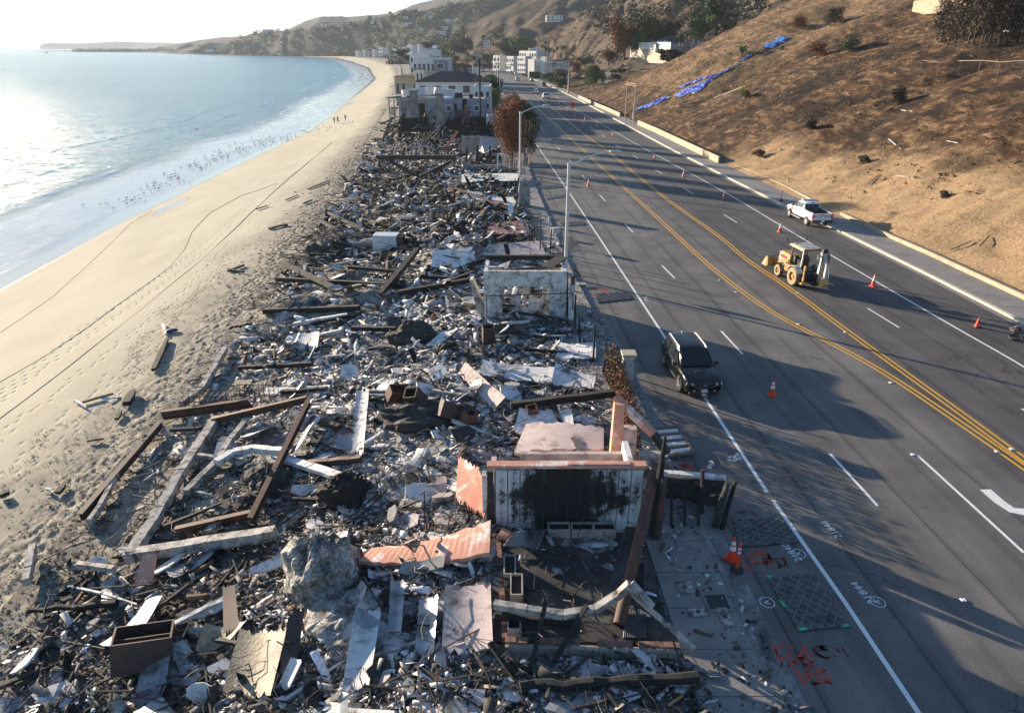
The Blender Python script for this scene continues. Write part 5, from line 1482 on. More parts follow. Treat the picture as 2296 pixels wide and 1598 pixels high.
 if rescue:
  for s in (1, -1):
   mb = MB()
   for y0, y1 in ((-2.82, -2.1), (-1.65, -1.05), (-.98, -.78), (-.35, .0), (.1, .35), (.75, 1.0), (1.1, 2.45)):
    mb.box((s * 1.004, (y0 + y1) / 2, 1.0), (.008, y1 - y0, .075))
   mb.build('side_stripe', REDP, r)
   mt = Matrix.Translation((s * 1.008, -1.88, .99)) @ Matrix.Rotation(R(90 * s), 4, 'Z') @ Matrix.Rotation(R(90), 4, 'X')
   text_mesh('side_lettering', 'CAL\nFIRE', .15, REDP, mt, r, .3)
   mb = MB().lathe([(.11, 0), (.10, s * .008), (.005, s * .008)], n=6, axis='X'); mb.build('door_shield', M('gold_shield', (.45, .33, .2), .5, bump=0), r, loc=(s * 1.003, .55, 1.0))
  mb = MB()
  for x0, x1 in ((-.78, -.62), (-.28, -.08), (.14, .36), (.78, .84)): mb.box(((x0 + x1) / 2, -2.984, 1.13), (x1 - x0, .01, .09))
  mb.build('tailgate_stripe', REDP, r)
  mt = Matrix.Translation((.55, -2.988, 1.10)) @ Matrix.Rotation(R(90), 4, 'X')
  text_mesh('tailgate_lettering', 'CAL\n FIRE', .15, M('dark_red_print', (.2, .01, .02), .5, bump=0), mt, r, .3)
  mt = Matrix.Translation((-.45, -2.988, 1.13)) @ Matrix.Rotation(R(90), 4, 'X')
  text_mesh('fleet_number', '1930', .11, M('dark_red_print', (.2, .01, .02)), mt, r)
  lb = MB().box((0, .35, 2.09), (1.35, .26, .09), top=(.95, .7)).build('light_bar', CLEARL, r)
  MB().box((0, .35, 2.03), (1.1, .2, .05)).build('bracket', TRIM, lb)
 mb = MB()
 for s in (1, -1):
  for y in (1.95, -1.85): arch(mb, s * .985, y, .44, .50, .03)
 mb.build('wheel_arch', TRIM, r)
 for s in (1, -1):
  for y in (1.95, -1.85): wheel(r, s * .90, y, .42, .29, ALLOY, 8)
 return r
BLACKP = paint('black_car_paint', (.004, .004, .0045), .22)
WHITEP = paint('white_car_paint', (.72, .73, .74), .3)
SILVERP = paint('silver_car_paint', (.35, .36, .38), .3, .4)
DARKP = paint('dark_grey_car_paint', (.04, .045, .05), .25)
g = G(1557, 862, 0)
make_suv('black sport utility car with roof rails parked across the edge line beside the ruins', (9.4, 33.1, 0), R(180 + 3), BLACKP)
g1, g2 = G(1806, 506), G(1767, 487)
make_pickup('white fire department pickup with red stripes parked at the hill side kerb', (29.75, 69.3, 0), R(3.5), WHITEP)
# ---- backhoe loader
def make_backhoe(loc, rz):
 YEL = M('machine_yellow', (.42, .22, .035), .6, var=.25, scale=2.5, bump=.1, c2=(.13, .09, .05), thr=.54)
 PALE = M('worn_pale_machine_grey', (.55, .52, .46), .5, var=.12, scale=2, bump=.1, c2=(.12, .1, .09), thr=.68)
 MUD = M('dusty_tyre', (.28, .22, .14), .9, var=.25, scale=4, bump=.3)
 DK = M('machine_black', (.02, .02, .02), .5, var=.2, bump=.1)
 r = empty('backhoe_loader', loc, rz=rz, label='yellow backhoe loader with a canopy and raised rear arm standing in the middle lanes', cat='backhoe')
 MB().box((0, 1.3, .95), (.75, 2.3, .45)).box((0, -.5, .75), (.9, 2.0, .55)).build('chassis', DK, r)
 hd = MB().box((0, 1.65, 1.45), (.82, 1.5, .62), top=(.85, .92)).build('bonnet', YEL, r)
 MB().box((0, 2.3, 1.32), (.84, .35, .55), top=(.9, .8)).build('nose', PALE, hd)
 MB().box((.425, 1.9, 1.42), (.01, .8, .2)).box((-.425, 1.9, 1.42), (.01, .8, .2)).build('side_stripe', REDP, hd)
 MB().tube([(.25, 1.75, 1.7), (.25, 1.75, 2.45)], .06, 8).build('exhaust', CLEARL, r)
 for x in (-.62, .62):
  MB().bar((x, .55, 1.25), (x * .95, .45, 2.62), .08, .08).build('canopy_post', DK, r)
  MB().bar((x, -.95, 1.25), (x * .95, -1.0, 2.62), .08, .08).build('canopy_post', PALE, r)
 rf = MB().box((0, -.25, 2.70), (1.55, 2.0, .13), top=(.93, .92)).build('canopy_roof', YEL, r)
 MB().box((0, -.25, 2.775), (1.25, 1.7, .02)).build('roof_top', PALE, rf)
 mb = MB()
 for k in range(4): mb.box((0, -.85 + k * .4, 2.795), (1.1, .03, .02))
 mb.build('roof_ridge', DK, rf)
 for s in (-1, 1): MB().box((s * .6, -1.24, 2.68), (.2, .05, .09)).build('tail_lamp', REDL, r)
 MB().box((0, -.2, 1.12), (1.3, 1.9, .1)).build('floor', DK, r)
 MB().box((0, -.2, 1.35), (.5, .5, .35)).box((0, -.48, 1.7), (.48, .12, .6)).build('seat', DK, r)
 MB().box((0, .65, 1.45), (.5, .25, .7)).build('console', DK, r)
 sw = MB().lathe([(.2, -.015), (.22, 0), (.2, .015), (.18, 0), (.2, -.015)], n=14).build('steering_wheel', DK, r, loc=(0, .4, 1.85), rot=(R(-35), 0, 0))
 for s in (-1, 1):
  for (y, rad, w_, nm) in ((-.75, .68, .44, 12), (1.55, .46, .32, 12)):
   x = s * (.88 if rad > .5 else .80)
   wb_ = MB().lathe([(rad * .5, -w_ / 2), (rad * .9, -w_ / 2), (rad * .96, -w_ / 2 + .05), (rad * .96, w_ / 2 - .05), (rad * .9, w_ / 2), (rad * .5, w_ / 2), (rad * .5, -w_ / 2)], n=22, axis='X')
   o = wb_.build('wheel', MUD, r, smooth=True, loc=(x, y, rad))
   mb = MB()
   for k in range(20):
    a = 2 * math.pi * k / 20
    mb.box((w_ * .22 * (1 if k % 2 else -1), math.cos(a) * rad * .97, math.sin(a) * rad * .97), (w_ * .5, .05, .07), rot=(a, 0, 0))
   mb.build('tread', RUBBER, o)
   MB().lathe([(rad * .55, s * w_ * .45), (rad * .5, s * w_ * .47), (rad * .42, s * w_ * .18), (rad * .2, s * w_ * .2), (rad * .18, s * w_ * .4), (.01, s * w_ * .4)], n=18, axis='X').build('rim', YEL, o)
  mb = MB(); n = 8
  for k in range(n):
   a0, a1 = R(20 + 130 * k / n), R(20 + 130 * (k + 1) / n)
   p = [(s * .66, -.75 + math.cos(a0) * .76, .68 + math.sin(a0) * .76), (s * 1.12, -.75 + math.cos(a0) * .76, .68 + math.sin(a0) * .76), (s * 1.12, -.75 + math.cos(a1) * .76, .68 + math.sin(a1) * .76), (s * .66, -.75 + math.cos(a1) * .76, .68 + math.sin(a1) * .76)]
   q = [(x, y, z + .03) for x, y, z in p]
   mb.add(p + q, [(0, 1, 2, 3)[::-1], (4, 5, 6, 7), (0, 1, 5, 4), (1, 2, 6, 5), (2, 3, 7, 6), (3, 0, 4, 7)])
  mb.build('mudguard', PALE, r)
  MB().box((s * .62, .55, .95), (.3, .7, .5)).build('side_tank', YEL, r)
  MB().bar((s * .5, .9, 1.35), (s * .5, 2.2, .95), .09, .2).bar((s * .5, 2.2, .95), (s * .5, 2.95, .55), .09, .16).build('loader_arm', YEL, r)
  MB().tube([(s * .4, 1.2, 1.0), (s * .45, 2.5, .85)], .04, 6).build('loader_ram', ALLOY, r)
  MB().bar((s * .75, -1.75, .55), (s * .78, -1.8, 1.75), .12, .16).box((s * .80, -1.82, .45), (.3, .3, .1)).build('stabiliser', YEL, r)
 prof = [(2.85, .35), (3.05, .22), (3.75, .22), (3.78, .26), (3.15, .32), (3.0, .5), (3.0, .92), (3.1, 1.02), (3.05, 1.05), (2.88, .95)]
 mt = Matrix(((0, 0, 1, 0), (1, 0, 0, 0), (0, 1, 0, .12), (0, 0, 0, 1)))
 bk = MB().prism(prof, -1.08, 1.08, 0, mt).build('front_bucket', YEL, r)
 for s in (-1, 1):
  MB().prism([(3.03, .25), (3.7, .25), (3.15, 1.0), (3.03, 1.0)], s * 1.08 - .02, s * 1.08 + .02, 0, mt).build('bucket_side', M('worn_bucket_inside', (.5, .3, .12), .6, c2=(.2, .1, .05), thr=.6), bk)
 MB().box((0, -1.6, .8), (1.5, .16, .7)).build('rear_frame', DK, r)
 MB().box((.05, -1.85, .75), (.35, .45, .9)).build('swing_post', DK, r)
 bm = MB().bar((.25, -1.95, .65), (.25, -2.15, 1.9), .26, .34).bar((.25, -2.15, 1.9), (.25, -2.0, 2.75), .24, .30, h2=.16).build('boom', PALE, r)
 dp = MB().bar((.38, -1.98, 2.8), (.38, -2.5, 1.9), .2, .24).bar((.38, -2.5, 1.9), (.38, -2.55, .9), .2, .26, h2=.14).build('dipper', PALE, r)
 MB().tube([(.52, -2.3, 2.6), (.52, -2.75, 1.1)], .05, 8).build('ram', ALLOY, r)
 MB().tube([(.12, -2.25, 2.5), (.12, -2.2, 1.2)], .05, 8).build('ram', DK, r)
 mb = MB()
 for k in range(4): mb.tube([(.2 + k * .06, -1.8, 1.3), (.2 + k * .06, -1.95, 2.2), (.25 + k * .06, -2.1, 2.95), (.4 + k * .05, -2.4, 2.7), (.45, -2.6, 2.0)], .018, 5)
 mb.build('hydraulic_hose', DK, r)
 MB().box((.35, -2.02, 2.85), (.35, .28, .28)).build('knuckle', DK, r)
 MB().prism([(-2.65, .9), (-2.9, .55), (-2.75, .3), (-2.35, .25), (-2.2, .45), (-2.35, .62), (-2.45, .95)], .12, .6, 0, mt).build('rear_bucket', M('worn_bucket_inside', (.5, .3, .12)), r)
 MB().box((-.15, -1.70, 1.0), (.7, .03, .3)).build('rear_panel', M('navy_panel', (.02, .025, .06), .5, bump=0), r)
 for s in (-1, 1):
  MB().tube([(s * .55, 1.0, 2.6), (s * .75, 1.1, 2.85)], .02, 5).box((s * .78, 1.12, 2.92), (.12, .04, .16)).build('mirror', DK, r)
 return r
BHL = (21.45, 49.6, 0); BHR = R(9)
make_backhoe(BHL, BHR)
# ---- people
SKIN = M('skin', (.42, .26, .19), .6, var=.08, bump=0)
HAIR = M('dark_hair', (.025, .018, .015), .6, bump=.2)
def person(name, loc, rz, label, joints, cloth_top, cloth_leg, hat=None, extras=None, scale=1.0):
 """one continuous skinned body; joints: dict name->(x,y,z) standing at the origin facing +Y"""
 J = dict(pelvis=(0, 0, .95), waist=(0, 0, 1.1), chest=(0, .01, 1.32), neck=(0, .01, 1.5), head=(0, .03, 1.62), crown=(0, .02, 1.76),
             lh=(-.1, 0, .9), lk=(-.11, .05, .5), la=(-.11, 0, .08), lt=(-.12, .16, .04), rh=(.1, 0, .9), rk=(.11, .05, .5), ra=(.11, 0, .08), rt=(.12, .16, .04),
             ls=(-.19, 0, 1.42), le=(-.25, -.02, 1.14), lw=(-.25, .06, .90), lf=(-.25, .1, .80), rs=(.19, 0, 1.42), re=(.25, -.02, 1.14), rw=(.25, .06, .90), rf=(.25, .1, .80))
 J.update(joints)
 rad = dict(pelvis=.15, waist=.14, chest=.16, neck=.065, head=.10, crown=.075, lh=.095, lk=.065, la=.045, lt=.04, rh=.095, rk=.065, ra=.045, rt=.04, ls=.075, le=.05, lw=.036, lf=.035, rs=.075, re=.05, rw=.036, rf=.035)
 names = list(J); idx = {n: i for i, n in enumerate(names)}
 E = [('pelvis', 'waist'), ('waist', 'chest'), ('chest', 'neck'), ('neck', 'head'), ('head', 'crown'), ('pelvis', 'lh'), ('lh', 'lk'), ('lk', 'la'), ('la', 'lt'), ('pelvis', 'rh'), ('rh', 'rk'), ('rk', 'ra'), ('ra', 'rt'),
         ('chest', 'ls'), ('ls', 'le'), ('le', 'lw'), ('lw', 'lf'), ('chest', 'rs'), ('rs', 're'), ('re', 'rw'), ('rw', 'rf')]
 me = bpy.data.meshes.new('sk'); me.from_pydata([J[n] for n in names], [(idx[a], idx[b_]) for a, b_ in E], [])
 o = bpy.data.objects.new('sk', me); col.objects.link(o)
 o.modifiers.new('s', 'SKIN'); sb = o.modifiers.new('u', 'SUBSURF'); sb.levels = 1; sb.render_levels = 1
 sk = me.skin_vertices[0].data
 for n in names: sk[idx[n]].radius = (rad[n], rad[n] * (.75 if n in ('chest', 'waist', 'pelvis') else 1))
 sk[idx['pelvis']].use_root = True
 dg = bpy.context.evaluated_depsgraph_get()
 bme = bpy.data.meshes.new_from_object(o.evaluated_get(dg)); bpy.data.objects.remove(o)
 for m in (cloth_top, cloth_leg, SKIN, RUBBER): bme.materials.append(m)
 hw = [Vector(J['lw']), Vector(J['rw'])]
 for p in bme.polygons:
  c = p.center
  nk = Vector(J['neck'])
  if c.z > nk.z + .02 and (c - Vector(J['head'])).length < .32: p.material_index = 2
  elif min((c - Vector(J['lf'])).length, (c - Vector(J['rf'])).length) < .1: p.material_index = 2
  elif min((c - Vector(J['lt'])).length, (c - Vector(J['rt'])).length, (c - Vector(J['la'])).length, (c - Vector(J['ra'])).length) < .13: p.material_index = 3
  elif c.z < J['pelvis'][2] + .06 and min((c - h).length for h in hw) > .16 and abs(c.x - J['pelvis'][0]) < .3: p.material_index = 1
  else: p.material_index = 0
  p.use_smooth = True
 bme.name = name
 root = link_mesh(name, bme, None, loc, (0, 0, rz)); root.scale = (scale,) * 3
 tag(root, label, 'person')
 hc = Vector(J['head']) + Vector((0, -.015, .05))
 MB().lathe([(.02, .13), (.09, .10), (.115, .03), (.11, -.03), (.10, -.07)], hc, 12).build('hair', hat or HAIR, root, smooth=True)
 if extras: extras(root)
 return root
DARKCL = M('dark_jacket', (.03, .03, .035), .85, bump=.2); NAVY = M('navy_trousers', (.03, .035, .06), .85, bump=.2)
OLIVE = M('olive_shirt', (.12, .11, .08), .85, bump=.2); GREYCL = M('grey_clothes', (.12, .12, .13), .85, bump=.2)
sit = dict(pelvis=(0, 0, .55), waist=(0, .0, .70), chest=(0, .03, .93), neck=(0, .05, 1.12), head=(0, .08, 1.24), crown=(0, .08, 1.38),
           lh=(-.1, .08, .55), lk=(-.14, .48, .55), la=(-.14, .52, .14), lt=(-.14, .66, .1), rh=(.1, .08, .55), rk=(.14, .48, .55), ra=(.14, .52, .14), rt=(.14, .66, .1),
           ls=(-.19, .03, 1.02), le=(-.25, .2, .82), lw=(-.13, .42, .9), lf=(-.1, .5, .93), rs=(.19, .03, 1.02), re=(.25, .2, .82), rw=(.13, .42, .9), rf=(.1, .5, .93))
def vest(root): text_mesh('jacket_lettering', 'FIRE', .1, M('pale_blue_print', (.45, .5, .75), .6, bump=0), Matrix.Translation((0, -.16, .98)) @ Matrix.Rotation(R(90), 4, 'X'), root)
bl = Matrix.Translation(BHL) @ Matrix.Rotation(BHR, 4, 'Z') @ Vector((0, -.25, 1.02))
person('person', bl, BHR, 'backhoe operator in a dark jacket and cap sitting at the wheel under the canopy', sit, DARKCL, GREYCL, hat=DARKCL)
def walk(ph, arm=1):
 s = 1 if ph else -1
 return dict(lk=(-.1, .16 * s, .52), la=(-.1, .26 * s if s > 0 else -.32, .09 if s > 0 else .16), lt=(-.1, (.42 if s > 0 else -.2), .05), rk=(.1, -.08 * s + .06, .5), ra=(.1, -.30 * s if s > 0 else .26, .16 if s > 0 else .09), rt=(.1, (-.18 if s > 0 else .42), .05),
    le=(-.26, -.12 * s, 1.16), lw=(-.25, -.05 * s, .93), lf=(-.25, .0, .84), re=(.26, .10 * s, 1.16), rw=(.25, .2 * s, .95), rf=(.25, .24 * s, .86))
for px, py, ph, lab, a, b_, tp in ((750, 277, 1, 'leftmost of the three people walking on the sand, in grey and carrying nothing', GREYCL, GREYCL, 0), (758, 276, 0, 'middle one of the three walkers on the sand, dressed in black with a bag', DARKCL, DARKCL, 1), (775, 272, 1, 'rightmost of the three walkers on the sand, a little apart in an olive shirt', OLIVE, NAVY, 0)):
 q = on(px, py, 0)
 person('person', q, R(160 + 20 * ph), lab, walk(ph), a, b_, scale=1.05)
 if tp: tag(MB().box((0, 0, .12), (.35, .16, .24), top=(.8, .8)).build('bag', BLACKM, loc=(q.x + .32, q.y - .1, q.z + .55)), 'black bag in the hand of the middle walker', 'bag')
# ---- far traffic
def far_car(px, py, kind, pm, label, heading, dx=0):
 g = G(px, py, 0)
 rz = math.atan2(-(x_kerb(g.y + 10) - x_kerb(g.y)), 10) + (math.pi if heading < 0 else 0)
 if kind == 'p': return make_pickup(label, g, rz, pm, rescue=False, group='cars along the far road')
 return make_suv(label, g, rz, pm, detail=False, cat='car', group='cars along the far road')
far_car(1223, 222, 'p', WHITEP, 'white pickup seen from behind, nearest of the far cars on the road', 1)
far_car(1202, 210, 's', WHITEP, 'white car driving away left of the far white pickup', 1)
far_car(1219, 194, 's', DARKP, 'dark car coming toward the camera beyond the road work sign', -1)
far_car(1160, 182, 'p', WHITEP, 'white pickup far up the road in the left lane', 1)
far_car(1192, 183.5, 's', SILVERP, 'pale blue car parked by the green hedge', 1)
far_car(1115, 164.5, 's', WHITEP, 'white van like car farthest up the road', -1)
far_car(1156, 168, 's', WHITEP, 'white car parked in the row before the olive trees', 1)
far_car(1147, 167, 's', DARKP, 'dark car parked in the row before the olive trees', -1)
# ---- fallen motorcycle with carrier at the right edge
mc = empty('motorcycle', G(2275, 752, 0), rz=R(-35), label='black motorcycle lying over at the right edge of the road', cat='motorcycle')
MB().box((0, 0, .25), (.35, .9, .28), top=(.6, .8)).build('engine', BLACKM, mc)
MB().box((.1, .35, .38), (.3, .5, .18), top=(.7, .6)).build('fuel_tank', paint('dark_tank_paint', (.02, .02, .02)), mc)
MB().box((.05, -.3, .33), (.28, .55, .1), top=(.8, .7)).build('seat', TRIM, mc)
for y in (.85, -.8):
 MB().lathe([(.2, -.06), (.31, -.06), (.33, 0), (.31, .06), (.2, .06), (.2, -.06)], n=18).build('wheel', RUBBER, mc, loc=(-.02, y, .12), rot=(.15, .1, 0))
MB().bar((-.05, .85, .2), (.05, .35, .45), .06, .06).build('fork', ALLOY, mc)
MB().tube([(-.3, .45, .25), (.0, .4, .5), (.3, .5, .6)], .02, 6).build('handlebar', ALLOY, mc)
MB().box((-.2, .0, .3), (.12, .1, .06)).build('indicator', CLEARL, mc); MB().box((.0, -.05, .42), (.12, .12, .06)).build('tail_lamp', REDL, mc)
# ==== CONES, DELINEATORS, SIGNS
ORANGE = M('cone_orange', (.85, .06, .015), .5, var=.05, bump=0)
REFL = M('reflective_white', (.78, .78, .8), .4, var=.05, bump=0)
def make_cone(h=.92, bands=True):
 r = empty('traffic_cone')
 MB().box((0, 0, .02), (.40, .40, .045)).build('base', ORANGE if bands else RUBBER, r)
 MB().lathe([(.15, .045), (.035, h - .03), (.03, h), (.005, h)], n=14).build('cone_body', ORANGE, r, smooth=True)
 if bands:
  for z0, z1 in ((.40, .56), (.62, .76)):
   f = lambda z: .15 + (.035 - .15) * (z - .045) / (h - .075) + .004
   MB().lathe([(f(z0), z0), (f(z1), z1)], n=14).build('reflective_band', REFL, r, smooth=True)
 return r
cproto = make_cone(.92)
CONES = [((1730, 886), 'traffic cone standing in the palm shadows right of the black car'), ((1957, 641), 'traffic cone at the edge line right of the backhoe'), ((1748, 520), 'traffic cone at the edge line behind the fire pickup'),
         ((1621, 447), 'traffic cone first beyond the fire pickup along the edge line'), ((1532, 396), 'traffic cone second beyond the fire pickup'), ((1466, 359), 'traffic cone third beyond the fire pickup, under the lamp head'),
         ((1413, 329), 'traffic cone fourth beyond the fire pickup, near the twin poles'), ((1373, 306), 'traffic cone fifth beyond the fire pickup'), ((1338, 287), 'traffic cone sixth beyond the fire pickup'),
         ((1311, 271), 'traffic cone seventh beyond the fire pickup, just before the orange sign'), ((1287, 258), 'traffic cone just past the orange sign'), ((1271, 246.5), 'traffic cone left of the orange sign'),
         ((1253, 235), 'traffic cone farther left of the orange sign'), ((1232, 228), 'small far traffic cone beside the white pickup'), ((1319, 417), 'traffic cone alone in the seaward lanes under the street lamp'),
         ((1219, 301), 'traffic cone alone in the seaward lanes beside the burnt tree'), ((1212, 212), 'far traffic cone behind the white car'), ((1184, 201), 'far traffic cone in the middle of the road'), ((1131, 206), 'far traffic cone near the seaward lamps'), ((1129, 213), 'second far traffic cone near the seaward lamps')]
for i, ((px, py), lab) in enumerate(CONES):
 o = cproto if i == 0 else copy_tree(cproto)
 o.location = G(px, py, .006); o.rotation_euler = (0, 0, random.uniform(0, 1.5)); tag(o, lab, 'traffic cone', 'traffic cones on the road')
pc = make_cone(.62, False); pc.location = G(2190, 733, .006); tag(pc, 'small plain orange cone without bands in front of the motorcycle', 'traffic cone', 'traffic cones on the road')
def delineator(px, py, lab, bands=True, z=0):
 r = empty('delineator_post', G(px, py, z), label=lab, cat='delineator', group='delineator posts')
 MB().lathe([(.24, 0), (.24, .05), (.17, .10), (.06, .12)], n=8).build('base', RUBBER, r)
 MB().lathe([(.05, .1), (.045, 1.05), (.052, 1.07), (.05, 1.13), (.005, 1.14)], n=10).build('post', ORANGE, r, smooth=True)
 if bands:
  for z0 in (.72, .87): MB().lathe([(.053, z0), (.053, z0 + .09)], n=10).build('reflective_band', REFL, r)
 return r
delineator(1651, 1278, 'orange delineator post with an octagonal black base beside the steel plate')
delineator(1751, 450, 'orange delineator post on the hill side pavement beyond the pickup', z=.15)
cn = copy_tree(cproto); cn.location = G(1640, 1252, .05); tag(cn, 'traffic cone on a black base touching the delineator post', 'traffic cone', 'traffic cones on the road')
sg = empty('road_work_sign', G(1284, 252, 0), rz=R(6), label='orange diamond road work sign with flags on a stand in the road', cat='road sign')
s_ = .86
MB().add([(0, -.02, 1.75 + s_), (s_, -.02, 1.75), (0, -.02, 1.75 - s_), (-s_, -.02, 1.75), (0, .02, 1.75 + s_), (s_, .02, 1.75), (0, .02, 1.75 - s_), (-s_, .02, 1.75)], [(0, 3, 2, 1), (4, 5, 6, 7), (0, 1, 5, 4), (1, 2, 6, 5), (2, 3, 7, 6), (3, 0, 4, 7)]).build('sign_panel', M('sign_orange', (.9, .07, .02), .5, var=.04, bump=0), sg)
text_mesh('sign_lettering', 'ROAD\nWORK\nAHEAD', .24, BLACKM, Matrix.Translation((0, -.03, 1.95)) @ Matrix.Rotation(R(90), 4, 'X'), sg)
MB().box((0, .05, .95), (.06, .05, 1.9)).bar((-.5, -.4, .03), (.5, .4, .03), .06, .05).bar((.5, -.4, .09), (-.5, .4, .09), .06, .05).build('stand', TRIM, sg)
for s, m_ in ((-1, ORANGE), (1, REFL), (.2, ORANGE)):
 MB().bar((0, .05, 2.6), (s * .35, .05, 3.2), .03, .03).box((s * .35, .02, 3.1), (.34, .02, .34), rot=(0, s * .5, 0)).build('flag', m_, sg)
bs = empty('sign_back', G(1276, 616, .0) + Vector((0, 0, 0)), rz=R(-8), label='dull grey back of a diamond warning sign low on the street lamp post', cat='road sign')
MB().add([(0, -.02, 3.05), (.62, -.02, 2.45), (0, -.02, 1.85), (-.62, -.02, 2.45), (0, .0, 3.05), (.62, .0, 2.45), (0, .0, 1.85), (-.62, .0, 2.45)], [(0, 3, 2, 1), (4, 5, 6, 7), (0, 1, 5, 4), (1, 2, 6, 5), (2, 3, 7, 6), (3, 0, 4, 7)]).build('sign_panel', M('dull_sign_back', (.25, .22, .19), .6, var=.1, bump=0), bs)
# ==== STREET LAMPS AND POLES
LAMPM = M('weathered_lamp_steel', (.55, .54, .53), .5, metal=.1, var=.1, scale=1, bump=.05)
def make_lamp(h=8.15, arm=3.1, rise=.95):
 r = empty('street_lamp')
 MB().lathe([(.20, 0), (.16, .3), (.15, .5), (.115, h - .1), (.13, h), (.13, h + .12), (.01, h + .2)], n=12).build('pole', LAMPM, r, smooth=True)
 pts = []
 for k in range(9):
  t = k / 8
  pts.append((arm * t, 0, h - .1 + rise * math.sin(t * math.pi / 2)))
 MB().tube(pts, [.075 - .02 * k / 8 for k in range(9)], 8).build('arm', LAMPM, r, smooth=True)
 e = pts[-1]
 hd = MB().lathe([(.03, -.30), (.13, -.25), (.17, .0), (.15, .28), (.06, .38), (.01, .39)], n=12, axis='X').build('lamp_head', LAMPM, r, smooth=True, loc=(e[0] + .25, 0, e[2] + .02)); hd.scale = (1.35, 1.2, .7)
 MB().lathe([(.05, .08), (.05, .18), (.01, .19)], n=8).build('photocell', TRIM, hd)
 return r
lp = make_lamp()
def base_on(px, py, z=.14): return G(px, py, z)
LAMPS = [((1268, 617), 9.2, R(12), 1.0, 'nearest street lamp, its arm reaching over the seaward lanes behind the white box ruin'),
         ((1166, 398), 9.0, R(10), 1.0, 'second street lamp rising in front of the orange burnt tree'),
         ((1121, 238), 9.0, R(8), 1.0, 'third street lamp on the seaward side beyond the burnt tree'),
         ((1116, 214), 9.0, R(8), 1.0, 'fourth street lamp on the seaward side beside the tiled roof house'),
         ((1106, 186), 9.0, R(8), 1.0, 'farthest street lamp on the seaward side')]
for i, ((px, py), h, rz, sc, lab) in enumerate(LAMPS):
 o = lp if i == 0 else copy_tree(lp)
 o.location = base_on(px, py); o.rotation_euler = (0, 0, rz); tag(o, lab, 'street lamp', 'seaward street lamps')
for px, py, lab in ((1273.5, 206, 'street lamp on the hill side near the utility pole'), (1188, 172, 'far street lamp on the hill side beside the hedge'), (1130, 160, 'farthest street lamp on the hill side near the white terraces')):
 o = copy_tree(lp); o.location = base_on(px, py); o.rotation_euler = (0, 0, R(172)); tag(o, lab, 'street lamp', 'hill side street lamps')
POLEW = M('bleached_wood_pole', (.42, .33, .25), .8, var=.15, scale=2, bump=.2)
tp = empty('twin_pole_frame', G(1410, 276, .14), label='pair of bare poles joined at the top by crossbars on the hill side pavement', cat='pole frame')
a_, b_ = G(1401, 275, .14), G(1420, 279, .14); o_ = tp.location
for q in (a_, b_): MB().tube([q - o_, q - o_ + Vector((0, 0, 8.6))], [.13, .10], 8).build('pole', POLEW, tp)
for z in (8.5, 8.1): MB().bar(a_ - o_ + Vector((-.2, 0, z)), b_ - o_ + Vector((.2, 0, z)), .08, .1).build('crossbar', POLEW, tp)
MB().box(b_ - o_ + Vector((-.15, -.2, 1.8)), (.3, .25, 1.3)).tube([b_ - o_ + Vector((-.2, -.2, 0)), b_ - o_ + Vector((-.2, -.2, 4.5))], .05, 6).build('meter_box', LAMPM, tp)
def utility_pole(px, py, h, lab, z=.2):
 g = G(px, py, z)
 r = empty('utility_pole', g, label=lab, cat='utility pole', group='utility poles')
 MB().tube([(0, 0, -.3), (0.1, 0, h)], [.2, .13], 8).build('pole', M('brown_wood_pole', (.14, .09, .06), .85, var=.3, bump=.3), r)
 for z_ in (h - .5, h - 1.6):
  c = MB().box((.1, 0, z_), (2.4, .12, .14)).build('crossarm', CHAR2, r)
  for k in range(4): MB().lathe([(.05, 0), (.07, .1), (.03, .2)], n=6).build('insulator', PLAST, c, loc=(-1.0 + k * .65, 0, z_ + .07))
 return r
utility_pole(1275, 210, 11.5, 'tall brown utility pole at the corner of the driveway')
up2 = utility_pole(1193, 172, 11.5, 'far brown utility pole beside the green hedge')
w0, w1 = G(1275, 210, .2), G(1193, 172, .2); wr_ = empty('overhead_wires', w0, label='overhead wires strung between the two brown utility poles', cat='wires')
for k, (dx, z) in enumerate(((-1.0, 11.2), (-.3, 11.2), (.9, 11.2), (.1, 10.1))):
 MB().tube([Vector((dx, 0, z)).lerp(w1 - w0 + Vector((dx, 0, z)), t / 10) - Vector((0, 0, 6.0 * t / 10 * (1 - t / 10))) for t in range(11)], .03, 4).build('wire', BLACKM, wr_)
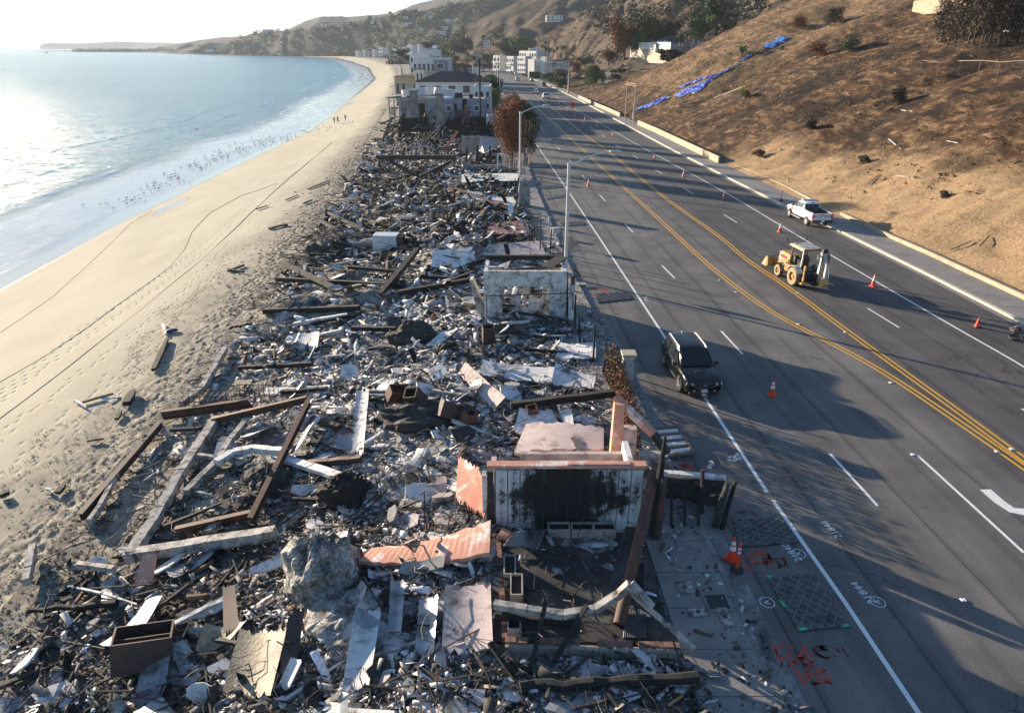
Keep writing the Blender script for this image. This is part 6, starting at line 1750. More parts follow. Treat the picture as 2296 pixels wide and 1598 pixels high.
# ==== FOLIAGE
LEAF = attr_mat('foliage', .75, 3, .3, .0, spec=.25)
BARK = M('bark', (.10, .075, .055), .9, var=.3, scale=4, bump=.4)
BARKP = M('pale_bark', (.30, .23, .18), .9, var=.3, scale=4, bump=.4)
def leaves(centers, radii, n, size, cols, seed=0, name='crown', parent=None, flat=1.0, hang=0.0):
 """many leaf sized faces spread through clumps; cols: list of albedos"""
 rg = np.random.default_rng(seed)
 C = np.array(centers, float); Rr = np.array(radii, float)
 if Rr.ndim == 1: Rr = np.stack([Rr, Rr, Rr * flat], 1)
 vol = Rr.prod(1); k = rg.choice(len(C), n, p=vol / vol.sum())
 d = rg.normal(size=(n, 3)); d /= np.linalg.norm(d, axis=1)[:, None]
 rr = rg.random(n) ** .45
 P_ = C[k] + d * rr[:, None] * Rr[k]
 s = size * (.6 + .9 * rg.random(n))
 a = rg.normal(size=(n, 3)); a[:, 2] *= (1 - hang); a /= np.linalg.norm(a, axis=1)[:, None]
 b_ = rg.normal(size=(n, 3)); b_ -= a * (a * b_).sum(1)[:, None]; b_ /= np.linalg.norm(b_, axis=1)[:, None]
 if hang: b_ = b_ * (1 - hang) + np.array([0, 0, -hang]);
 q = np.stack([P_ - a * s[:, None] * .5, P_ + b_ * s[:, None] * .35, P_ + a * s[:, None] * .5, P_ - b_ * s[:, None] * .35], 1)
 V = q.reshape(-1, 3); F = np.arange(n * 4).reshape(n, 4)
 cl = np.array(cols, float)
 ci = (np.clip(fbm(P_[:, 0] / size / 6, P_[:, 2] / size / 6 + P_[:, 1] / size / 7, seed, 2) * .5 + .5 + rg.normal(size=n) * .22, 0, .999) * len(cl)).astype(int)
 cc = cl[ci] * (.75 + .5 * rg.random((n, 1)))
 return np_mesh(name, V, F, LEAF, cols=cc, parent=parent)
GRN = [(.035, .06, .018), (.05, .085, .025), (.075, .12, .03), (.10, .15, .04)]
DGRN = [(.02, .03, .014), (.03, .042, .02), (.045, .06, .025)]
OLV = [(.06, .07, .04), (.085, .095, .055), (.12, .125, .08)]
BRN = [(.12, .05, .025), (.19, .08, .035), (.25, .11, .045), (.09, .05, .03)]
YGR = [(.10, .14, .03), (.16, .19, .04), (.20, .17, .04)]
CHR = [(.02, .018, .016), (.045, .035, .028), (.07, .05, .035)]
TREED = {}
def tree(name, base, h, r, cols, n, size, label, cat='tree', group=None, trunk=BARK, seed=0, clumps=7, hang=0, low=.3, trunks=1, key=None, sq=1.0):
 rg = random.Random(seed * 31 + 5)
 root = empty(name, base, rz=rg.uniform(0, 6) if key else 0, label=label, cat=cat, group=group)
 if key and key in TREED:
  src, h0, r0 = TREED[key]
  for ch in src:
   c = ch.copy(); col.objects.link(c); set_parent(c, root)
  root.scale = (r / r0, r / r0, h / h0)
  return root
 made = []
 cs, rs = [], []
 for k in range(clumps):
  a = 2 * math.pi * k / clumps + rg.uniform(-.5, .5); q = rg.uniform(.25, .75) * r
  z = h * (low + (1 - low) * rg.uniform(.15, .85))
  cs.append((math.cos(a) * q, math.sin(a) * q * sq, z)); rs.append((r * rg.uniform(.28, .5), r * rg.uniform(.28, .5) * sq, h * (1 - low) * rg.uniform(.16, .32)))
 cs.append((0, 0, h * (low + .55 * (1 - low)))); rs.append((r * .6, r * .6 * sq, h * (1 - low) * .42))
 made.append(leaves(cs, rs, n, size, cols, seed, 'crown', root, hang=hang))
 mb = MB()
 for t in range(trunks):
  ox = (t - (trunks - 1) / 2) * .5 * (r / 2)
  mb.tube([(ox * .6, 0, -.3), (ox * .8, rg.uniform(-.1, .1), h * .3), (ox + rg.uniform(-.1, .1), 0, h * .62)], [h * .03, h * .022, h * .01], 6)
  for k in range(4):
   c = cs[(k + t * 3) % len(cs)]
   mb.tube([(ox * .8, 0, h * (.22 + .07 * k)), ((ox + c[0]) * .5, c[1] * .5, (h * .3 + c[2]) * .52), c], [h * .014, h * .01, h * .004], 5)
 made.append(mb.build('trunk', trunk, root))
 if key: TREED[key] = (made, h, r)
 return root
def palm(base, h, label, seed=0, dead=False, nf=22, L=2.0, cols=None, group='palm trees', name='palm_tree', key=None):
 rg = random.Random(seed)
 root = empty(name, base, rz=rg.uniform(0, 6), label=label, cat='palm tree', group=group)
 if key and key in TREED:
  for ch in TREED[key][0]:
   c = ch.copy(); col.objects.link(c); set_parent(c, root)
  root.scale = (1, 1, h / TREED[key][1]); return root
 lean = rg.uniform(-.05, .05) * h
 t = MB().tube([(0, 0, -.3), (lean * .4, 0, h * .5), (lean, 0, h)], [.24, .18, .16], 8).build('trunk', CHAR if dead else BARK, root)
 mb = MB(); vs = []; cc = []
 for k in range(nf):
  a = 2 * math.pi * k / nf + rg.uniform(-.2, .2); e = rg.uniform(-.5, 1.1) if not dead else rg.uniform(-1.4, -.9) if k % 2 else rg.uniform(-1.1, .3)
  p = Vector((lean, 0, h)); d = Vector((math.cos(a) * math.cos(e), math.sin(a) * math.cos(e), math.sin(e)))
  prev = p; w0 = .05; n = 5
  for i in range(1, n + 1):
   q = prev + d * L / n; d = (d + Vector((0, 0, -.28))).normalized()
   w1 = (.30 if not dead else .06) * math.sin(math.pi * min(.95, i / n * .9 + .1))
   sx = d.cross(Vector((0, 0, 1))).normalized()
   if not dead:
    dr = Vector((0, 0, -.12))
    mb.add([prev, q, q + sx * w1 + dr, prev + sx * w0 + dr], [(0, 1, 2, 3)]); mb.add([prev, q, q - sx * w1 + dr, prev - sx * w0 + dr], [(3, 2, 1, 0)])
   else:
    mb.bar(prev, q, w0, .03)
   prev = q; w0 = w1 if not dead else .05
 fr = mb.build('fronds', M('palm_frond', (.06, .085, .03), .7, var=.4, scale=2, bump=0) if not dead else CHAR, root)
 if cols: fr.data.materials.clear(); fr.data.materials.append(M('bright_palm_frond', (.16, .20, .03), .6, var=.35, scale=2, bump=0))
 made = [t, fr]
 if not dead: made.append(leaves([(lean, 0, h - .5)], [(.45, .45, .8)], 120, .4, CHR if not cols else OLV, seed, 'dead_skirt', root))
 if key: TREED[key] = (made, h)
 return root
# ==== BUILDINGS
WHW = M('white_stucco', (.60, .595, .58), .8, var=.06, scale=.3, bump=.1, bdist=.02)
GRW = M('grey_blue_stucco', (.30, .31, .345), .8, var=.15, scale=.5, bump=.1, c2=(.10, .09, .085), thr=.56, w=.12)
CRM = M('cream_stucco', (.40, .34, .25), .8, var=.08, scale=.4, bump=.1)
BGE = M('beige_stucco', (.42, .33, .22), .8, var=.1, scale=.4, bump=.1)
ROOFG = M('flat_roof_gravel', (.33, .32, .31), .9, var=.2, scale=1, bump=.3)
TILE = M('dark_roof_tile', (.075, .045, .04), .8, var=.3, scale=3, bump=.3)
WINM = emit_free_glass('window_glass', (.05, .06, .075), .1)
def building(label, px0, px1, pytop, pybot, Y, depth, mat=WHW, floors=2, cols_=4, flat=True, zbase=None, name='house', cat='house', group=None, roof=None, side=None, balcony=False, win=True, rz=0, parapet=.5):
 a, b_ = AY(px0, pytop, Y), AY(px1, pytop, Y)
 zb = zbase if zbase is not None else AY(px0, pybot, Y).z
 w, h = b_.x - a.x, a.z - zb
 cx = (a.x + b_.x) / 2
 if rz:
  th_ = abs(rz); depth = min(depth, w * .45 / math.sin(th_)); w2_ = (w - depth * math.sin(th_)) / math.cos(th_)
  cx = a.x + w2_ / 2 * math.cos(th_); w = w2_; Y -= w * .25
 r = empty(name, (cx, Y, zb), rz=rz, label=label, cat=cat, group=group)
 MB().box((0, depth / 2, h / 2 - .5), (w, depth, h + 1)).build('wall', mat, r)
 if flat:
  mb = MB(); t = .25
  for c, s in (((0, .12, h + parapet / 2), (w + .1, t, parapet)), ((0, depth - .12, h + parapet / 2), (w + .1, t, parapet)), ((-w / 2 + .12, depth / 2, h + parapet / 2), (t, depth - .52, parapet)), ((w / 2 - .12, depth / 2, h + parapet / 2), (t, depth - .52, parapet))):
   mb.box(c, s)
  mb.build('parapet', mat, r)
  MB().box((0, depth / 2, h + .03), (w - .5, depth - .55, .1)).build('roof', ROOFG, r)
 else:
  rh = roof or 1.6; o = .5; x, y0, y1 = w / 2 + o, -o, depth + o
  inx = min(w * .35, depth * .5)
  vs = [(-x, y0, h), (x, y0, h), (x, y1, h), (-x, y1, h), (-x + inx, depth / 2, h + rh), (x - inx, depth / 2, h + rh), (-x, y0, h - .15), (x, y0, h - .15), (x, y1, h - .15), (-x, y1, h - .15)]
  MB().add(vs, [(0, 1, 5, 4), (1, 2, 5), (2, 3, 4, 5), (3, 0, 4), (9, 8, 7, 6), (0, 6, 7, 1), (1, 7, 8, 2), (2, 8, 9, 3), (3, 9, 6, 0)]).build('roof', TILE if flat is False else ROOFG, r)
 if win:
  fh = h / floors; cw = w / cols_
  for f in range(floors):
   for c in range(cols_):
    if random.random() < .12: continue
    x = -w / 2 + cw * (c + .5); z = fh * (f + .52)
    wo = MB().box((x, -.03, z), (cw * .55, .08, fh * .5)).build('window', WHW, r)
    MB().box((x, -.075, z), (cw * .48, .03, fh * .43)).build('pane', WINM, wo)
   if balcony: MB().box((0, -.6, fh * f + .1), (w * .96, 1.1, .15)).box((0, -1.12, fh * f + .55), (w * .96, .06, .8)).build('balcony', mat, r)
  dn = max(1, int(depth / 5))
  for f in range(floors):
   for c in range(dn):
    y = depth * (c + .5) / dn; z = fh * (f + .52)
    s_ = -1 if (side or 1) < 0 else -1
    wo = MB().box((-w / 2 - .03, y, z), (.08, depth / dn * .5, fh * .5)).build('window', WHW, r)
    MB().box((-w / 2 - .075, y, z), (.03, depth / dn * .44, fh * .43)).build('pane', WINM, wo)
 return r
# --- hill side street: white apartments right of the road
GF = 'white apartment buildings on the hill side of the road'
building('white stepped house with a balcony, farthest left of the hill side row', 1105, 1134, 126, 157, 560, 14, WHW, 2, 2, group=GF, zbase=0, balcony=True, rz=-R(52))
building('white terraced house second in the hill side row', 1136, 1164, 128, 155, 540, 14, WHW, 2, 3, group=GF, zbase=0, balcony=True, rz=-R(52))
building('white round cornered apartment block with terraces behind the olive trees', 1160, 1192, 128, 152, 510, 14, WHW, 3, 4, group=GF, zbase=0, rz=-R(52))
building('largest white apartment block with a roof terrace, highest of the row', 1164, 1232, 116, 150, 545, 18, WHW, 3, 7, group=GF, zbase=0, rz=-R(52))
building('white penthouse box on top of the largest apartment block', 1186, 1212, 110, 116, 550, 8, WHW, 1, 3, zbase=AY(1186, 116.5, 545).z + .1, name='roof_pavilion', cat='roof pavilion')
building('tall white windowless block left of the palms behind the hedge', 1184, 1209, 135, 178, 430, 12, WHW, 3, 2, group=GF, zbase=0, win=False, rz=-R(52))
building('tall white block right of the hedge with a brown roof edge', 1211, 1236, 130, 172, 425, 12, WHW, 3, 2, group=GF, zbase=0, win=False, rz=-R(52))
building('long white two storey block with a brown roof behind the palm row', 1236, 1278, 137, 166, 420, 12, WHW, 2, 6, flat=False, roof=1.0, group=GF, zbase=0, rz=-R(40))
building('beige building with a lower brown wing left of the dark palms', 1061, 1084, 115, 138, 640, 16, BGE, 3, 2, zbase=0)
building('small white villa on the ridge right of the long white roof', 1082, 1098, 92, 103, 640, 14, WHW, 2, 3)
hg = G(1186, 178, 0); hd = MB().box((0, 0, 1.5), (5.2, 2.2, 3.4))
h_ = empty('clipped_hedge', tuple(G(1199, 176, 0)), label='clipped green box hedge in front of the white blocks', cat='hedge')
MB().box((0, 0, 1.7), (6.0, 2.6, 3.4)).build('core', M('hedge_core', (.03, .05, .015), .9), h_)
leaves([(x, 0, z) for x in (-2.1, 0, 2.1) for z in (.9, 1.8, 2.8)], [(1.5, 1.6, .9)] * 9, 2500, .32, [(.05, .085, .02), (.08, .12, .03)], 4, 'foliage', h_)
# --- seaward side far houses
GS = 'houses between the road and the beach'
HA = building('grey blue flat roofed house with oval rooftop tubs beyond the burnt chimneys', 898, 1087, 227, 292, 163, 15, GRW, 2, 6, win=False, group=GS, zbase=-2)
for (x, w, lab) in ((1.3, 1.3, 0), (7.5, .5, 1)):
 wo = MB().box((x, -.04, 5.6), (1.3, .1, 1.3)).build('window', WHW, HA); MB().box((x, -.1, 5.6), (.9, .05, .9)).build('pane', WINM, wo)
for cx, rx, ry, hh, tilt, lab in ((-7.6, 3.1, 2.0, 1.5, -6, 'oval_skylight_tub'), (-.6, 2.6, 1.9, 1.5, 8, 'sloping_oval_tub')):
 t = MB().lathe([(1, 0), (1, 1)], n=28); o = t.build('roof_tub', WHW, HA, smooth=True, loc=(cx, 12, 7.6)); o.scale = (rx, ry, hh); o.rotation_euler = (0, R(tilt), 0)
 t = MB().lathe([(.99, .93), (.005, .93)], n=28).build('tub_roof', M('pale_blue_roof', (.22, .36, .48), .5, bump=0) if tilt < 0 else WHW, o)
MB().box((3.2, 5, 7.9), (1.7, 1.5, 1.3)).box((6.0, 6, 7.7), (.9, .9, .9)).build('air_conditioner', CHAR2, HA)
for x in (-1.5, .4): MB().lathe([(1, 0), (.8, .35), (.01, .5)], n=14).build('skylight', CLEARL, HA, loc=(x + .6, 4, 7.4), smooth=True)
building('white house wing with dark slot windows at the road side of the grey house', 1062, 1099, 199, 282, 176, 14, WHW, 3, 3, group=GS, zbase=-1)
building('small white garage with a square window beside the burnt tree', 1090, 1112, 266, 285, 150, 5, WHW, 1, 2, group=GS, zbase=0)
HB = building('long white house with a dark tiled hip roof', 932, 1094, 183, 232, 205, 15, WHW, 2, 5, flat=False, roof=2.4, group=GS, zbase=-1)
for i in range(46):
 x = -11.6 + i * .5
 MB().bar((x, -.35, 5 + .0), (x, -.35, 5.0), .01, .01) if False else None
building('pale low house with a gable skylight beyond the tiled roof', 930, 1062, 168, 200, 245, 14, CRM, 1, 6, group=GS, zbase=-1)
building('white tower with two dark windows rising left of the tiled roof', 931, 949, 155, 185, 240, 4, WHW, 2, 2, group=GS, zbase=0, flat=False, roof=.4)
building('plain white cube beside the dead palm crown', 1058, 1074, 155, 180, 250, 5, WHW, 1, 1, win=False, group=GS, zbase=0)
building('low brown roofed beach pavilion at the sand edge', 884, 936, 172, 186, 262, 12, CRM, 1, 4, flat=False, roof=.6, group=GS, zbase=-1.5)
building('big white partly burnt beach house with a roof deck', 925, 1005, 134, 162, 330, 22, WHW, 2, 8, group=GS, zbase=-2, balcony=True)
building('grey blue stair tower in front of the big white beach house', 972, 1001, 138, 165, 322, 5, GRW, 3, 1, group=GS, zbase=-1)
building('white beach house row end beyond the big deck house', 918, 962, 124, 150, 380, 18, WHW, 3, 5, group=GS, zbase=-2)
building('white low roofed building with an arched top in the far trees', 940, 985, 113, 124, 560, 18, WHW, 1, 6, group=GS, zbase=-1)
random.seed(21)
far_row = [(796, 812, 112, 129, 1250), (813, 823, 109, 129, 1230), (824, 832, 114, 128, 1200), (833, 846, 108, 127, 1150), (847, 870, 104, 127, 1080), (862, 878, 106, 124, 1100), (880, 900, 108, 121, 1050), (901, 913, 104, 119, 1000), (890, 905, 117, 127, 900), (912, 935, 100, 110, 950), (935, 968, 95, 106, 900), (855, 880, 100, 106, 1250), (968, 990, 101, 112, 800), (760, 775, 115, 122, 1500), (776, 792, 113, 122, 1450)]
adj = ['narrow white', 'tall white', 'low white', 'square white', 'largest white', 'white flat topped', 'pale wide', 'white two tier', 'small white beachside', 'white hillside', 'long white roofed', 'white upper', 'white tree hidden', 'tiny far white', 'far white double']
for k, (a, b_, t, bt, Y) in enumerate(far_row):
 Y *= 1.22; t += (bt - t) * .18
 building('%s building in the far row along the bay, %s' % (adj[k], ['at its seaward end', 'second from its seaward end', 'before a gap of sand', 'left of the largest block', 'in its middle', 'just behind the largest block', 'right of the largest block', 'under the green slope', 'close above the beach', 'above the row', 'standing on the slope foot', 'behind the row', 'near the round green tree', 'near the pier end', 'left of the row'][k]), a, b_, t, bt, Y, 18, [WHW, CRM][k % 3 == 2], 3 if bt - t > 12 else 2, 4, group='far buildings along the bay', zbase=-3.5, rz=-R(42))
far2 = [(683, 712, 114, 123, 1900), (700, 722, 110, 122, 1850), (713, 745, 106, 116, 1850), (722, 748, 115, 123, 1800), (748, 765, 117, 123, 1750)]
for k, (a, b_, t, bt, Y) in enumerate(far2):
 building(['long low terraced hotel at the far left of the bay', 'pale terraced block beside the far hotel', 'brown topped building behind the far terraces', 'white villa cluster right of the far hotel', 'small white villa at the end of the far cluster'][k], a, b_, t, bt, Y, 25, [CRM, WHW, BGE, WHW, WHW][k], 3, 7, group='far buildings along the bay', zbase=-3.5, rz=-R(42))
hillh = [(904, 914, 38, 46, 1480, 'white house on the green ridge crest'), (905, 932, 52, 58, 1350, 'long pale house below the ridge crest'), (997, 1012, 44, 54, 1150, 'bright white villa high on the canyon rim'), (1013, 1028, 46, 54, 1150, 'second white villa beside the bright one on the rim'),
         (976, 1000, 70, 77, 1050, 'pale houses among trees below the rim'), (764, 772, 63, 69, 1650, 'small bright house on the far bluff'), (830, 842, 48, 53, 1580, 'pale house among trees on the bluff'), (990, 1004, 60, 66, 1180, 'small white house left of the rim villas'),
         (588, 612, 67, 74, 2100, 'long house under umbrella trees on the far bluff'), (1225, 1262, 36, 48, 560, 'modern white house on the ridge above the street'), (960, 972, 36, 42, 1300, 'tiny house below the mountain'), (940, 950, 66, 71, 1200, 'small pale house in the canyon trees')]
bpy.context.view_layer.update(); DG = bpy.context.evaluated_depsgraph_get()
for a, b_, t, bt, Y, lab in hillh:
 hit_ = scene.ray_cast(DG, cam.location, ray((a + b_) / 2, bt))
 if hit_[0] and hit_[1].y < 4000: Y = hit_[1].y - 3
 building(lab, a, b_, t, bt, Y, 14, WHW, 1 if bt - t < 8 else 2, 4, group='houses on the hills')
# --- terrace house on the slope
TY = 262
def at_terrace(px, py, Y=TY): return AY(px, py, Y)
th = empty('terrace_wall', AY(1431, 122, 283), label='tan block retaining wall under the white fence of the terrace house', cat='retaining wall')
a, b_, c_ = AY(1431, 122, 283), at_terrace(1502, 124), at_terrace(1582, 104, 268)
hW = 2.6; FZ = at_terrace(1502, 111).z; a.z = FZ - hW; th.location.z = a.z; b_.z = a.z
MB().bar((0, 0, hW / 2 - 1), (b_.x - a.x, b_.y - a.y, hW / 2 - 1), .5, hW + 2).build('block_wall', CRM, th)
MB().bar(Vector((b_.x - a.x + .3, b_.y - a.y, hW / 2 - 1)), Vector((c_.x - a.x, c_.y - a.y, hW / 2 + 0)), .4, hW + 3).build('side_wall', CONCG, th)
MB().prism([(.3, .3), (b_.x - a.x + .3, b_.y - a.y + .4), (c_.x - a.x, c_.y - a.y + .4), (c_.x - a.x, 22), (.3, 22)], hW - 3, hW - .02).build('terrace_floor', CONC, th)
fz = a.z + hW
fe = empty('white_panel_fence', (a.x, a.y, fz), label='white panel fence along the edge of the hillside terrace', cat='fence')
for i in range(12):
 d_ = Vector((b_.x - a.x, b_.y - a.y, 0)) / 12; z_ = Vector((0, 0, 1.15))
 MB().bar(d_ * (i + .02) + z_, d_ * (i + .98) + z_, .08, 2.3).build('fence_panel', WHW, fe)
ge = empty('glass_railing', (b_.x, TY, fz), label='glass railing with white posts beside the panel fence', cat='railing')
RAILG = emit_free_glass('frosted_glass', (.3, .33, .33), .2)
for i in range(9):
 t0, t1 = i / 9, (i + 1) / 9
 p, q = Vector(((c_.x - b_.x) * t0, 6 * t0, 0)), Vector(((c_.x - b_.x) * t1, 6 * t1, 0))
 MB().bar(p + Vector((.1, 0, .8 + .12 * i)), q + Vector((-.1, 0, .8 + .12 * i)), .03, 1.5).build('glass_panel', RAILG, ge)
 MB().box(p + Vector((0, 0, .8 + .12 * i)), (.1, .1, 1.7)).build('post', WHW, ge)
hs = building('small hipped roof house with blue tiles on the hillside terrace', 1470, 1512, 98, 111, 270, 9, WHW, 1, 4, flat=False, roof=1.3, zbase=fz)
for ch in hs.children:
 if ch.name.startswith('roof'): ch.data.materials.clear(); ch.data.materials.append(M('blue_roof_tile', (.05, .08, .17), .5, var=.3, scale=3, bump=.3))
building('pale gabled house wing behind the blue tiled roof', 1485, 1530, 95, 110, 276, 8, CRM, 1, 3, flat=False, roof=2.2, zbase=fz, group=None)
pg = empty('pergola', at_terrace(1520, 111, 264), label='dark pergola shading the terrace behind the glass railing', cat='pergola')
MB().box((0, 0, 2.6), (9.5, 3.2, .12)).build('pergola_roof', CHAR2, pg)
for x in (-4.4, 0, 4.4): MB().box((x, -1.4, 1.3), (.2, .2, 2.6)).build('post', WHW, pg)
dw = []
for px, py in ((1356, 192), (1357, 172), (1362, 158), (1378, 147), (1405, 138), (1432, 132)):
 g_ = on(px, py, .25); dw.append(g_)
vs = []; fs = []
for i, p in enumerate(dw):
 vs += [(p.x - 2.6 + .2 * i, p.y, p.z), (p.x + 2.6 - .2 * i, p.y, p.z)]
 if i: fs.append((2 * i - 2, 2 * i - 1, 2 * i + 1, 2 * i))
me = bpy.data.meshes.new('driveway'); me.from_pydata(vs, [], fs); me.materials.append(M('old_asphalt', (.13, .13, .13), .9, bump=.2)); tag(link_mesh('driveway', me), kind='structure')
rr = empty('burnt_house_ruin', on(1338, 141, 0), label='collapsed pinkish house ruin with a pointed gable at the bend of the driveway', cat='house ruin')
MB().prism([(-1.8, 0), (1.8, 0), (1.2, 2.2), (.2, 4.6), (-.4, 3.0), (-1.4, 1.8)], -.15, .15, 0, Matrix.Rotation(R(90), 4, 'X')).build('gable_wall', PLASTP, rr)
MB().bar((-2, .5, .3), (-5.5, 0, 1.6), .3, .3).bar((-4, .5, .2), (-7.5, 0, 1.0), .5, .15).bar((2, .5, .2), (4, 1, 1.1), .3, .2).build('fallen_roof_timber', PLAST, rr)
building('white and grey house high on the lit ridge', 1140, 1146, 60, 64, 700, 8, WHW, 1, 2, group='houses on the hills')
cw = MB(); pts = [AY(1096, 108, 436), AY(1108, 106, 436), AY(1118, 120, 434), AY(1104, 118, 434)]
# ==== TREES IN THE MIDDLE AND FAR DISTANCE
gt = on(1331, 196)
tree('round_green_tree', gt, 8.6, 5.0, [(.06, .10, .02), (.09, .15, .03), (.13, .19, .045)], 9000, .36, 'bright green rounded tree beside the driveway', seed=3, low=.05, clumps=10)
bush_list = [(1292, 168, 6, 4, 'BRN', 'rust brown bush mass above the round green tree'), (1310, 150, 5, 5, 'DGRN', 'dark green brush behind the round green tree'), (1275, 150, 5, 4, 'DGRN', 'dark bushes left of the driveway ruin'), (1345, 132, 5, 4, 'DGRN', 'dark clipped hedge at the driveway bend'),
             (1262, 180, 5, 3.5, 'DGRN', 'dark tree behind the utility pole'), (1258, 197, 4.6, 3.8, 'GRN', 'leafy green tree left of the utility pole'), (1240, 184, 3.2, 3, 'DGRN', 'round dark shrub at the pavement left of the lamp'), (1222, 178, 2.8, 2.6, 'DGRN', 'round shrub second from the hedge'), (1212, 172, 2.4, 2.2, 'OLV', 'small round shrub nearest the hedge'), (1236, 176, 3, 3, 'OLV', 'olive shrub between the palms and the pavement'),
             (1255, 170, 3.5, 3, 'BRN', 'brown shrub under the palm row'), (1380, 178, 2.0, 2.4, 'OLV', 'grey green shrub right of the driveway'), (1392, 166, 2.2, 3, 'OLV', 'grey shrub on the slope below the terrace'), (1405, 158, 2.2, 3, 'CHR', 'dark scrub on the slope below the terrace'), (1376, 164, 1.6, 1.6, 'YGR', 'yellow flowering shrub at the driveway edge'), (1425, 152, 2.0, 3.4, 'OLV', 'pale scrub under the tan wall'), (1450, 140, 2.2, 4, 'CHR', 'dark scrub under the left of the tan wall'), (1500, 138, 3.6, 5, 'CHR', 'dark bush at the right foot of the tan wall'), (1545, 125, 3.6, 5, 'DGRN', 'dark green bush on the crest beside the railing'), (1560, 112, 3.4, 4, 'OLV', 'olive bush near the crest right of the railing'),
             (1150, 152, 5.5, 6.5, 'OLV', 'grey green olive trees in front of the white terraces'), (1172, 154, 5.5, 6, 'OLV', 'second olive tree clump in front of the white terraces'), (1118, 150, 4, 4, 'OLV', 'small olive tree under the first white house'), (1090, 140, 7, 5, 'GRN', 'green tree at the bend of the far road'), (1104, 140, 6, 4, 'GRN', 'light green tree left of the first white house'), (1080, 150, 5, 4, 'DGRN', 'dark tree beside the far road'),
             (1165, 112, 10, 9, 'YGR', 'yellow green rounded tree behind the largest apartment block'), (1182, 116, 10, 8, 'YGR', 'yellow green tree right of the rounded one'), (1134, 122, 10, 8, 'DGRN', 'dark trees behind the terraces'), (1250, 128, 9, 8, 'DGRN', 'dark trees behind the palm row'), (1285, 132, 8, 8, 'DGRN', 'dark trees right of the palm row'),
             (1000, 118, 9, 9, 'YGR', 'round light green tree in the far town'), (985, 128, 6, 8, 'DGRN', 'low dark trees beyond the deck house'), (960, 112, 6, 8, 'DGRN', 'dark trees in the far town'), (1030, 122, 8, 8, 'OLV', 'silvery tree in the far town'), (1045, 112, 11, 8, 'OLV', 'tall silvery gum tree in the far town'), (1020, 140, 5, 6, 'BRN', 'brown scorched shrubs before the far town'), (1048, 145, 6, 7, 'BRN', 'brown scorched trees behind the charred palm'), (1000, 150, 4, 7, 'CHR', 'charred shrubs beyond the low cream house'), (1035, 155, 4, 8, 'CHR', 'charred shrubs left of the far road'), (900, 128, 7, 8, 'DGRN', 'dark palms clump by the beach row'), (915, 140, 6, 6, 'DGRN', 'dark trees left of the deck house'),
             (1104, 205, 6, 3.4, 'YGR', 'yellow topped hedge tree beside the tiled roof house'), (1108, 222, 6, 3.2, 'DGRN', 'dark hedge below the yellow topped one'), (1104, 252, 6.2, 3.4, 'GRN', 'dark green rounded tree beside the grey house')]
CM = dict(BRN=BRN, DGRN=DGRN, GRN=GRN, OLV=OLV, CHR=CHR, YGR=YGR)
for k, (px, py, h, r_, cc, lab) in enumerate(bush_list):
 b0 = on(px, py) if not (1130 <= px <= 1190 and py < 130) else G(px, 142, 0)
 if b0.y > 700: b0 = AY(px, py, 640)
 tree('shrub' if h < 4.5 else 'leafy_tree', b0, h, r_, CM[cc], int(900 + 1400 * min(1, 180 / b0.y)), .5 if b0.y > 200 else .35, lab, 'shrub' if h < 4.5 else 'tree', group='trees and shrubs along the road', seed=k, low=.05, clumps=8, key=(cc, k % 2, b0.y > 200))
pt = on(1160, 378)
rt = empty('scorched_tree', pt, label='large scorched tree group with orange brown foliage and a green right side', cat='tree')
leaves([(-1.6, 0, 6.8), (-.2, .5, 8.2), (-2.3, 1.0, 7.5), (-1.2, -.5, 4.8), (.2, -.4, 5.8), (-.6, 0, 3.0), (-2.6, .5, 5.2), (.4, 0, 3.6)], [(1.4, 1.3, 1.6), (1.4, 1.3, 1.3), (1.0, 1.0, 1.0), (1.5, 1.2, 1.8), (1.3, 1.2, 1.7), (1.5, 1.1, 1.6), (.9, .9, 1.4), (1.2, 1, 1.6)], 15000, .17, [(.09, .035, .02), (.16, .06, .028), (.24, .085, .035), (.30, .12, .05)], 5, 'scorched_crown', rt, hang=.55)
leaves([(1.4, .5, 7.4), (2.2, .8, 6.0), (1.7, .4, 4.4), (2.0, .6, 3.0), (.9, .8, 8.2)], [(1.1, 1.1, 1.3), (1.1, 1.0, 1.6), (1.0, 1.0, 1.5), (.8, .8, 1.2), (.8, .8, .9)], 6000, .19, [(.025, .035, .014), (.04, .055, .02), (.065, .08, .03)], 6, 'green_crown', rt, hang=.4)
mb = MB()
for k in range(16):
 x = -2.4 + .3 * k + random.uniform(-.1, .1)
 mb.tube([(x * .8, random.uniform(-.4, .4), -.2), (x, random.uniform(-.4, .4), 3.5), (x * 1.1 + random.uniform(-.3, .3), random.uniform(-.5, .5), 6.5 + random.random() * 2)], [.08, .05, .02], 5)
mb.build('trunks', BARKP, rt)
pt2 = on(1132, 300); tree('scorched_tree', pt2, 6.5, 3.0, BRN, 5000, .24, 'scorched brown tree standing behind the large orange one', seed=12, hang=.3, low=.15)
for q, (dx, dy, hh) in enumerate(((-.8, 9, 8.0), (.4, 17, 9.0), (-.8, 26, 8.0), (-.6, 36, 8.5))):
 tree('scorched_tree', (pt.x + dx, pt.y + dy, 0), hh, 2.3, BRN + DGRN[:1], 4200, .24, ['scorched tree directly behind the large orange one', 'tall scorched tree second behind the large orange one', 'scorched tree third behind the large orange one', 'last scorched tree of the row before the grey house'][q], seed=200 + q, hang=.3, low=.12, group='scorched trees in a row along the pavement')
tree('bare_shrub', on(1148, 268), 4.5, 2.2, [(.10, .08, .065), (.2, .18, .16)], 2200, .22, 'grey bare topped shrub above the orange tree', seed=14, low=.2)
random.seed(5)
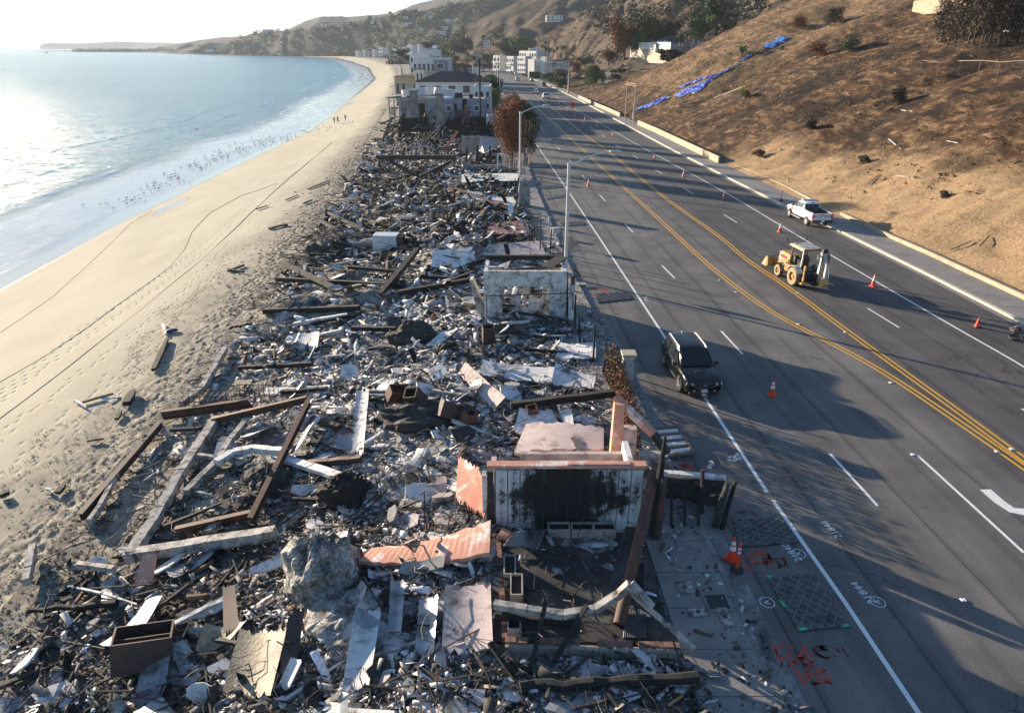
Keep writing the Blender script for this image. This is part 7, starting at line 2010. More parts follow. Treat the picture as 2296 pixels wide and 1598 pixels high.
for k, (px, pyb, pyt, lab) in enumerate([(1222, 172, 108, 'leftmost palm of the row before the white block'), (1229, 170, 110, 'second palm of the row before the white block'), (1238, 172, 112, 'palm third from the left in the street row'), (1248, 172, 106, 'palm fourth from the left in the street row'), (1259, 170, 104, 'palm fifth from the left in the street row'), (1266, 168, 104, 'rightmost palm of the street row'), (1242, 178, 140, 'short bushy palm under the street row')]):
 b0 = G(px, pyb + 4, .1); top = AY(px, pyt, b0.y)
 palm(b0, top.z - .6, lab, k, L=2.2, key='fan', group='palms along the hill side pavement')
for k, (px, pyt, Y, lab) in enumerate([(1081, 84, 480, 'tall lone palm left of the dark palms'), (1112, 78, 470, 'tallest of the dark palms before the slope'), (1118, 84, 465, 'dark palm right of the tallest'), (1104, 100, 450, 'bushy dark palm at the left of the group'), (1060, 130, 330, 'palm over the burnt lots by the far road'), (1046, 104, 600, 'pale palm beside the silvery gum tree'), (1023, 128, 420, 'palm near the deck house'), (890, 118, 700, 'palm in the beach clump at left'), (902, 114, 690, 'second palm in the beach clump')]):
 tp_ = AY(px, pyt, Y); palm((tp_.x, Y, 0), max(6, tp_.z), lab, 30 + k, L=3.0 if Y > 400 else 2.6, key='fan2', group='palms in the far town')
for k, (px, py, h, lab) in enumerate([(1540, 104, 4.5, 'bright yellow green palm behind the terrace house'), (1529, 106, 4, 'lower bright palm left of the tallest bright one'), (1552, 100, 4.5, 'bright palm at the right of the terrace group'), (1596, 76, 5, 'bright palm higher on the crest')]):
 b0 = AY(px, py, 275); palm((b0.x, 275 + k, b0.z - 1), h + 1, lab, 60 + k, cols=True, L=2.2, group='bright palms by the terrace')
palm(on(1078, 302), 14.0, 'tall charred palm with drooping burnt fronds at the burnt house', 71, dead=True, nf=14, L=5.0, name='charred_palm', group=None)
palm(G(1062, 200, 0), 9.0, 'second charred palm crown leaning behind the first', 73, dead=True, nf=16, L=3.5, name='charred_palm', group=None)
belt = [(1385, 90, 15, 5, 'BRN', 'orange tipped scorched tree left of the terrace house'), (1402, 96, 13, 5, 'BRN', 'red brown scorched tree above the driveway bend'), (1418, 92, 8, 6, 'GRN', 'green trees left of the white panel fence'), (1435, 96, 8, 5, 'GRN', 'green tree behind the white panel fence'), (1442, 78, 20, 6, 'DGRN', 'tallest dark conifer behind the terrace house'), (1462, 82, 15, 6, 'CHR', 'dark scorched tree right of the tallest conifer'), (1484, 80, 12, 6, 'DGRN', 'dark tree above the blue tiled roof'), (1508, 76, 12, 6, 'CHR', 'dark scorched tree above the pergola'), (1560, 70, 13, 6, 'OLV', 'olive green tree above the bright palms'), (1580, 58, 12, 6, 'GRN', 'green tree on the crest by the utility pole'), (1610, 38, 14, 7, 'DGRN', 'large dark green tree with a spreading crown near the top of the crest'), (1590, 30, 12, 6, 'DGRN', 'second spreading crown behind the large one'), (1640, 62, 4, 4, 'GRN', 'green groundcover mound on the crest'), (1365, 130, 6, 5, 'BRN', 'brown hedge like brush behind the ruin')]
for k, (px, py, h, r_, cc, lab) in enumerate(belt):
 Y = 285 + (k % 3) * 4; b0 = AY(px, py, Y); h2 = h
 tree('tree', (b0.x, Y, b0.z - h2 * .45), h2, r_ * .8, CM[cc], 2600, .55, lab, 'tree', group='trees behind the terrace house', seed=90 + k, low=.1, clumps=8, key=('belt', cc))
utility_pole(1622, 40, 1, 'x') if False else None
def brush(name, n, fn, cols, smin, smax, seed, label, per=26, leaf=.9):
 rg = np.random.default_rng(seed); pts = []
 while len(pts) < n:
  p = fn(rg)
  if p is not None: pts.append(p)
 P_ = np.array(pts); s = smin * (smax / smin) ** (rg.random(n) ** 1.8)
 k = np.repeat(np.arange(n), per); m = len(k)
 d = rg.normal(size=(m, 3)); d /= np.linalg.norm(d, axis=1)[:, None]; d[:, 2] = np.abs(d[:, 2])
 C = P_[k] + d * (s[k] * rg.random(m) ** .4)[:, None]
 a = rg.normal(size=(m, 3)); a /= np.linalg.norm(a, axis=1)[:, None]
 b_ = rg.normal(size=(m, 3)); b_ -= a * (a * b_).sum(1)[:, None]; b_ /= np.linalg.norm(b_, axis=1)[:, None]
 L = (s[k] * leaf * (.4 + .5 * rg.random(m)))[:, None]
 q = np.stack([C - a * L * .5, C + b_ * L * .4, C + a * L * .5, C - b_ * L * .4], 1).reshape(-1, 3)
 cl = np.array(cols)
 cc = cl[rg.integers(0, len(cl), n)][k] * (.7 + .6 * rg.random((m, 1)))
 o = np_mesh(name, q, np.arange(m * 4).reshape(m, 4), LEAF, cols=cc)
 return tag(o, label, 'brush', kind='stuff')
def on_mesh(objname, nmax=4000, zmin=-1e9, cond=None):
 o = bpy.data.objects[objname]; nv = len(o.data.vertices)
 co = np.empty(nv * 3, np.float32); o.data.vertices.foreach_get('co', co); co = co.reshape(-1, 3)
 if cond is not None: co = co[cond(co)]
 def f(rg):
  p = co[rg.integers(0, len(co))].astype(float)
  p[:2] += rg.normal(size=2) * 1.5
  if fbm(p[0] / 40, p[1] / 40, 5, 2) < -.12: return None
  return p
 return f
brush('far_trees', 2600, on_mesh('bushy_hill'), DGRN + OLV + GRN[:2], 3, 11, 1, 'trees and chaparral covering the green bluff beyond the bay', per=22, leaf=.7)
brush('far_trees', 800, on_mesh('canyon_hill', cond=lambda c: (c[:, 0] < -60)), DGRN + OLV, 2, 6, 2, 'trees in the canyon below the rim villas', per=22, leaf=.7)
brush('hill_scrub', 1500, on_mesh('spur_hill'), CHR + OLV[:1] + [(.10, .06, .035)], .6, 2.6, 3, 'scorched scrub dotted over the spur hill', per=20, leaf=.7)
brush('hill_scrub', 900, on_mesh('spur_hill', cond=lambda c: (c[:, 0] > 60) & (c[:, 1] > 300)), CHR + DGRN, 1.5, 5, 4, 'dark burnt brush in the hollow above the terrace house', per=26, leaf=.6)
def townf(rg):
 y = rg.uniform(320, 1500); x = rg.uniform(float(x_right(y)) + 12, float(x_right(y)) + 120) if rg.random() < .6 else rg.uniform(float(x_beach(y)) + 12, float(x_walk(y)) - 3)
 return np.array([x, y, -.3])
brush('town_trees', 1300, townf, DGRN + OLV + GRN[:1], 2, 6, 6, 'garden trees between the far houses', per=40, leaf=.5)
def headf(rg):
 t = rg.random(); x = -2080 + 830 * t; y = 3600 - 350 * t
 return np.array([x + rg.normal() * 25, y + rg.random() * 60, SEA + 1])
brush('headland_trees', 900, headf, DGRN, 7, 16, 7, 'low trees along the sandy headland across the bay', per=22, leaf=.6)
def slopef(rg):
 y = rg.uniform(30, 240); s = rg.uniform(2, 75); x = float(x_foot(y)) + s
 v_ = float(fbm(x / 14, y / 14, 33, 3))
 if v_ < -.05 and rg.random() < .75: return None
 if s < 7 and rg.random() < .8: return None
 return np.array([x, y, float(z_hill(x, y)) - .05])
brush('dry_slope_tufts', 15000, slopef, [(.26, .17, .09), (.13, .08, .045), (.34, .23, .12), (.05, .04, .03), (.20, .10, .05)], .08, .38, 8, 'dry grass and brush stubble on the near hillside', per=8, leaf=1.0)
def slopeg(rg):
 y = rg.uniform(45, 235); s = rg.uniform(15, 90) ; x = float(x_foot(y)) + s
 if float(fbm(x / 20, y / 20, 35, 2)) < .08: return None
 return np.array([x, y, float(z_hill(x, y))])
brush('burnt_slope_bushes', 800, slopeg, CHR + [(.12, .06, .035), (.09, .07, .05)], .25, 1.0, 9, 'burnt bushes scattered over the near hillside', per=60, leaf=.26)
SH = [(1980, 590, .8, 'CHR', None), ]
near = [(1817, 293, 1.1, 'DGRN', 'green bush with burnt twigs above the retaining wall'), (1700, 355, 1.0, 'BRN', 'brown bush right of the end of the retaining wall'), (2010, 235, 1.6, 'CHR', 'dark bush in the gully under the wire fence'), (1670, 222, 1.2, 'YGR', 'bright green groundcover patch right of the blue tarps'), (2115, 448, .5, 'OLV', 'small round bush casting a shadow on the bare slope'), (1935, 370, .8, 'OLV', 'pale dry bush in the middle of the slope'), (1830, 130, 2.2, 'BRN', 'red brown scorched bush high on the slope'), (1900, 120, 2.6, 'OLV', 'grey bare bush high on the slope'), (1790, 68, 3.0, 'BRN', 'orange brown scorched bushes near the top edge'), (1870, 60, 3.0, 'CHR', 'dark bushes near the top edge of the slope')]
for k, (px, py, r_, cc, lab) in enumerate(near):
 tree('shrub', hit(px, py), r_ * 1.3, r_, CM[cc], 3000, .07 + r_ * .045, lab, 'shrub', 'shrubs on the near hillside', seed=140 + k, low=.0, clumps=6)
palm(hit(1662, 128), 2.0, 'scorched small palm beside the upper tarp', 88, nf=18, L=2.2, name='scorched_palm', group=None)
GROVE = ['leftmost and shortest', 'second from the left', 'third from the left', 'fourth from the left', 'fifth from the left', 'sixth from the left', 'middle', 'slightly leaning middle', 'ninth from the left', 'tenth from the left', 'sixth from the right', 'fifth from the right', 'fourth from the right', 'third from the right', 'second from the right', 'rightmost']
for k in range(16):
 px = 2098 + k * 14 + random.uniform(-4, 4); b0 = hit(px, 92 + (k % 4) * 5)
 h = random.uniform(6.5, 9)
 root = empty('charred_tree', b0 - Vector((0, 0, .3)), label='thin black charred tree, %s of the burnt grove at upper right' % GROVE[k], cat='tree', group='charred grove at the upper right')
 mb = MB().tube([(0, 0, 0), (random.uniform(-.2, .2), 0, h * .5), (random.uniform(-.4, .4), 0, h)], [.16, .10, .03], 5)
 for q in range(7):
  a_ = random.uniform(0, 6.28); z = h * random.uniform(.35, .95); L = random.uniform(.5, 1.4)
  mb.tube([(0, 0, z), (math.cos(a_) * L, math.sin(a_) * L, z + L * .5)], [.04, .01], 4)
 mb.build('trunk', CHAR, root)
 o = leaves([(0, 0, h * .5), (0, 0, h * .85)], [(1.4, 1.4, 3.0), (1.3, 1.3, 1.8)], 1300, .24, CHR + [(.08, .05, .03)], k, 'twigs', root); o['kind'] = 'stuff'
# ==== WHITE BOX RUIN
x0, x1 = G(1087, 706).x, G(1268, 716).x
wy = G(1180, 716).y
HR = 3.25; W2 = x1 - x0; DP = 3.2
wr = empty('white_box_ruin', ((x0 + x1) / 2, wy, 0), rz=R(-1), label='roofless soot stained white box ruin with an open doorway, standing by the pavement', cat='house ruin')
SW2 = M('smoke_stained_white', (.64, .62, .60), .85, var=.08, scale=1.2, bump=.3, bdist=.01, c2=(.07, .065, .06), thr=.56, w=.10, soft=1.8)
def wallm(name, x, z, w, h, mat=SW2, y=0, d=.22):
 return MB().box((x, y, z), (w, d, h)).build(name, mat, wr)
pw_ = W2 * .22
wallm('pier', -W2 / 2 + pw_ / 2, HR / 2, pw_, HR); wallm('pier', W2 / 2 - pw_ * .98 / 2, HR / 2, pw_ * .98, HR)
wallm('lintel', 0, HR - .5, W2 - 2 * pw_ - .01, 1.0)
wallm('sill', 0, .12, W2 - 2 * pw_ - .01, .24, CONCG)
MB().box((-W2 / 2 + .11, DP / 2, HR / 2 - .1), (.22, DP - .24, HR - .2)).build('side_wall', SW2, wr)
MB().box((W2 / 2 - .11, DP / 2, HR / 2 - .05), (.22, DP - .24, HR - .1)).build('side_wall', SW2, wr)
for xx, ww in ((-W2 / 2 + .6, 1.2), (W2 / 2 - .7, 1.4), (.1, .5)): MB().box((xx, DP, HR / 2 - .35), (ww, .2, HR - .7)).build('back_wall', SW2, wr)
MB().box((0, DP, HR - .05), (W2 - .1, .28, .3)).build('charred_beam', CHAR, wr)
MB().bar((-W2 / 2 + .2, .3, HR - .15), (W2 / 2 - .2, DP - .6, HR - .45), .16, .16).build('fallen_rafter', CHAR2, wr)
MB().bar((W2 / 2 - 1.3, .8, HR - .05), (W2 / 2 - .2, DP - .2, HR + .05), .8, .08).build('charred_board', CHAR, wr)
MB().bar((-.55, .7, .2), (-.35, .5, 1.9), .32, .12).build('broken_stud', SW2, wr)
MB().bar((.6, .9, .2), (.75, .9, 1.1), .9, .08).build('leaning_panel', PLAST, wr)
MB().box((-W2 / 2 - .45, .6, 1.3), (.5, 1.0, 2.6), rot=(R(0), R(-16), 0), top=(.4, .8)).build('leaning_slab', CMB, wr)
MB().box((W2 / 2 + .3, -.35, 1.2), (.35, .3, 2.4), top=(.8, 1)).build('outer_pier', PLAST, wr)
for k in range(4): MB().tube([(W2 / 2 + .28 + .07 * k, -.1 + .1 * k, 0), (W2 / 2 + .28 + .07 * k, .1 * k - .1, 2.9)], .03, 5).build('iron_bar', CHAR, wr)
mb = MB()
for a, b_ in (((-W2 / 2 + .2, -.9, 0), (-W2 / 2 + .2, -.9, 1.9)), ((-W2 / 2 + .2, -.9, 1.9), (W2 / 2 + .35, -.9, 2.1)), ((W2 / 2 + .35, -.9, 2.1), (W2 / 2 + .35, -.9, 1.1))): mb.tube([a, b_], .035, 5)
mb.build('pipe_frame', RUST2, wr)
MB().box((0, .9, .05), (W2 - .5, 2.6, .14)).build('floor', CONCG, wr)
# ---- red brick patio beyond
bp = empty('brick_patio', on(1140, 520, .1), label='reddish brick paved patio patch in the middle distance of the rubble', cat='patio')
c0 = on(1088, 536); c1 = on(1182, 534); c2 = on(1172, 505); c3 = on(1098, 508)
zz = max(c0.z, c1.z, c2.z, c3.z) + .30
PAV = M('red_paver', (.32, .16, .13), .9, var=.3, scale=4, bump=.4, c2=(.36, .32, .3), thr=.6)
ny_, nx_ = 13, 20; first = None
for j in range(ny_):
 for i in range(nx_):
  u, v = (i + .5 + .5 * (j % 2)) / (nx_ + .5), (j + .5) / ny_
  p = c0.lerp(c1, u).lerp(c3.lerp(c2, u), v)
  if first is None:
   L = (c1 - c0).length / nx_ - .02; Wd = (c3 - c0).length / ny_ - .02
   first = MB().box((0, 0, 0), (L, Wd, .06)).build('paver', PAV, bp); o = first
  else: o = first.copy(); col.objects.link(o)
  o.location = (p.x - bp.location.x, p.y - bp.location.y, zz - bp.location.z + random.uniform(-.012, .012)); o.rotation_euler = (0, 0, random.uniform(-.03, .03))
MB().box((0, 0, zz - bp.location.z - .2), ((c1 - c0).length * .97, (c3 - c0).length * .95, .33)).build('bedding', CONCG, bp)
for o in [o for o in col.objects if o.name.startswith('plank') or o.name.startswith('loose_sheet')]: pass
# ---- braced steel beam in the distance
fb = empty('braced_steel_frame', on(930, 395), label='long rusty steel beam on posts with two slanting braces meeting in a vee', cat='steel frame')
o_ = fb.location
pL, pR = AY(846, 353, 101), AY(1022, 353, 101)
MB().ibeam(pL - o_, pR - o_, .35, .6, .05).build('top_beam', RUST2, fb)
vb = AY(940, 398, 100) - o_
MB().ibeam(AY(875, 362, 101) - o_, vb, .28, .4, .04).build('brace', RUST2, fb)
MB().ibeam(AY(1012, 362, 101) - o_, vb, .28, .4, .04).build('brace', RUST2, fb)
for px in (852, 1018): MB().bar(AY(px, 360, 101) - o_, AY(px + (2 if px < 900 else 3), 440 if px > 900 else 405, 100) - o_, .14, .14).build('post', CHAR2, fb)
for a, b_ in (((915, 366), (870, 400)), ((930, 366), (962, 392)), ((945, 364), (975, 388)), ((1008, 395), (960, 372))): MB().bar(AY(*a, 102) - o_, AY(*b_, 101) - o_, .12, .1).build('loose_strut', CHAR2, fb)
tag(MB().bar(AY(1000, 330, 112), AY(1026, 295, 116), .5, .12).build('rust_plate', M('bright_rust', (.28, .10, .05), .8, var=.3, bump=.3)), 'bright rusty plate sticking up left of the torn grey wall', 'metal plate')
# ---- torn grey wall with draped sheet
tw = empty('torn_wall', on(1080, 372), label='torn grey stucco wall with a sagging pale roof sheet left of the scorched trees', cat='wall ruin')
o_ = tw.location; Y_ = 113
q = [AY(1035, 344, Y_), AY(1035, 306, Y_), AY(1076, 306, Y_), AY(1130, 312, Y_), AY(1118, 324, Y_), AY(1080, 338, Y_), AY(1052, 342, Y_)]
vs = [p - o_ for p in q] + [p - o_ + Vector((0, .25, 0)) for p in q]; n = len(q)
MB().add(vs, [tuple(range(n)), tuple(reversed(range(n, 2 * n)))] + [(i, i + n, (i + 1) % n + n, (i + 1) % n) for i in range(n)]).build('wall', M('scorched_grey_stucco', (.30, .29, .28), .9, var=.15, c2=(.1, .09, .08), thr=.6), tw)
q = [AY(1076, 306, Y_), AY(1133, 312, Y_ - 1), AY(1121, 326, Y_ - 3), AY(1096, 340, Y_ - 5), AY(1086, 344, Y_ - 5), AY(1072, 338, Y_ - 2)]
vs = [p - o_ for p in q] + [p - o_ + Vector((0, .1, .08)) for p in q]; n = len(q)
MB().add(vs, [tuple(range(n)), tuple(reversed(range(n, 2 * n)))] + [(i, i + n, (i + 1) % n + n, (i + 1) % n) for i in range(n)]).build('draped_sheet', M('pale_roof_sheet', (.42, .38, .34), .8, var=.15, c2=(.15, .13, .12), thr=.62), tw)
for px, yb in ((1046, 372), (1098, 368), (1070, 366)): MB().tube([AY(px, yb, 107) - o_, AY(px + 1, yb - 40, 108) - o_], [.22, .12], 6).build('charred_stump', CHAR, tw)
dn = empty('white_door_frame', on(1124, 388), label='white door frame standing alone under the scorched trees', cat='door frame')
MB().box((-.5, 0, 1.3), (.25, .2, 2.6)).box((.45, 0, 1.3), (.3, .2, 2.6)).box((0, 0, 2.55), (.7, .18, .25)).build('frame', WHW, dn)
tag(MB().bar(on(1038, 382, .35), on(1130, 380, .35), .3, .7).build('low_wall', CONCG), 'low grey concrete wall behind the ash white slab floor', 'wall')
warped_slab('slab_floor', [(1034, 420), (1036, 400), (1162, 398), (1160, 415)], .08, PLAST, 'wide ash white slab floor below the low grey wall', 'floor slab', (.5, .5, .5, .5), n=4)
gp_ = empty('stone_pier', on(1176, 462), label='dark broken stone pier beside the pavement with a white cracked top', cat='pier')
MB().box((0, 0, 1.4), (1.3, .8, 2.8), top=(.85, .8)).build('pier', CONCG, gp_)
MB().box((-.35, .3, 2.2), (.7, .5, 1.5), top=(.4, .6)).build('broken_top', PLAST, gp_)
for px, py, h in ((1197, 560, 2.8), (1203, 553, 2.4), (1211, 570, 3.0), (1064, 500, 2.2), (1019, 450, 2.6), (1155, 425, 1.5)):
 post(px, py, h, .06, BLACKM, {1197: 'first of the thin black posts by the mailboxes', 1203: 'second thin black post by the mailboxes', 1211: 'nearest thin black post by the mailboxes', 1064: 'rusty upright pipe beyond the brick patio', 1019: 'thin upright pole under the braced beam', 1155: 'short black stake by the slab floor'}[px], taper=1.0, name='thin_post', group='thin upright posts')
for k, (px, py, h, lab) in enumerate(((1272, 708, 3.0, 'black post at the near right corner of the box ruin'), (1288, 742, 2.4, 'leaning black post in the heap right of the box ruin'), (1232, 590, 2.8, 'black post behind the box ruin by the pavement'), (1252, 618, 2.2, 'short black post behind the box ruin by the pavement'), (1330, 812, 2.3, 'added black stake in the pale sheets near the pillar'), (1352, 835, 1.9, 'short added black stake beside the pillar'), (1300, 775, 2.0, 'added black stake above the blue white sheets'))):
 post(px, py, h, .07, CHAR, lab, taper=.7, name='thin_post', group='thin upright posts', lean=(.1 * (k % 3 - 1), .1))  # posts and stakes added for the shadow streaks they cast across the lanes
def cabinet(px, py, w, d, h, mat, lab, cat='utility box', postz=0, z=.14):
 r = empty(cat.replace(' ', '_'), G(px, py, z), label=lab, cat=cat)
 if postz: MB().box((0, 0, postz / 2), (.1, .1, postz)).build('post', mat, r)
 MB().box((0, 0, postz + h / 2), (w, d, h), top=(1, .8)).build('box', mat, r)
 MB().box((0, -d / 2 - .01, postz + h * .5), (w * .7, .02, h * .6)).build('door', mat, r)
 return r
cabinet(1246, 545, .55, .4, .5, LAMPM, 'grey mailbox on a post left of the nearest street lamp', 'mailbox', .9)
cabinet(1240, 528, .5, .4, .35, CRM, 'beige cabinet just behind the grey mailbox', 'utility box', .3)
cabinet(1232, 506, .2, .2, .9, LAMPM, 'thin grey meter post by the pavement', 'meter post')
cabinet(1184, 402, .45, .4, .4, WHW, 'white mailbox on a post beside the second street lamp', 'mailbox', 1.0)
wc = empty('garden_pillar', on(1404, 872), label='square pale stone pillar with a capstone beside the scorched hedge', cat='pillar')
MB().box((0, 0, .95), (.55, .55, 1.9)).build('shaft', CMB, wc); MB().box((0, 0, 1.97), (.7, .7, .14)).build('capstone', CRM, wc)
hdg = empty('scorched_hedge', on(1392, 930), label='thin scorched red brown hedge on the boundary beside the salmon gatepost', cat='hedge')
leaves([(0, y, z) for y in (-3, -1.6, -.4, .8, 2.2, 3.6) for z in (.5, 1.4)], [(.4, .8, .7)] * 12, 8000, .10, [(.13, .05, .03), (.20, .08, .045), (.08, .035, .02), (.06, .08, .03)], 9, 'foliage', hdg)
mb = MB()
for y in (-2.2, -1.2, -.2, .8, 1.8, 2.6): mb.tube([(0, y, -.1), (random.uniform(-.1, .1), y, 1.8)], .03, 4)
mb.build('stems', CHAR2, hdg)
# ==== BURNT HOUSE WITH THE CHIMNEYS
CHIM = M('scorched_chimney', (.27, .245, .22), .9, var=.2, scale=1.2, bump=.5, c2=(.10, .085, .075), thr=.56)
def chimney(px0, px1, pyt, pyb, Y, lab, parts=True):
 a, b_ = AY(px0, pyt, Y), AY(px1, pyt, Y); zb = AY(px0, pyb, Y).z
 w = b_.x - a.x; h = a.z - zb
 r = empty('chimney', ((a.x + b_.x) / 2, Y, zb), label=lab, cat='chimney', group='standing chimneys of the burnt house')
 MB().box((0, .4, h * .60), (w * .62, .8, h * .8)).build('stack', CHIM, r)
 MB().box((0, .35, h * .2), (w, 1.1, h * .4), top=(.7, .8)).build('breast', CHIM, r)
 MB().box((0, .4, h * 1.0), (w * .72, .95, h * .04)).build('cap', CHIM, r)
 if parts:
  fr = MB().box((-.38, -.25, .8), (.28, .2, 1.6)).box((.38, -.25, .8), (.28, .2, 1.6)).box((0, -.25, 1.5), (.5, .2, .25)).build('fireplace_surround', PLAST, r)
  MB().box((0, -.23, .65), (.5, .1, 1.1)).build('firebox', CHAR, r)
 return r
chimney(972, 997, 211, 309, 139, 'tall central chimney with its white fireplace, nearest of the standing chimneys')
chimney(913, 940, 204, 275, 156, 'broad left chimney rising against the grey house', False)
tw2 = empty('burnt_balcony_tower', AY(887, 285, 155), label='three storey burnt shell with open window bays at the beach edge', cat='house ruin')
o_ = tw2.location; TW = (AY(899, 220, 155) - AY(874, 220, 155)).x; TH = AY(887, 219, 155).z - o_.z
for f in range(4): MB().box((0, 1.5, TH * f / 3), (TW, 3.4, .22)).build('floor_slab', CMB, tw2)
for x in (-TW / 2 + .12, 0, TW / 2 - .12):
 MB().box((x, -.05, TH / 2), (.22, .22, TH)).build('column', CMB, tw2)
MB().box((TW / 2 + .6, 1.2, TH / 2), (1.4, .2, TH)).build('wall', GRW, tw2)
MB().box((-TW * .2, 1.4, TH * .5), (TW * .5, .15, TH * .28)).box((TW * .25, 1.6, TH * .85), (TW * .4, .12, TH * .1)).build('infill_wall', PLAST, tw2)
MB().box((0, 1.5, TH + .18), (TW + .9, 4, .15), rot=(0, R(-6), 0)).build('roof_remnant', CONCG, tw2)
for z in (.6, 3.0):
 mb = MB()
 for k in range(6): mb.box((-TW / 2 - 1.6 + k * .5, -.6, z), (.04, .04, 1.0))
 mb.box((-TW / 2 - .4, -.6, z + .5), (2.6, .05, .06)).build('railing', CHAR2, tw2)
for (px0, px1, t, b2) in ((900, 914, 226, 262), (945, 958, 226, 270), (960, 972, 232, 275)):
 pass
rnd = random.Random(8)
bh = empty('burnt_house_wreck', on(985, 300), label='black collapsed wreck of the house around the tall central chimney', cat='house ruin')
o_ = bh.location
for k in range(90):
 px = rnd.uniform(862, 1106); py = rnd.uniform(262, 302); Yp = 160 - (py - 268) * .75
 p = AY(px, py, Yp); L = rnd.uniform(1.5, 5.5); a = rnd.uniform(-.9, .9); e = rnd.uniform(-.3, 1.4)
 d = Vector((math.cos(a) * math.cos(e), math.sin(a) * .5, math.sin(e))) * L
 MB().bar(p - d / 2 - o_, p + d / 2 - o_, rnd.uniform(.12, .35), rnd.uniform(.1, .3)).build('charred_timber', rnd.choice([CHAR, CHAR, CHAR2]), bh)
for (px0, px1, t, b2, Yw) in ((1040, 1106, 284, 306, 142), (1024, 1036, 262, 296, 146), (900, 960, 264, 296, 150), (1000, 1024, 268, 290, 149), (1052, 1092, 262, 286, 152), (938, 952, 232, 270, 158), (1018, 1024, 232, 262, 158), (1036, 1046, 222, 262, 159)):
 a, b_ = AY(px0, t, Yw), AY(px1, t, Yw); zb = AY(px0, b2, Yw).z
 MB().box(((a.x + b_.x) / 2 - o_.x, Yw - o_.y, (a.z + zb) / 2 - o_.z), (b_.x - a.x, .4, a.z - zb)).build('black_wall', CHAR, bh)
a, b_, c_, d_ = AY(1015, 266, 150), AY(1022, 246, 154), AY(1052, 250, 155), AY(1040, 268, 151)
tr_ = MB()
for i in range(12):
 u0, u1 = i / 12, (i + .8) / 12
 p = [a.lerp(d_, u0), a.lerp(d_, u1), b_.lerp(c_, u1), b_.lerp(c_, u0)]
 tr_.add([q - o_ for q in p] + [q - o_ + Vector((0, 0, .12)) for q in p], [(3, 2, 1, 0), (4, 5, 6, 7), (0, 1, 5, 4), (1, 2, 6, 5), (2, 3, 7, 6), (3, 0, 4, 7)])
t_ = tr_.build('fallen_tile_roof', TILE, bh); t_['kind'] = 'stuff'
MB().box(AY(1046, 262, 153) - o_, (.8, .5, 4.5)).build('brick_column', BRICK, bh)
for px, py in ((866, 290), (876, 300), (890, 296)):
 p = AY(px, py, 150); tag(MB().bar((p.x, p.y, p.z - 2.5), (p.x + .6, p.y, p.z + 1.2), .15, .15).bar((p.x - .6, p.y, p.z - 1.5), (p.x + 1.2, p.y, p.z + .4), .12, .12).build('deck_post', CHAR), {866: 'leftmost crossed deck post at the beach edge of the burnt house', 876: 'middle crossed deck post at the beach edge', 890: 'right crossed deck post under the balcony tower'}[px], 'post', 'deck posts under the burnt house')
for k, (px, py, Yc, lab) in enumerate(((1020, 190, 235, 'charred remains between the tiled roof and the pale low house'), (960, 160, 300, 'charred remains before the deck house'), (1040, 160, 300, 'charred remains beside the far road'))):
 p = AY(px, py, Yc); r_ = empty('charred_remains', (p.x, Yc, 0), label=lab, cat='charred remains')
 for q in range(16):
  mb = MB().bar((rnd.uniform(-9, 9), rnd.uniform(-5, 5), rnd.uniform(0, 1)), (rnd.uniform(-9, 9), rnd.uniform(-5, 5), rnd.uniform(.5, 3.5)), .4, .3); mb.build('charred_timber', CHAR, r_)
# ==== MARKS AND PLATES ON THE ROAD
SPW = M('white_spray_paint', (.66, .67, .70), .7, var=.15, scale=20, bump=0)
SPR = M('red_spray_paint', (.55, .06, .03), .7, var=.2, scale=20, bump=0)
SPD = M('dark_red_spray_paint', (.13, .02, .02), .7, var=.2, scale=20, bump=0)
def road_text(px, py, body, size, ang, mat, lab, z=.009):
 g = G(px, py, 0)
 o = text_mesh('painted_marking', body, size, mat, Matrix.Rotation(ang, 4, 'Z'), extrude=.0005)
 o.location = (g.x, g.y, z)
 return tag(o, lab, 'road marking', 'spray painted survey marks')
road_text(1864, 1186, '21848', .40, R(102), SPW, 'farther hand painted white house number in the first lane')
road_text(1936, 1328, '21844', .40, R(102), SPW, 'nearer hand painted white house number, beside a circled letter')
road_text(1776, 1238, '21840', .38, R(102), SPW, 'hand painted white number beside the circled letter right of the upper steel plate')
road_text(1747, 1231, '↑', .4, R(0), SPW, 'small white painted arrow by the upper steel plate') if False else None
def circled(px, py, lab, r=.21):
 g = G(px, py, 0)
 mb = MB(); n = 22
 for k in range(n):
  a0, a1 = 2 * math.pi * k / n, 2 * math.pi * (k + 1) / n
  mb.add([(math.cos(a) * q, math.sin(a) * q, 0) for a in (a0, a1) for q in (r, r + .03)], [(0, 1, 3, 2)])
 o = mb.build('circled_mark', SPW, loc=(g.x, g.y, .009))
 t = text_mesh('letter', 'A', .28, SPW, Matrix.Rotation(R(98), 4, 'Z'), o, extrude=.0005)
 tag(o, lab, 'road marking', 'circled letter marks')
circled(1720, 1350, 'circled white letter A left of the lower steel plate')
circled(1968, 1349, 'circled white letter A right of the nearer painted house number')
circled(1791, 1241, 'circled white letter A between the two steel plates')
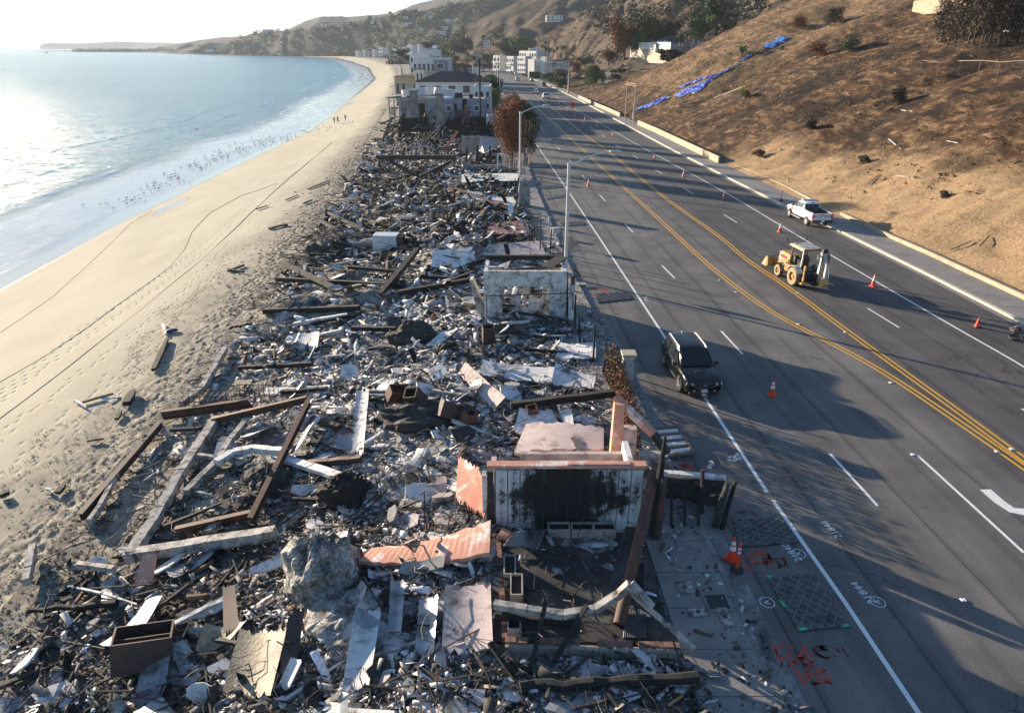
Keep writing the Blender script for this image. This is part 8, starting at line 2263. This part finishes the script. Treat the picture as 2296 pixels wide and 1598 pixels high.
def scribble(px, py, w, h, mat, lab, n=9, seed=1, txt=None, brackets=True):
 rg = random.Random(seed); g = G(px, py, 0); mb = MB()
 def stroke(a, b_, t=.05):
  a, b_ = Vector((*a, 0)), Vector((*b_, 0)); d = b_ - a
  if d.length < .01: return
  nn = Vector((-d.y, d.x, 0)).normalized() * t / 2
  mb.add([a + nn, a - nn, b_ - nn, b_ + nn], [(0, 1, 2, 3)])
 p = (rg.uniform(-w / 2, w / 2), rg.uniform(-h / 2, h / 2))
 for k in range(n):
  q = (max(-w / 2, min(w / 2, p[0] + rg.uniform(-.35, .35))), max(-h / 2, min(h / 2, p[1] + rg.uniform(-.3, .3))))
  stroke(p, q, rg.uniform(.03, .08)); p = q if rg.random() < .7 else (rg.uniform(-w / 2, w / 2), rg.uniform(-h / 2, h / 2))
 if brackets:
  for s in (-1, 1): stroke((s * w / 2, -h * .4), (s * w / 2 - .04, h * .4), .06)
 o = mb.build('painted_scribble', mat, loc=(g.x, g.y, .0085 if mat is SPR else .0095))
 tag(o, lab, 'road marking', 'spray painted survey marks')
scribble(1695, 1255, 1.0, 1.0, SPR, 'red scribble and brackets right of the delineator post', 26, 2)
scribble(1740, 1262, .7, .5, SPD, 'dark red bracketed word below the upper steel plate', 16, 3)
scribble(1778, 1465, .9, .9, SPR, 'red scribble and brackets below the lower steel plate', 22, 4)
scribble(1825, 1515, .8, .5, SPR, 'lowest red bracketed scribble on the near pavement edge', 16, 5)
scribble(1862, 1462, .9, .45, SPD, 'dark red bracketed words right of the lower red scribble', 16, 6)
scribble(1560, 1045, 1.4, .8, SPR, 'bright red scribble beyond the low burnt gate wall', 22, 7, brackets=False)
scribble(1380, 655, 2.0, .9, SPR, 'red scribble around the small steel plate beside the box ruin', 24, 8, brackets=False)
scribble(1345, 645, 1.2, .7, SPR, 'faint red scribble left of the small steel plate', 16, 9, brackets=False)
scribble(1640, 1020, .6, 1.0, SPW, 'white scrawled survey letters beside the edge line', 22, 10, brackets=False)
scribble(1455, 668, .7, 1.2, SPW, 'white scrawled letters in the first lane by the small plate', 22, 11, brackets=False)
scribble(1690, 1150, 1.1, .25, SPD, 'dark red double arrow above the upper steel plate', 10, 12, brackets=False)
PLM = M('trench_plate', (.10, .098, .095), .5, metal=.4, var=.25, scale=3, bump=.2, c2=(.05, .048, .045), thr=.55)
def trench_plate(cs, lab, nx=9, ny=11, green=False):
 c = [G(*p, 0) for p in cs]; o = (c[0] + c[2]) / 2
 r = empty('steel_road_plate', o, label=lab, cat='road plate', group='steel plates on the road')
 P_ = [p - o for p in c]; z0, z1 = .012, .05
 MB().add([p + Vector((0, 0, z0)) for p in P_] + [p + Vector((0, 0, z1)) for p in P_], [(4, 5, 6, 7)[::-1] if (P_[1] - P_[0]).cross(P_[2] - P_[1]).z < 0 else (4, 5, 6, 7), (0, 1, 5, 4), (1, 2, 6, 5), (2, 3, 7, 6), (3, 0, 4, 7)]).build('plate', PLM, r)
 mb = MB()
 def at(u, v): return P_[0].lerp(P_[1], u).lerp(P_[3].lerp(P_[2], u), v) + Vector((0, 0, z1 + .008))
 for i in range(nx):
  for j in range(ny):
   u, v = (i + .5) / nx, (j + .5) / ny
   du, dv = .46 / nx, .46 / ny
   s_ = 1 if (i + j) % 2 else -1
   mb.bar(at(u - du, v - dv * s_), at(u + du, v + dv * s_), .05, .035)
 t = mb.build('raised_tread', M('worn_tread', (.15, .147, .143), .5, metal=.3, var=.2, scale=3, bump=.1, c2=(.07, .07, .07), thr=.56), r); t['kind'] = 'stuff'
 if green:
  GP = M('green_spray_paint', (.03, .5, .2), .6, bump=0)
  for u0, v0, u1, v1 in ((0, 0, .12, 0), (0, .98, .18, .98), (0, .45, .02, .58), (.85, .99, 1, .99)): MB().bar(at(u0, v0), at(u1, v1), .1, .02).build('green_mark', GP, r)
 return r
trench_plate([(1644, 1166), (1751, 1161), (1791, 1217), (1654, 1229)], 'treaded steel plate across the shoulder beside the traffic cone')
trench_plate([(1719, 1296), (1823, 1285), (1903, 1405), (1789, 1416)], 'large treaded steel plate with green paint at its corners', green=True)
trench_plate([(1333, 660), (1402, 656), (1418, 671), (1340, 680)], 'steel plate beside the white box ruin', 10, 7)
trench_plate([(1187, 371), (1226, 369), (1228, 375), (1189, 377)], 'farthest steel plate beside the scorched trees', 8, 4)
trench_plate([(1190, 418), (1255, 415), (1264, 421), (1202, 425)], 'steel plate beside the stone pier', 8, 4)
trench_plate([(1220, 440), (1264, 436), (1268, 442), (1226, 448)], 'pale steel plate just below the one by the stone pier', 8, 3)
trench_plate([(1252, 500), (1305, 497), (1312, 505), (1262, 508)], 'steel plate near the mailboxes', 8, 4)
gt_ = empty('wooden_gate', G(1505, 990, .16), label='brown framed panel with four pale slats lying at the kerb', cat='gate')
c = [G(*p, .2) - gt_.location for p in ((1460, 962), (1520, 957), (1553, 1014), (1490, 1022))]
GW = M('grey_brown_timber', (.16, .12, .10), .8, var=.3, bump=.3)
for i in range(4): MB().bar(c[i], c[(i + 1) % 4], .14, .1).build('rail', GW, gt_)
for i in range(1, 4): MB().bar(c[0].lerp(c[3], i / 4), c[1].lerp(c[2], i / 4), .1, .08).build('rail', GW, gt_)
for i in range(4):
 a, b_ = c[0].lerp(c[3], (i + .5) / 4), c[1].lerp(c[2], (i + .5) / 4)
 MB().bar(a, b_, .26, .04).build('pale_panel', WHW, gt_)
ho = empty('open_utility_pit', G(1608, 1350, .155), rz=R(4), label='open square dark utility pit in the near pavement', cat='utility pit')
MB().box((0, 0, 0), (.62, .62, .02)).build('opening_shade', BLACKM, ho)  # flat black sheet stands in for the shade inside the pit
for dx, dy, w, d in ((0, .34, .8, .07), (0, -.34, .8, .07), (.36, 0, .07, .6), (-.36, 0, .07, .6)): MB().box((dx, dy, .015), (w, d, .05)).build('rim', CONC, ho)
for px, py, w, d, lab in ((1536, 1316, .5, .5, 'square concrete cover with a hole left of the open pit'), (1565, 1372, .6, .3, 'loose rectangular lid lying below the square cover'), (1625, 1382, .35, .7, 'narrow meter cover below the open pit'), (1304, 636, .6, .5, 'dark meter cover in the pavement beside the box ruin')):
 o = MB().box((0, 0, 0), (w, d, .05)).box((0, 0, .03), (.12, .12, .012), m=1).build('pit_cover', [CMB, BLACKM], loc=G(px, py, .17), rot=(0, 0, R(5))); tag(o, lab, 'pit cover')
cup = MB().lathe([(.04, 0), (.055, .14), (.005, .14)], n=10).build('paper_cup', WHW, loc=G(1655, 1345, .02), rot=(R(80), 0, 1)); tag(cup, 'white paper cup lying in the gutter', 'paper cup')
for k, (px, py) in enumerate(((1650, 655), (1790, 727), (1997, 858), (1612, 629), (2235, 1012), (2268, 1007), (2047, 1019), (2160, 1345), (1895, 745), (1789, 657))):
 side = ['by the curve of the seaward line', 'on the seaward yellow line in its middle', 'where the yellow lines close in', 'upper one on the seaward yellow line', 'left of the merged yellow lines', 'right of the merged yellow lines', 'at the tip of the pocket line', 'alone in the lane below the pocket line', 'on the hill side yellow line', 'behind the backhoe'][k]
 tag(MB().box((0, 0, .02), (.18, .14, .03), top=(.7, .7)).build('lane_marker', REFL, loc=G(px, py, .008)), 'small raised lane marker ' + side, 'lane marker', 'raised lane markers')
# ==== HILL SIDE: retaining walls, tarps, fence
def foot_wall(pts, h, lab, mat=None):
 r = empty('retaining_wall', G(pts[0][0], pts[0][1], .14), label=lab, cat='retaining wall', group='concrete retaining walls')
 mat = mat or M('sunlit_block_wall', (.36, .285, .20), .85, var=.15, scale=.8, bump=.3, c2=(.24, .19, .14), thr=.6)
 P_ = resamp([G(*p, .14) for p in pts], 6.0)
 for a, b_ in zip(P_[:-1], P_[1:]):
  d = (b_ - a).normalized() * .02
  MB().bar(a + d - r.location + Vector((.25, 0, h / 2)), b_ - d - r.location + Vector((.25, 0, h / 2)), .3, h).build('wall_panel', mat, r)
 return r
foot_wall([(1608, 366), (1520, 323), (1465, 296), (1428, 280)], .95, 'longest sunlit retaining wall panel run below the slope')
foot_wall([(1388, 262), (1360, 249), (1330, 236), (1296, 220)], .9, 'farther retaining wall run beyond the twin poles')
foot_wall([(2330, 690), (2180, 620), (2080, 573), (1960, 520), (1880, 482)], .32, 'low kerb like wall edging the near slope')
foot_wall([(1822, 456), (1760, 424), (1700, 396), (1655, 378)], .35, 'low wall edging the slope beyond the fire pickup')
hy = empty('fire_hydrant', G(1765, 418, .14), label='small yellow fire hydrant at the foot of the slope', cat='hydrant')
MB().lathe([(.14, 0), (.11, .1), (.11, .55), (.14, .58), (.10, .72), (.01, .76)], n=10).build('barrel', M('hydrant_yellow', (.6, .4, .05), .5, bump=0), hy); MB().tube([(-.2, 0, .45), (.2, 0, .45)], .05, 8).build('nozzles', TRIM, hy)
def tarp(pts, w, lab, c, seed=0):
 P_ = [hit(px, py, .12) for px, py in pts]
 Q = []
 for a, b_ in zip(P_[:-1], P_[1:]):
  n = max(2, int((b_ - a).length / .35)); Q += [a.lerp(b_, i / n) for i in range(n)]
 Q.append(P_[-1]); m = 11; vs = []; rg = random.Random(seed)
 for i, p in enumerate(Q):
  d = (Q[min(i + 1, len(Q) - 1)] - Q[max(i - 1, 0)]); d.z = 0; d.normalize(); nn = Vector((-d.y, d.x, 0))
  e = math.sin(math.pi * min(1, (i + 1) / 8) / 2) * math.sin(math.pi * min(1, (len(Q) - i) / 8) / 2)
  for j in range(m):
   u = (j / (m - 1) - .5) * w * e * (1 + .3 * math.sin(i * .7 + seed)) + .2 * math.sin(i * .9)
   q = p + nn * u
   z = float(z_hill(q.x, q.y)) if q.x > x_foot(q.y) else .15
   vs.append((q.x, q.y, z + .16 + rg.uniform(0, .34) * (1 if 0 < j < m - 1 else .2)))
 mt, nt, b = base_mat('blue_tarpaulin_%d' % seed)
 n_ = _noise(nt, _pos(nt), 2.2, 5, .75, .7)
 nt.links.new(_ramp(nt, n_, [(.36, tuple(x * .4 for x in c)), (.47, c), (.53, c), (.58, (.55, .6, .72))]), b.inputs['Base Color']); b.inputs['Roughness'].default_value = .35
 o = np_mesh('blue_tarp', vs, grid_faces(len(Q), m), mt)
 return tag(o, lab, 'tarpaulin', 'blue tarpaulins laid down the gully')
BL = (.02, .055, .42)
tarp([(1426, 247), (1450, 240), (1475, 230), (1500, 222)], 3.0, 'lowest crumpled blue tarp at the foot of the gully', BL, 1)
tarp([(1514, 216), (1545, 205), (1570, 196), (1594, 184)], 3.6, 'wide dark blue tarp on the gully side above the lowest one', BL, 2)
tarp([(1516, 204), (1545, 190), (1575, 180), (1604, 170)], 1.0, 'narrow blue tarp strip running beside the wide one', BL, 3)
tarp([(1588, 184), (1612, 170), (1636, 156), (1656, 146)], .9, 'thin faded blue tarp strip linking the wide tarp to the scrap above', (.03, .09, .42), 6)
tarp([(1654, 142), (1672, 132), (1684, 128)], .9, 'small blue tarp scrap by the scorched palm', (.03, .13, .5), 4)
tarp([(1710, 112), (1730, 102), (1752, 92), (1770, 86)], 2.8, 'highest bright blue tarp near the top of the gully', (.04, .2, .6), 5)
for pts, lab in (([(1524, 240), (1600, 222), (1664, 200)], 'long grey drain pipe laid on the slope under the blue tarps'), ([(1700, 130), (1750, 108), (1790, 96)], 'grey drain pipe beside the highest blue tarp')):
 P_ = [hit(a, b_, .2) for a, b_ in pts]; tag(MB().tube(P_, .10, 6).build('drain_pipe', CONCG), lab, 'drain pipe')
wf = empty('wire_fence', hit(2068, 172), label='wire mesh fence with a pale top rail along the shoulder of the slope', cat='fence')
o_ = wf.location; tops = []
fp = [(2061, 170), (2098, 178), (2140, 176), (2190, 177), (2234, 179), (2290, 176), (2340, 174)]
for px, py in fp:
 b0 = hit(px, py, -.2); MB().tube([b0 - o_, b0 - o_ + Vector((0, 0, 2.3))], .045, 5).build('post', RUST2, wf); tops.append(b0 - o_ + Vector((0, 0, 2.2)))
MB().tube(tops, .035, 5).build('top_rail', M('pale_rail', (.3, .25, .21), .6, bump=0), wf)
ms = MB()
for a, b_ in zip(tops[:-1], tops[1:]):
 n = max(3, int((b_ - a).length / .35))
 for i in range(n):
  p = a.lerp(b_, i / n); q = a.lerp(b_, min(1, (i + 4) / n)); ms.tube([p, (q.x, q.y, q.z - 2.0)], .008, 3, cap=False); ms.tube([(p.x, p.y, p.z - 2.0), q], .008, 3, cap=False)
m_ = ms.build('wire_mesh', RUST2, wf); m_['kind'] = 'stuff'
ra = empty('white_railing', hit(2240, 74), label='white railing with slats at the upper right corner before the charred trees', cat='railing')
o_ = ra.location; a, b_ = hit(2236, 76) - o_, hit(2330, 78) - o_
for z in (1.3, .1): MB().bar(a + Vector((0, 0, z)), b_ + Vector((0, 0, z)), .1, .12).build('rail', WHW, ra)
for i in range(12): MB().box(a.lerp(b_, i / 11) + Vector((0, 0, .7)), (.07, .07, 1.2)).build('baluster', WHW, ra)
tw3 = empty('tan_retaining_wall', hit(2060, 26), label='long tan scalloped retaining wall at the very top above the slope', cat='retaining wall')
MB().bar(hit(2048, 24) - tw3.location + Vector((0, 0, .4)), hit(2170, 14) - tw3.location + Vector((0, 0, .4)), .6, 2.6).build('wall', M('sunlit_block_wall', (.47, .37, .26)), tw3)
for k, (a, b_, lab) in enumerate((((2130, 566), (2176, 546), 'dark split plank lying on the bare foot of the slope'), ((2195, 556), (2215, 538), 'second dark plank beside the split one'), ((2008, 398), (2036, 400), 'short pale board on the lower slope'), ((1992, 316), (2020, 338), 'crooked pale pipe low on the brown slope'), ((2122, 320), (2146, 326), 'pale stick on the brown slope under the fence'), ((1945, 415), (1972, 398), 'dark fallen pole crossing the brown slope'), ((2020, 250), (2046, 252), 'pale pipe in the gully'))):
 tag(MB().bar(hit(*a, .12), hit(*b_, .12), .09, .05).build('fallen_board', PLAST if 'pale' in lab else CHAR2), lab, 'board', 'boards lying on the slope')
# ==== BEACH THINGS
def sand_line(pts, r, mat, name, lab, cat):
 P_ = resamp([Vector(on(*p, .02)) for p in pts], 2.0)
 P_ = [Vector((p.x + .04 * math.sin(i * .9), p.y, zg(p.x, p.y) + .015)) for i, p in enumerate(P_)]
 return tag(MB().tube(P_, r, 5).build(name, mat), lab, cat, 'cables lying on the sand')
CABLE = M('dark_cable', (.07, .055, .04), .8, bump=.1)
sand_line([(-40, 965), (0, 933), (155, 818), (330, 680), (470, 565), (560, 478), (645, 400), (720, 340), (745, 318)], .028, CABLE, 'cable', 'long dark straight cable crossing the whole beach', 'cable')
sand_line([(-30, 870), (0, 852), (100, 795), (200, 728), (300, 655), (380, 597), (412, 560), (428, 520), (470, 475), (540, 438), (620, 410)], .018, CABLE, 'cable', 'thin wavering cable seaward of the straight one', 'cable')
sand_line([(0, 742), (120, 660), (230, 560), (290, 500), (340, 470)], .010, CABLE, 'cable', 'faintest thin cable nearest the water', 'cable')
DRIFT = [((365, 728), (372, 752), .2, 'pale board standing near the blue bundle on the sand', PLAST), ((345, 832), (376, 762), .28, 'long burnt log pile lying along the open sand', CHAR), ((358, 800), (380, 770), .18, 'burnt plank lying over the long log pile', CHAR2), ((180, 905), (255, 884), .16, 'thin charred timber beside scattered white scraps', CHAR2), ((168, 899), (193, 915), .14, 'pale board left of the thin charred timber', PLAST), ((284, 910), (300, 882), .4, 'burnt clump of timbers right of the white scraps', CHAR), ((262, 942), (272, 922), .2, 'small charred piece below the burnt clump', CHAR),
         ((512, 610), (548, 596), .25, 'charred plank lying alone high on the sand', CHAR), ((605, 515), (640, 504), .25, 'charred plank on the upper sand below footprints', CHAR), ((130, 1108), (146, 1090), .22, 'short charred block on the near sand', CHAR), ((104, 1096), (120, 1106), .12, 'small pale chip beside the charred block', PLAST), ((196, 990), (232, 985), .14, 'thin burnt stick on the near sand', CHAR2), ((452, 868), (478, 848), .18, 'burnt pole lying among the footprints', CHAR), ((420, 856), (450, 850), .12, 'thin pole left of the burnt pole', CHAR2), ((0, 1115), (22, 1108), .3, 'dark lump at the left edge of the near sand', CHAR), ((575, 470), (600, 462), .16, 'small burnt plank far up the sand', CHAR2), ((640, 450), (668, 438), .16, 'second small burnt plank far up the sand', CHAR2), ((690, 425), (740, 405), .18, 'thin charred timbers at the upper debris edge', CHAR), ((640, 512), (560, 560), .01, None, CHAR)]
for a, b_, w, lab, mt in DRIFT:
 if lab is None: continue
 A_, B_ = on(*a, w * .35), on(*b_, w * .35)
 mb = MB().bar(A_, A_.lerp(B_, .5) + Vector((0, .03, .02)), w, w * .7, w2=w * 1.2).bar(A_.lerp(B_, .5) + Vector((0, .03, .02)), B_, w * 1.15, w * .7, w2=w * .6)
 tag(mb.build('driftwood', mt), lab, 'burnt wood', 'burnt wood washed onto the sand')
blu = MB().lathe([(.02, -.45), (.2, -.3), (.26, 0), (.2, .3), (.02, .45)], n=10, axis='X').build('blue_bundle', M('dark_blue_cloth', (.03, .035, .12), .6, bump=.2), loc=on(386, 743, .08), rot=(0, 0, R(20)), smooth=True); blu.scale = (1, 1, .55); tag(blu, 'dark blue bundle lying on the sand beside the pale board', 'bundle')
for k, (px, py) in enumerate(((235, 893), (252, 898), (262, 888))):
 put_slab('plaster_slab', *on(px, py).xy, .6, .05, k, k, lab=['left white scrap lying by the thin charred timber', 'middle white scrap on the sand', 'right white scrap on the sand near the burnt clump'][k], grp='white scraps on the sand')
rg = np.random.default_rng(4); V = []; F = []; n = 0
wl2 = [(0, 1062), (40, 1030), (110, 975), (180, 930), (235, 902)], [(250, 845), (300, 828), (318, 800), (280, 780), (330, 752), (380, 720), (378, 690), (450, 655), (520, 600)], [(0, 1130), (60, 1060), (150, 1000), (240, 955)]
for ln in wl2:
 Q = resamp([on(*p) for p in ln], .12)
 for p in Q:
  for _ in range(3):
   x, y = p.x + rg.normal() * .28 + .5 * math.sin(p.y * 1.3), p.y + rg.normal() * .2
   s = rg.uniform(.02, .09); z = zg(x, y) + .012; a = rg.uniform(0, 6.28); dx, dy = math.cos(a) * s, math.sin(a) * s
   V += [(x - dx, y - dy, z), (x + dy * .5, y - dx * .5, z + .015), (x + dx, y + dy, z), (x - dy * .5, y + dx * .5, z + .015)]; F.append((n, n + 1, n + 2, n + 3)); n += 4
tag(np_mesh('tide_wrack', V, np.array(F), CHAR), 'dark wrack line of seaweed and charcoal bits on the sand', 'seaweed', kind='stuff')
rg = np.random.default_rng(14); V = []; F = []; n = 0
for _ in range(5200):
 y = 14 * (170 / 14) ** rg.random(); B = float(x_beach(y)); x = B + 1.0 - abs(rg.normal()) * 2.6
 s = rg.uniform(.02, .13) * (1 if y < 50 else 1.6); z = float(z_beach(x, y)) + .02 if x < B else zg(x, y) + .02
 a = rg.uniform(0, 6.28); dx, dy = math.cos(a) * s, math.sin(a) * s
 V += [(x - dx, y - dy, z), (x + dy * .5, y - dx * .5, z + s * .4), (x + dx, y + dy, z), (x - dy * .5, y + dx * .5, z + s * .3)]; F.append((n, n + 1, n + 2, n + 3)); n += 4
tag(np_mesh('charcoal_scatter', V, np.array(F), CHAR2), 'charcoal bits scattered along the edge between lots and sand', 'charcoal', kind='stuff')
# ---- birds
def bird_meshes():
 out = []
 D = M('shorebird_feathers', (.05, .045, .04), .8, bump=0)
 for v in range(3):
  mb = MB()
  mb.lathe([(.005, -.20), (.06, -.12), (.085, 0), (.06, .12), (.03, .17)], (0, 0, .26), 7, axis='Y')
  mb.tube([(0, .12, .28), (0, .19, .37 - .1 * (v == 1))], [.035, .025], 5)
  mb.lathe([(.005, -.05), (.035, 0), (.005, .05)], (0, .21, .38 - .1 * (v == 1)), 6, axis='Y')
  mb.tube([(0, .25, .37 - .1 * (v == 1)), (0, .38, .33 - .12 * (v == 1))], [.01, .004], 4)
  for s in (-1, 1): mb.tube([(s * .03, 0, .2), (s * .03, .02 * s * v, 0)], .009, 4)
  if v == 2:
   for s in (-1, 1): mb.add([(s * .05, -.08, .3), (s * .05, .1, .3), (s * .42, -.02, .44), (s * .38, -.12, .42)], [(0, 1, 2, 3)]);
  me = bpy.data.meshes.new('bird'); me.from_pydata(mb.v, [], mb.f); me.materials.append(D); out.append(me)
 return out
BM = bird_meshes()
rb2 = random.Random(33)
line = [(208, 466, 3), (262, 462, 6), (300, 445, 14), (345, 420, 22), (392, 398, 26), (440, 372, 38), (490, 352, 44), (540, 335, 48), (590, 318, 46), (640, 308, 40), (690, 306, 20), (725, 300, 14), (760, 297, 10), (790, 292, 6)]
nb_ = 0
for (px, py, c) in line:
 for k in range(int(c * .88)):
  x, y = px + rb2.gauss(0, 17), py + rb2.gauss(0, 7 if px < 650 else 5)
  p = G(x, y, SEA + .05)
  if p.x > float(x_beach(p.y)) - 2: continue
  z = max(SEA + .03, float(z_beach(p.x, p.y)))
  o = link_mesh('shorebird', BM[2] if px > 660 and rb2.random() < .7 else BM[rb2.randrange(2)], loc=(p.x, p.y, z + (rb2.uniform(.2, 1.2) if px > 660 else 0)), rot=(0, 0, rb2.uniform(-2.4, -.4)))
  o.scale = (.72,) * 3
  zone = 'at the near end of the flock' if px < 320 else 'in the near half of the flock' if px < 440 else 'in the thick middle of the flock' if px < 600 else 'at the far end of the flock' if px < 680 else 'flying off low over the dry sand'
  tag(o, 'small dark shorebird on the wet sand ' + zone if px < 680 else 'small dark shorebird ' + zone, 'bird', 'flock of shorebirds along the wash'); nb_ += 1
  if nb_ > 298: break
gull = link_mesh('gull', BM[2].copy(), loc=G(442, 296, SEA + 1.2), rot=(0, 0, 1.2)); gull.scale = (2.2, 2.2, 2.2); gull.data.materials.clear(); gull.data.materials.append(M('gull_feathers', (.35, .35, .36), .8, bump=0)); tag(gull, 'single gull flying low over the breaking water', 'bird')
# ---- pier and boats far across the bay
pr = empty('pier', (-1140, 2420, SEA), label='long dark wooden pier with low sheds far across the bay', cat='pier')
pa, pb = A(464, 121.0, 2150), A(640, 121.5, 1900); o_ = pr.location
pa.z = pb.z = 3.0
MB().bar(pa - o_, pb - o_, 9, 1.6).build('deck', CHAR2, pr)
mb = MB()
for i in range(60):
 p = pa.lerp(pb, i / 59) - o_
 for s in (-3, 3): mb.box((p.x, p.y + s, p.z - 4.5), (.7, .7, 9))
o = mb.build('piles', CHAR2, pr); o['kind'] = 'stuff'
for u, w in ((.02, 18), (.08, 12), (.85, 14)):
 p = pa.lerp(pb, u) - o_; MB().box((p.x, p.y, p.z + 3), (w, 8, 5), top=(.8, .2)).build('shed', WHW, pr)
bt = empty('fishing_boat', A(105, 121, 2600), label='small dark boat alone on the open sea at the far left', cat='boat'); bt.location.z = SEA
MB().box((0, 0, .8), (14, 4, 2), top=(1.1, 1.1)).build('hull', CHAR2, bt); MB().box((2, 0, 2.8), (4, 3, 2)).build('wheelhouse', WHW, bt)
tag(MB().box((A(60, 115, 3000).x, 0, 0), (.1, .1, .1)).build('x', CHAR), '') if False else None
sb_ = empty('sand_spit', (-1700, 3400, SEA + .2)); tag(sb_, kind='structure')
MB().add([(-700, 350, 0), (460, -130, 0), (500, 0, .6), (-650, 500, .8), (560, 300, 1.5)], [(0, 1, 2, 3), (3, 2, 4)]).build('sand_strip', SAND, sb_)
# ==== each loose piece told apart by what it lies beside
LM = [('the burnt metal box', 325, 1490), ('the crumpled tan sheet', 575, 1500), ('the large plaster lump', 728, 1318), ('the salmon slab', 950, 1250), ('the near charred trunk', 1350, 1550), ('the torn white board', 815, 1470), ('the pinkish tile patch', 1045, 1410),
      ('the near concrete beam', 450, 1240), ('the rusty frame', 600, 1050), ('the frame corner', 690, 930), ('the rebar cages', 520, 910), ('the sooty wall', 1090, 1100), ('the black furniture heap', 960, 935), ('the white plaster strip', 810, 960), ('the pink white plank', 1090, 880), ('the scorched hedge', 1380, 900),
      ('the cracked white band', 1160, 850), ('the rusted washing machine', 1095, 770), ('the white box ruin', 1170, 680), ('the beach edge logs', 620, 830), ('the bright white heap', 690, 780), ('the sand cone', 655, 690), ('the slanting timber', 895, 630), ('the white tank', 868, 560), ('the curled pale sheet', 1010, 590),
      ('the brick patio', 1140, 520), ('the strapped log', 1020, 512), ('the upper jutting beams', 770, 510), ('the awning sheet', 1100, 455), ('the stone pier', 1176, 462), ('the ash slab floor', 1100, 408), ('the braced beam', 930, 380), ('the torn grey wall', 1080, 350), ('the central chimney', 985, 305), ('the deck posts', 870, 300), ('the far beach edge', 800, 420)]
LMP = [(n, on(px, py)) for n, px, py in LM]
ADJ = {'charred timbers in the rubble': 'charred timber', 'ash white timbers in the rubble': 'ash white timber', 'broken pale plaster slabs': 'pale plaster slab', 'grey concrete chunks': 'grey concrete chunk', 'broken pinkish stucco slabs': 'pinkish stucco slab', 'buckled metal sheets': 'buckled metal sheet', 'dark scorched boards': 'scorched board'}
ORD = ['closest', 'second closest', 'third closest', 'fourth closest', 'fifth closest', 'sixth closest', 'seventh closest', 'eighth closest', 'ninth closest']
bk = {}
for o in col.objects:
 g_ = o.get('group')
 if o.parent is None and g_ in ADJ:
  me = o.data; vs = [v.co for v in me.vertices]
  c = sum((Vector(v) for v in vs), Vector()) / len(vs) if o.location.length < .01 else o.location
  ln, lp_ = min(LMP, key=lambda q: (q[1].xy - c.xy).length)
  dx, dy = c.x - lp_.x, c.y - lp_.y
  dr = ('left of' if dx < 0 else 'right of') if abs(dx) > abs(dy) else ('behind' if dy > 0 else 'in front of')
  sz = max(o.dimensions); w = 'small' if sz < .8 else 'large' if sz > 1.6 else 'medium'
  if 'timber' in ADJ[g_]: w = 'short' if sz < 2.2 else 'long'
  bk.setdefault((g_, ln, dr, w), []).append(((c - lp_).length, o.name))
for (g_, ln, dr, w), l in bk.items():
 for k, (d, nm) in enumerate(sorted(l)):
  bpy.data.objects[nm]['label'] = '%s %s %s %s%s' % (w, ADJ[g_], dr, ln, ', ' + ORD[min(k, 8)] + ' one' if len(l) > 1 else '')
k = 0; CNT = ['nearest', 'second nearest', 'third nearest', 'fourth nearest', 'fifth nearest', 'sixth nearest', 'seventh nearest', 'eighth nearest', 'ninth nearest', 'tenth nearest', 'eleventh nearest', 'twelfth nearest']
for sd in ('seaward', 'hill side'):
 l = sorted((min(v.co.y for v in o.data.vertices), o.name) for o in col.objects if o.get('label') == 'short white lane dash on the %s lanes of the road' % sd)
 for k, (y, nm) in enumerate(l): bpy.data.objects[nm]['label'] = '%s unnamed white lane dash of the %s lanes' % (CNT[min(k, 11)], sd) if False else 'short white lane dash, %s of the plain ones in the %s lanes' % (CNT[min(k, 11)], sd)
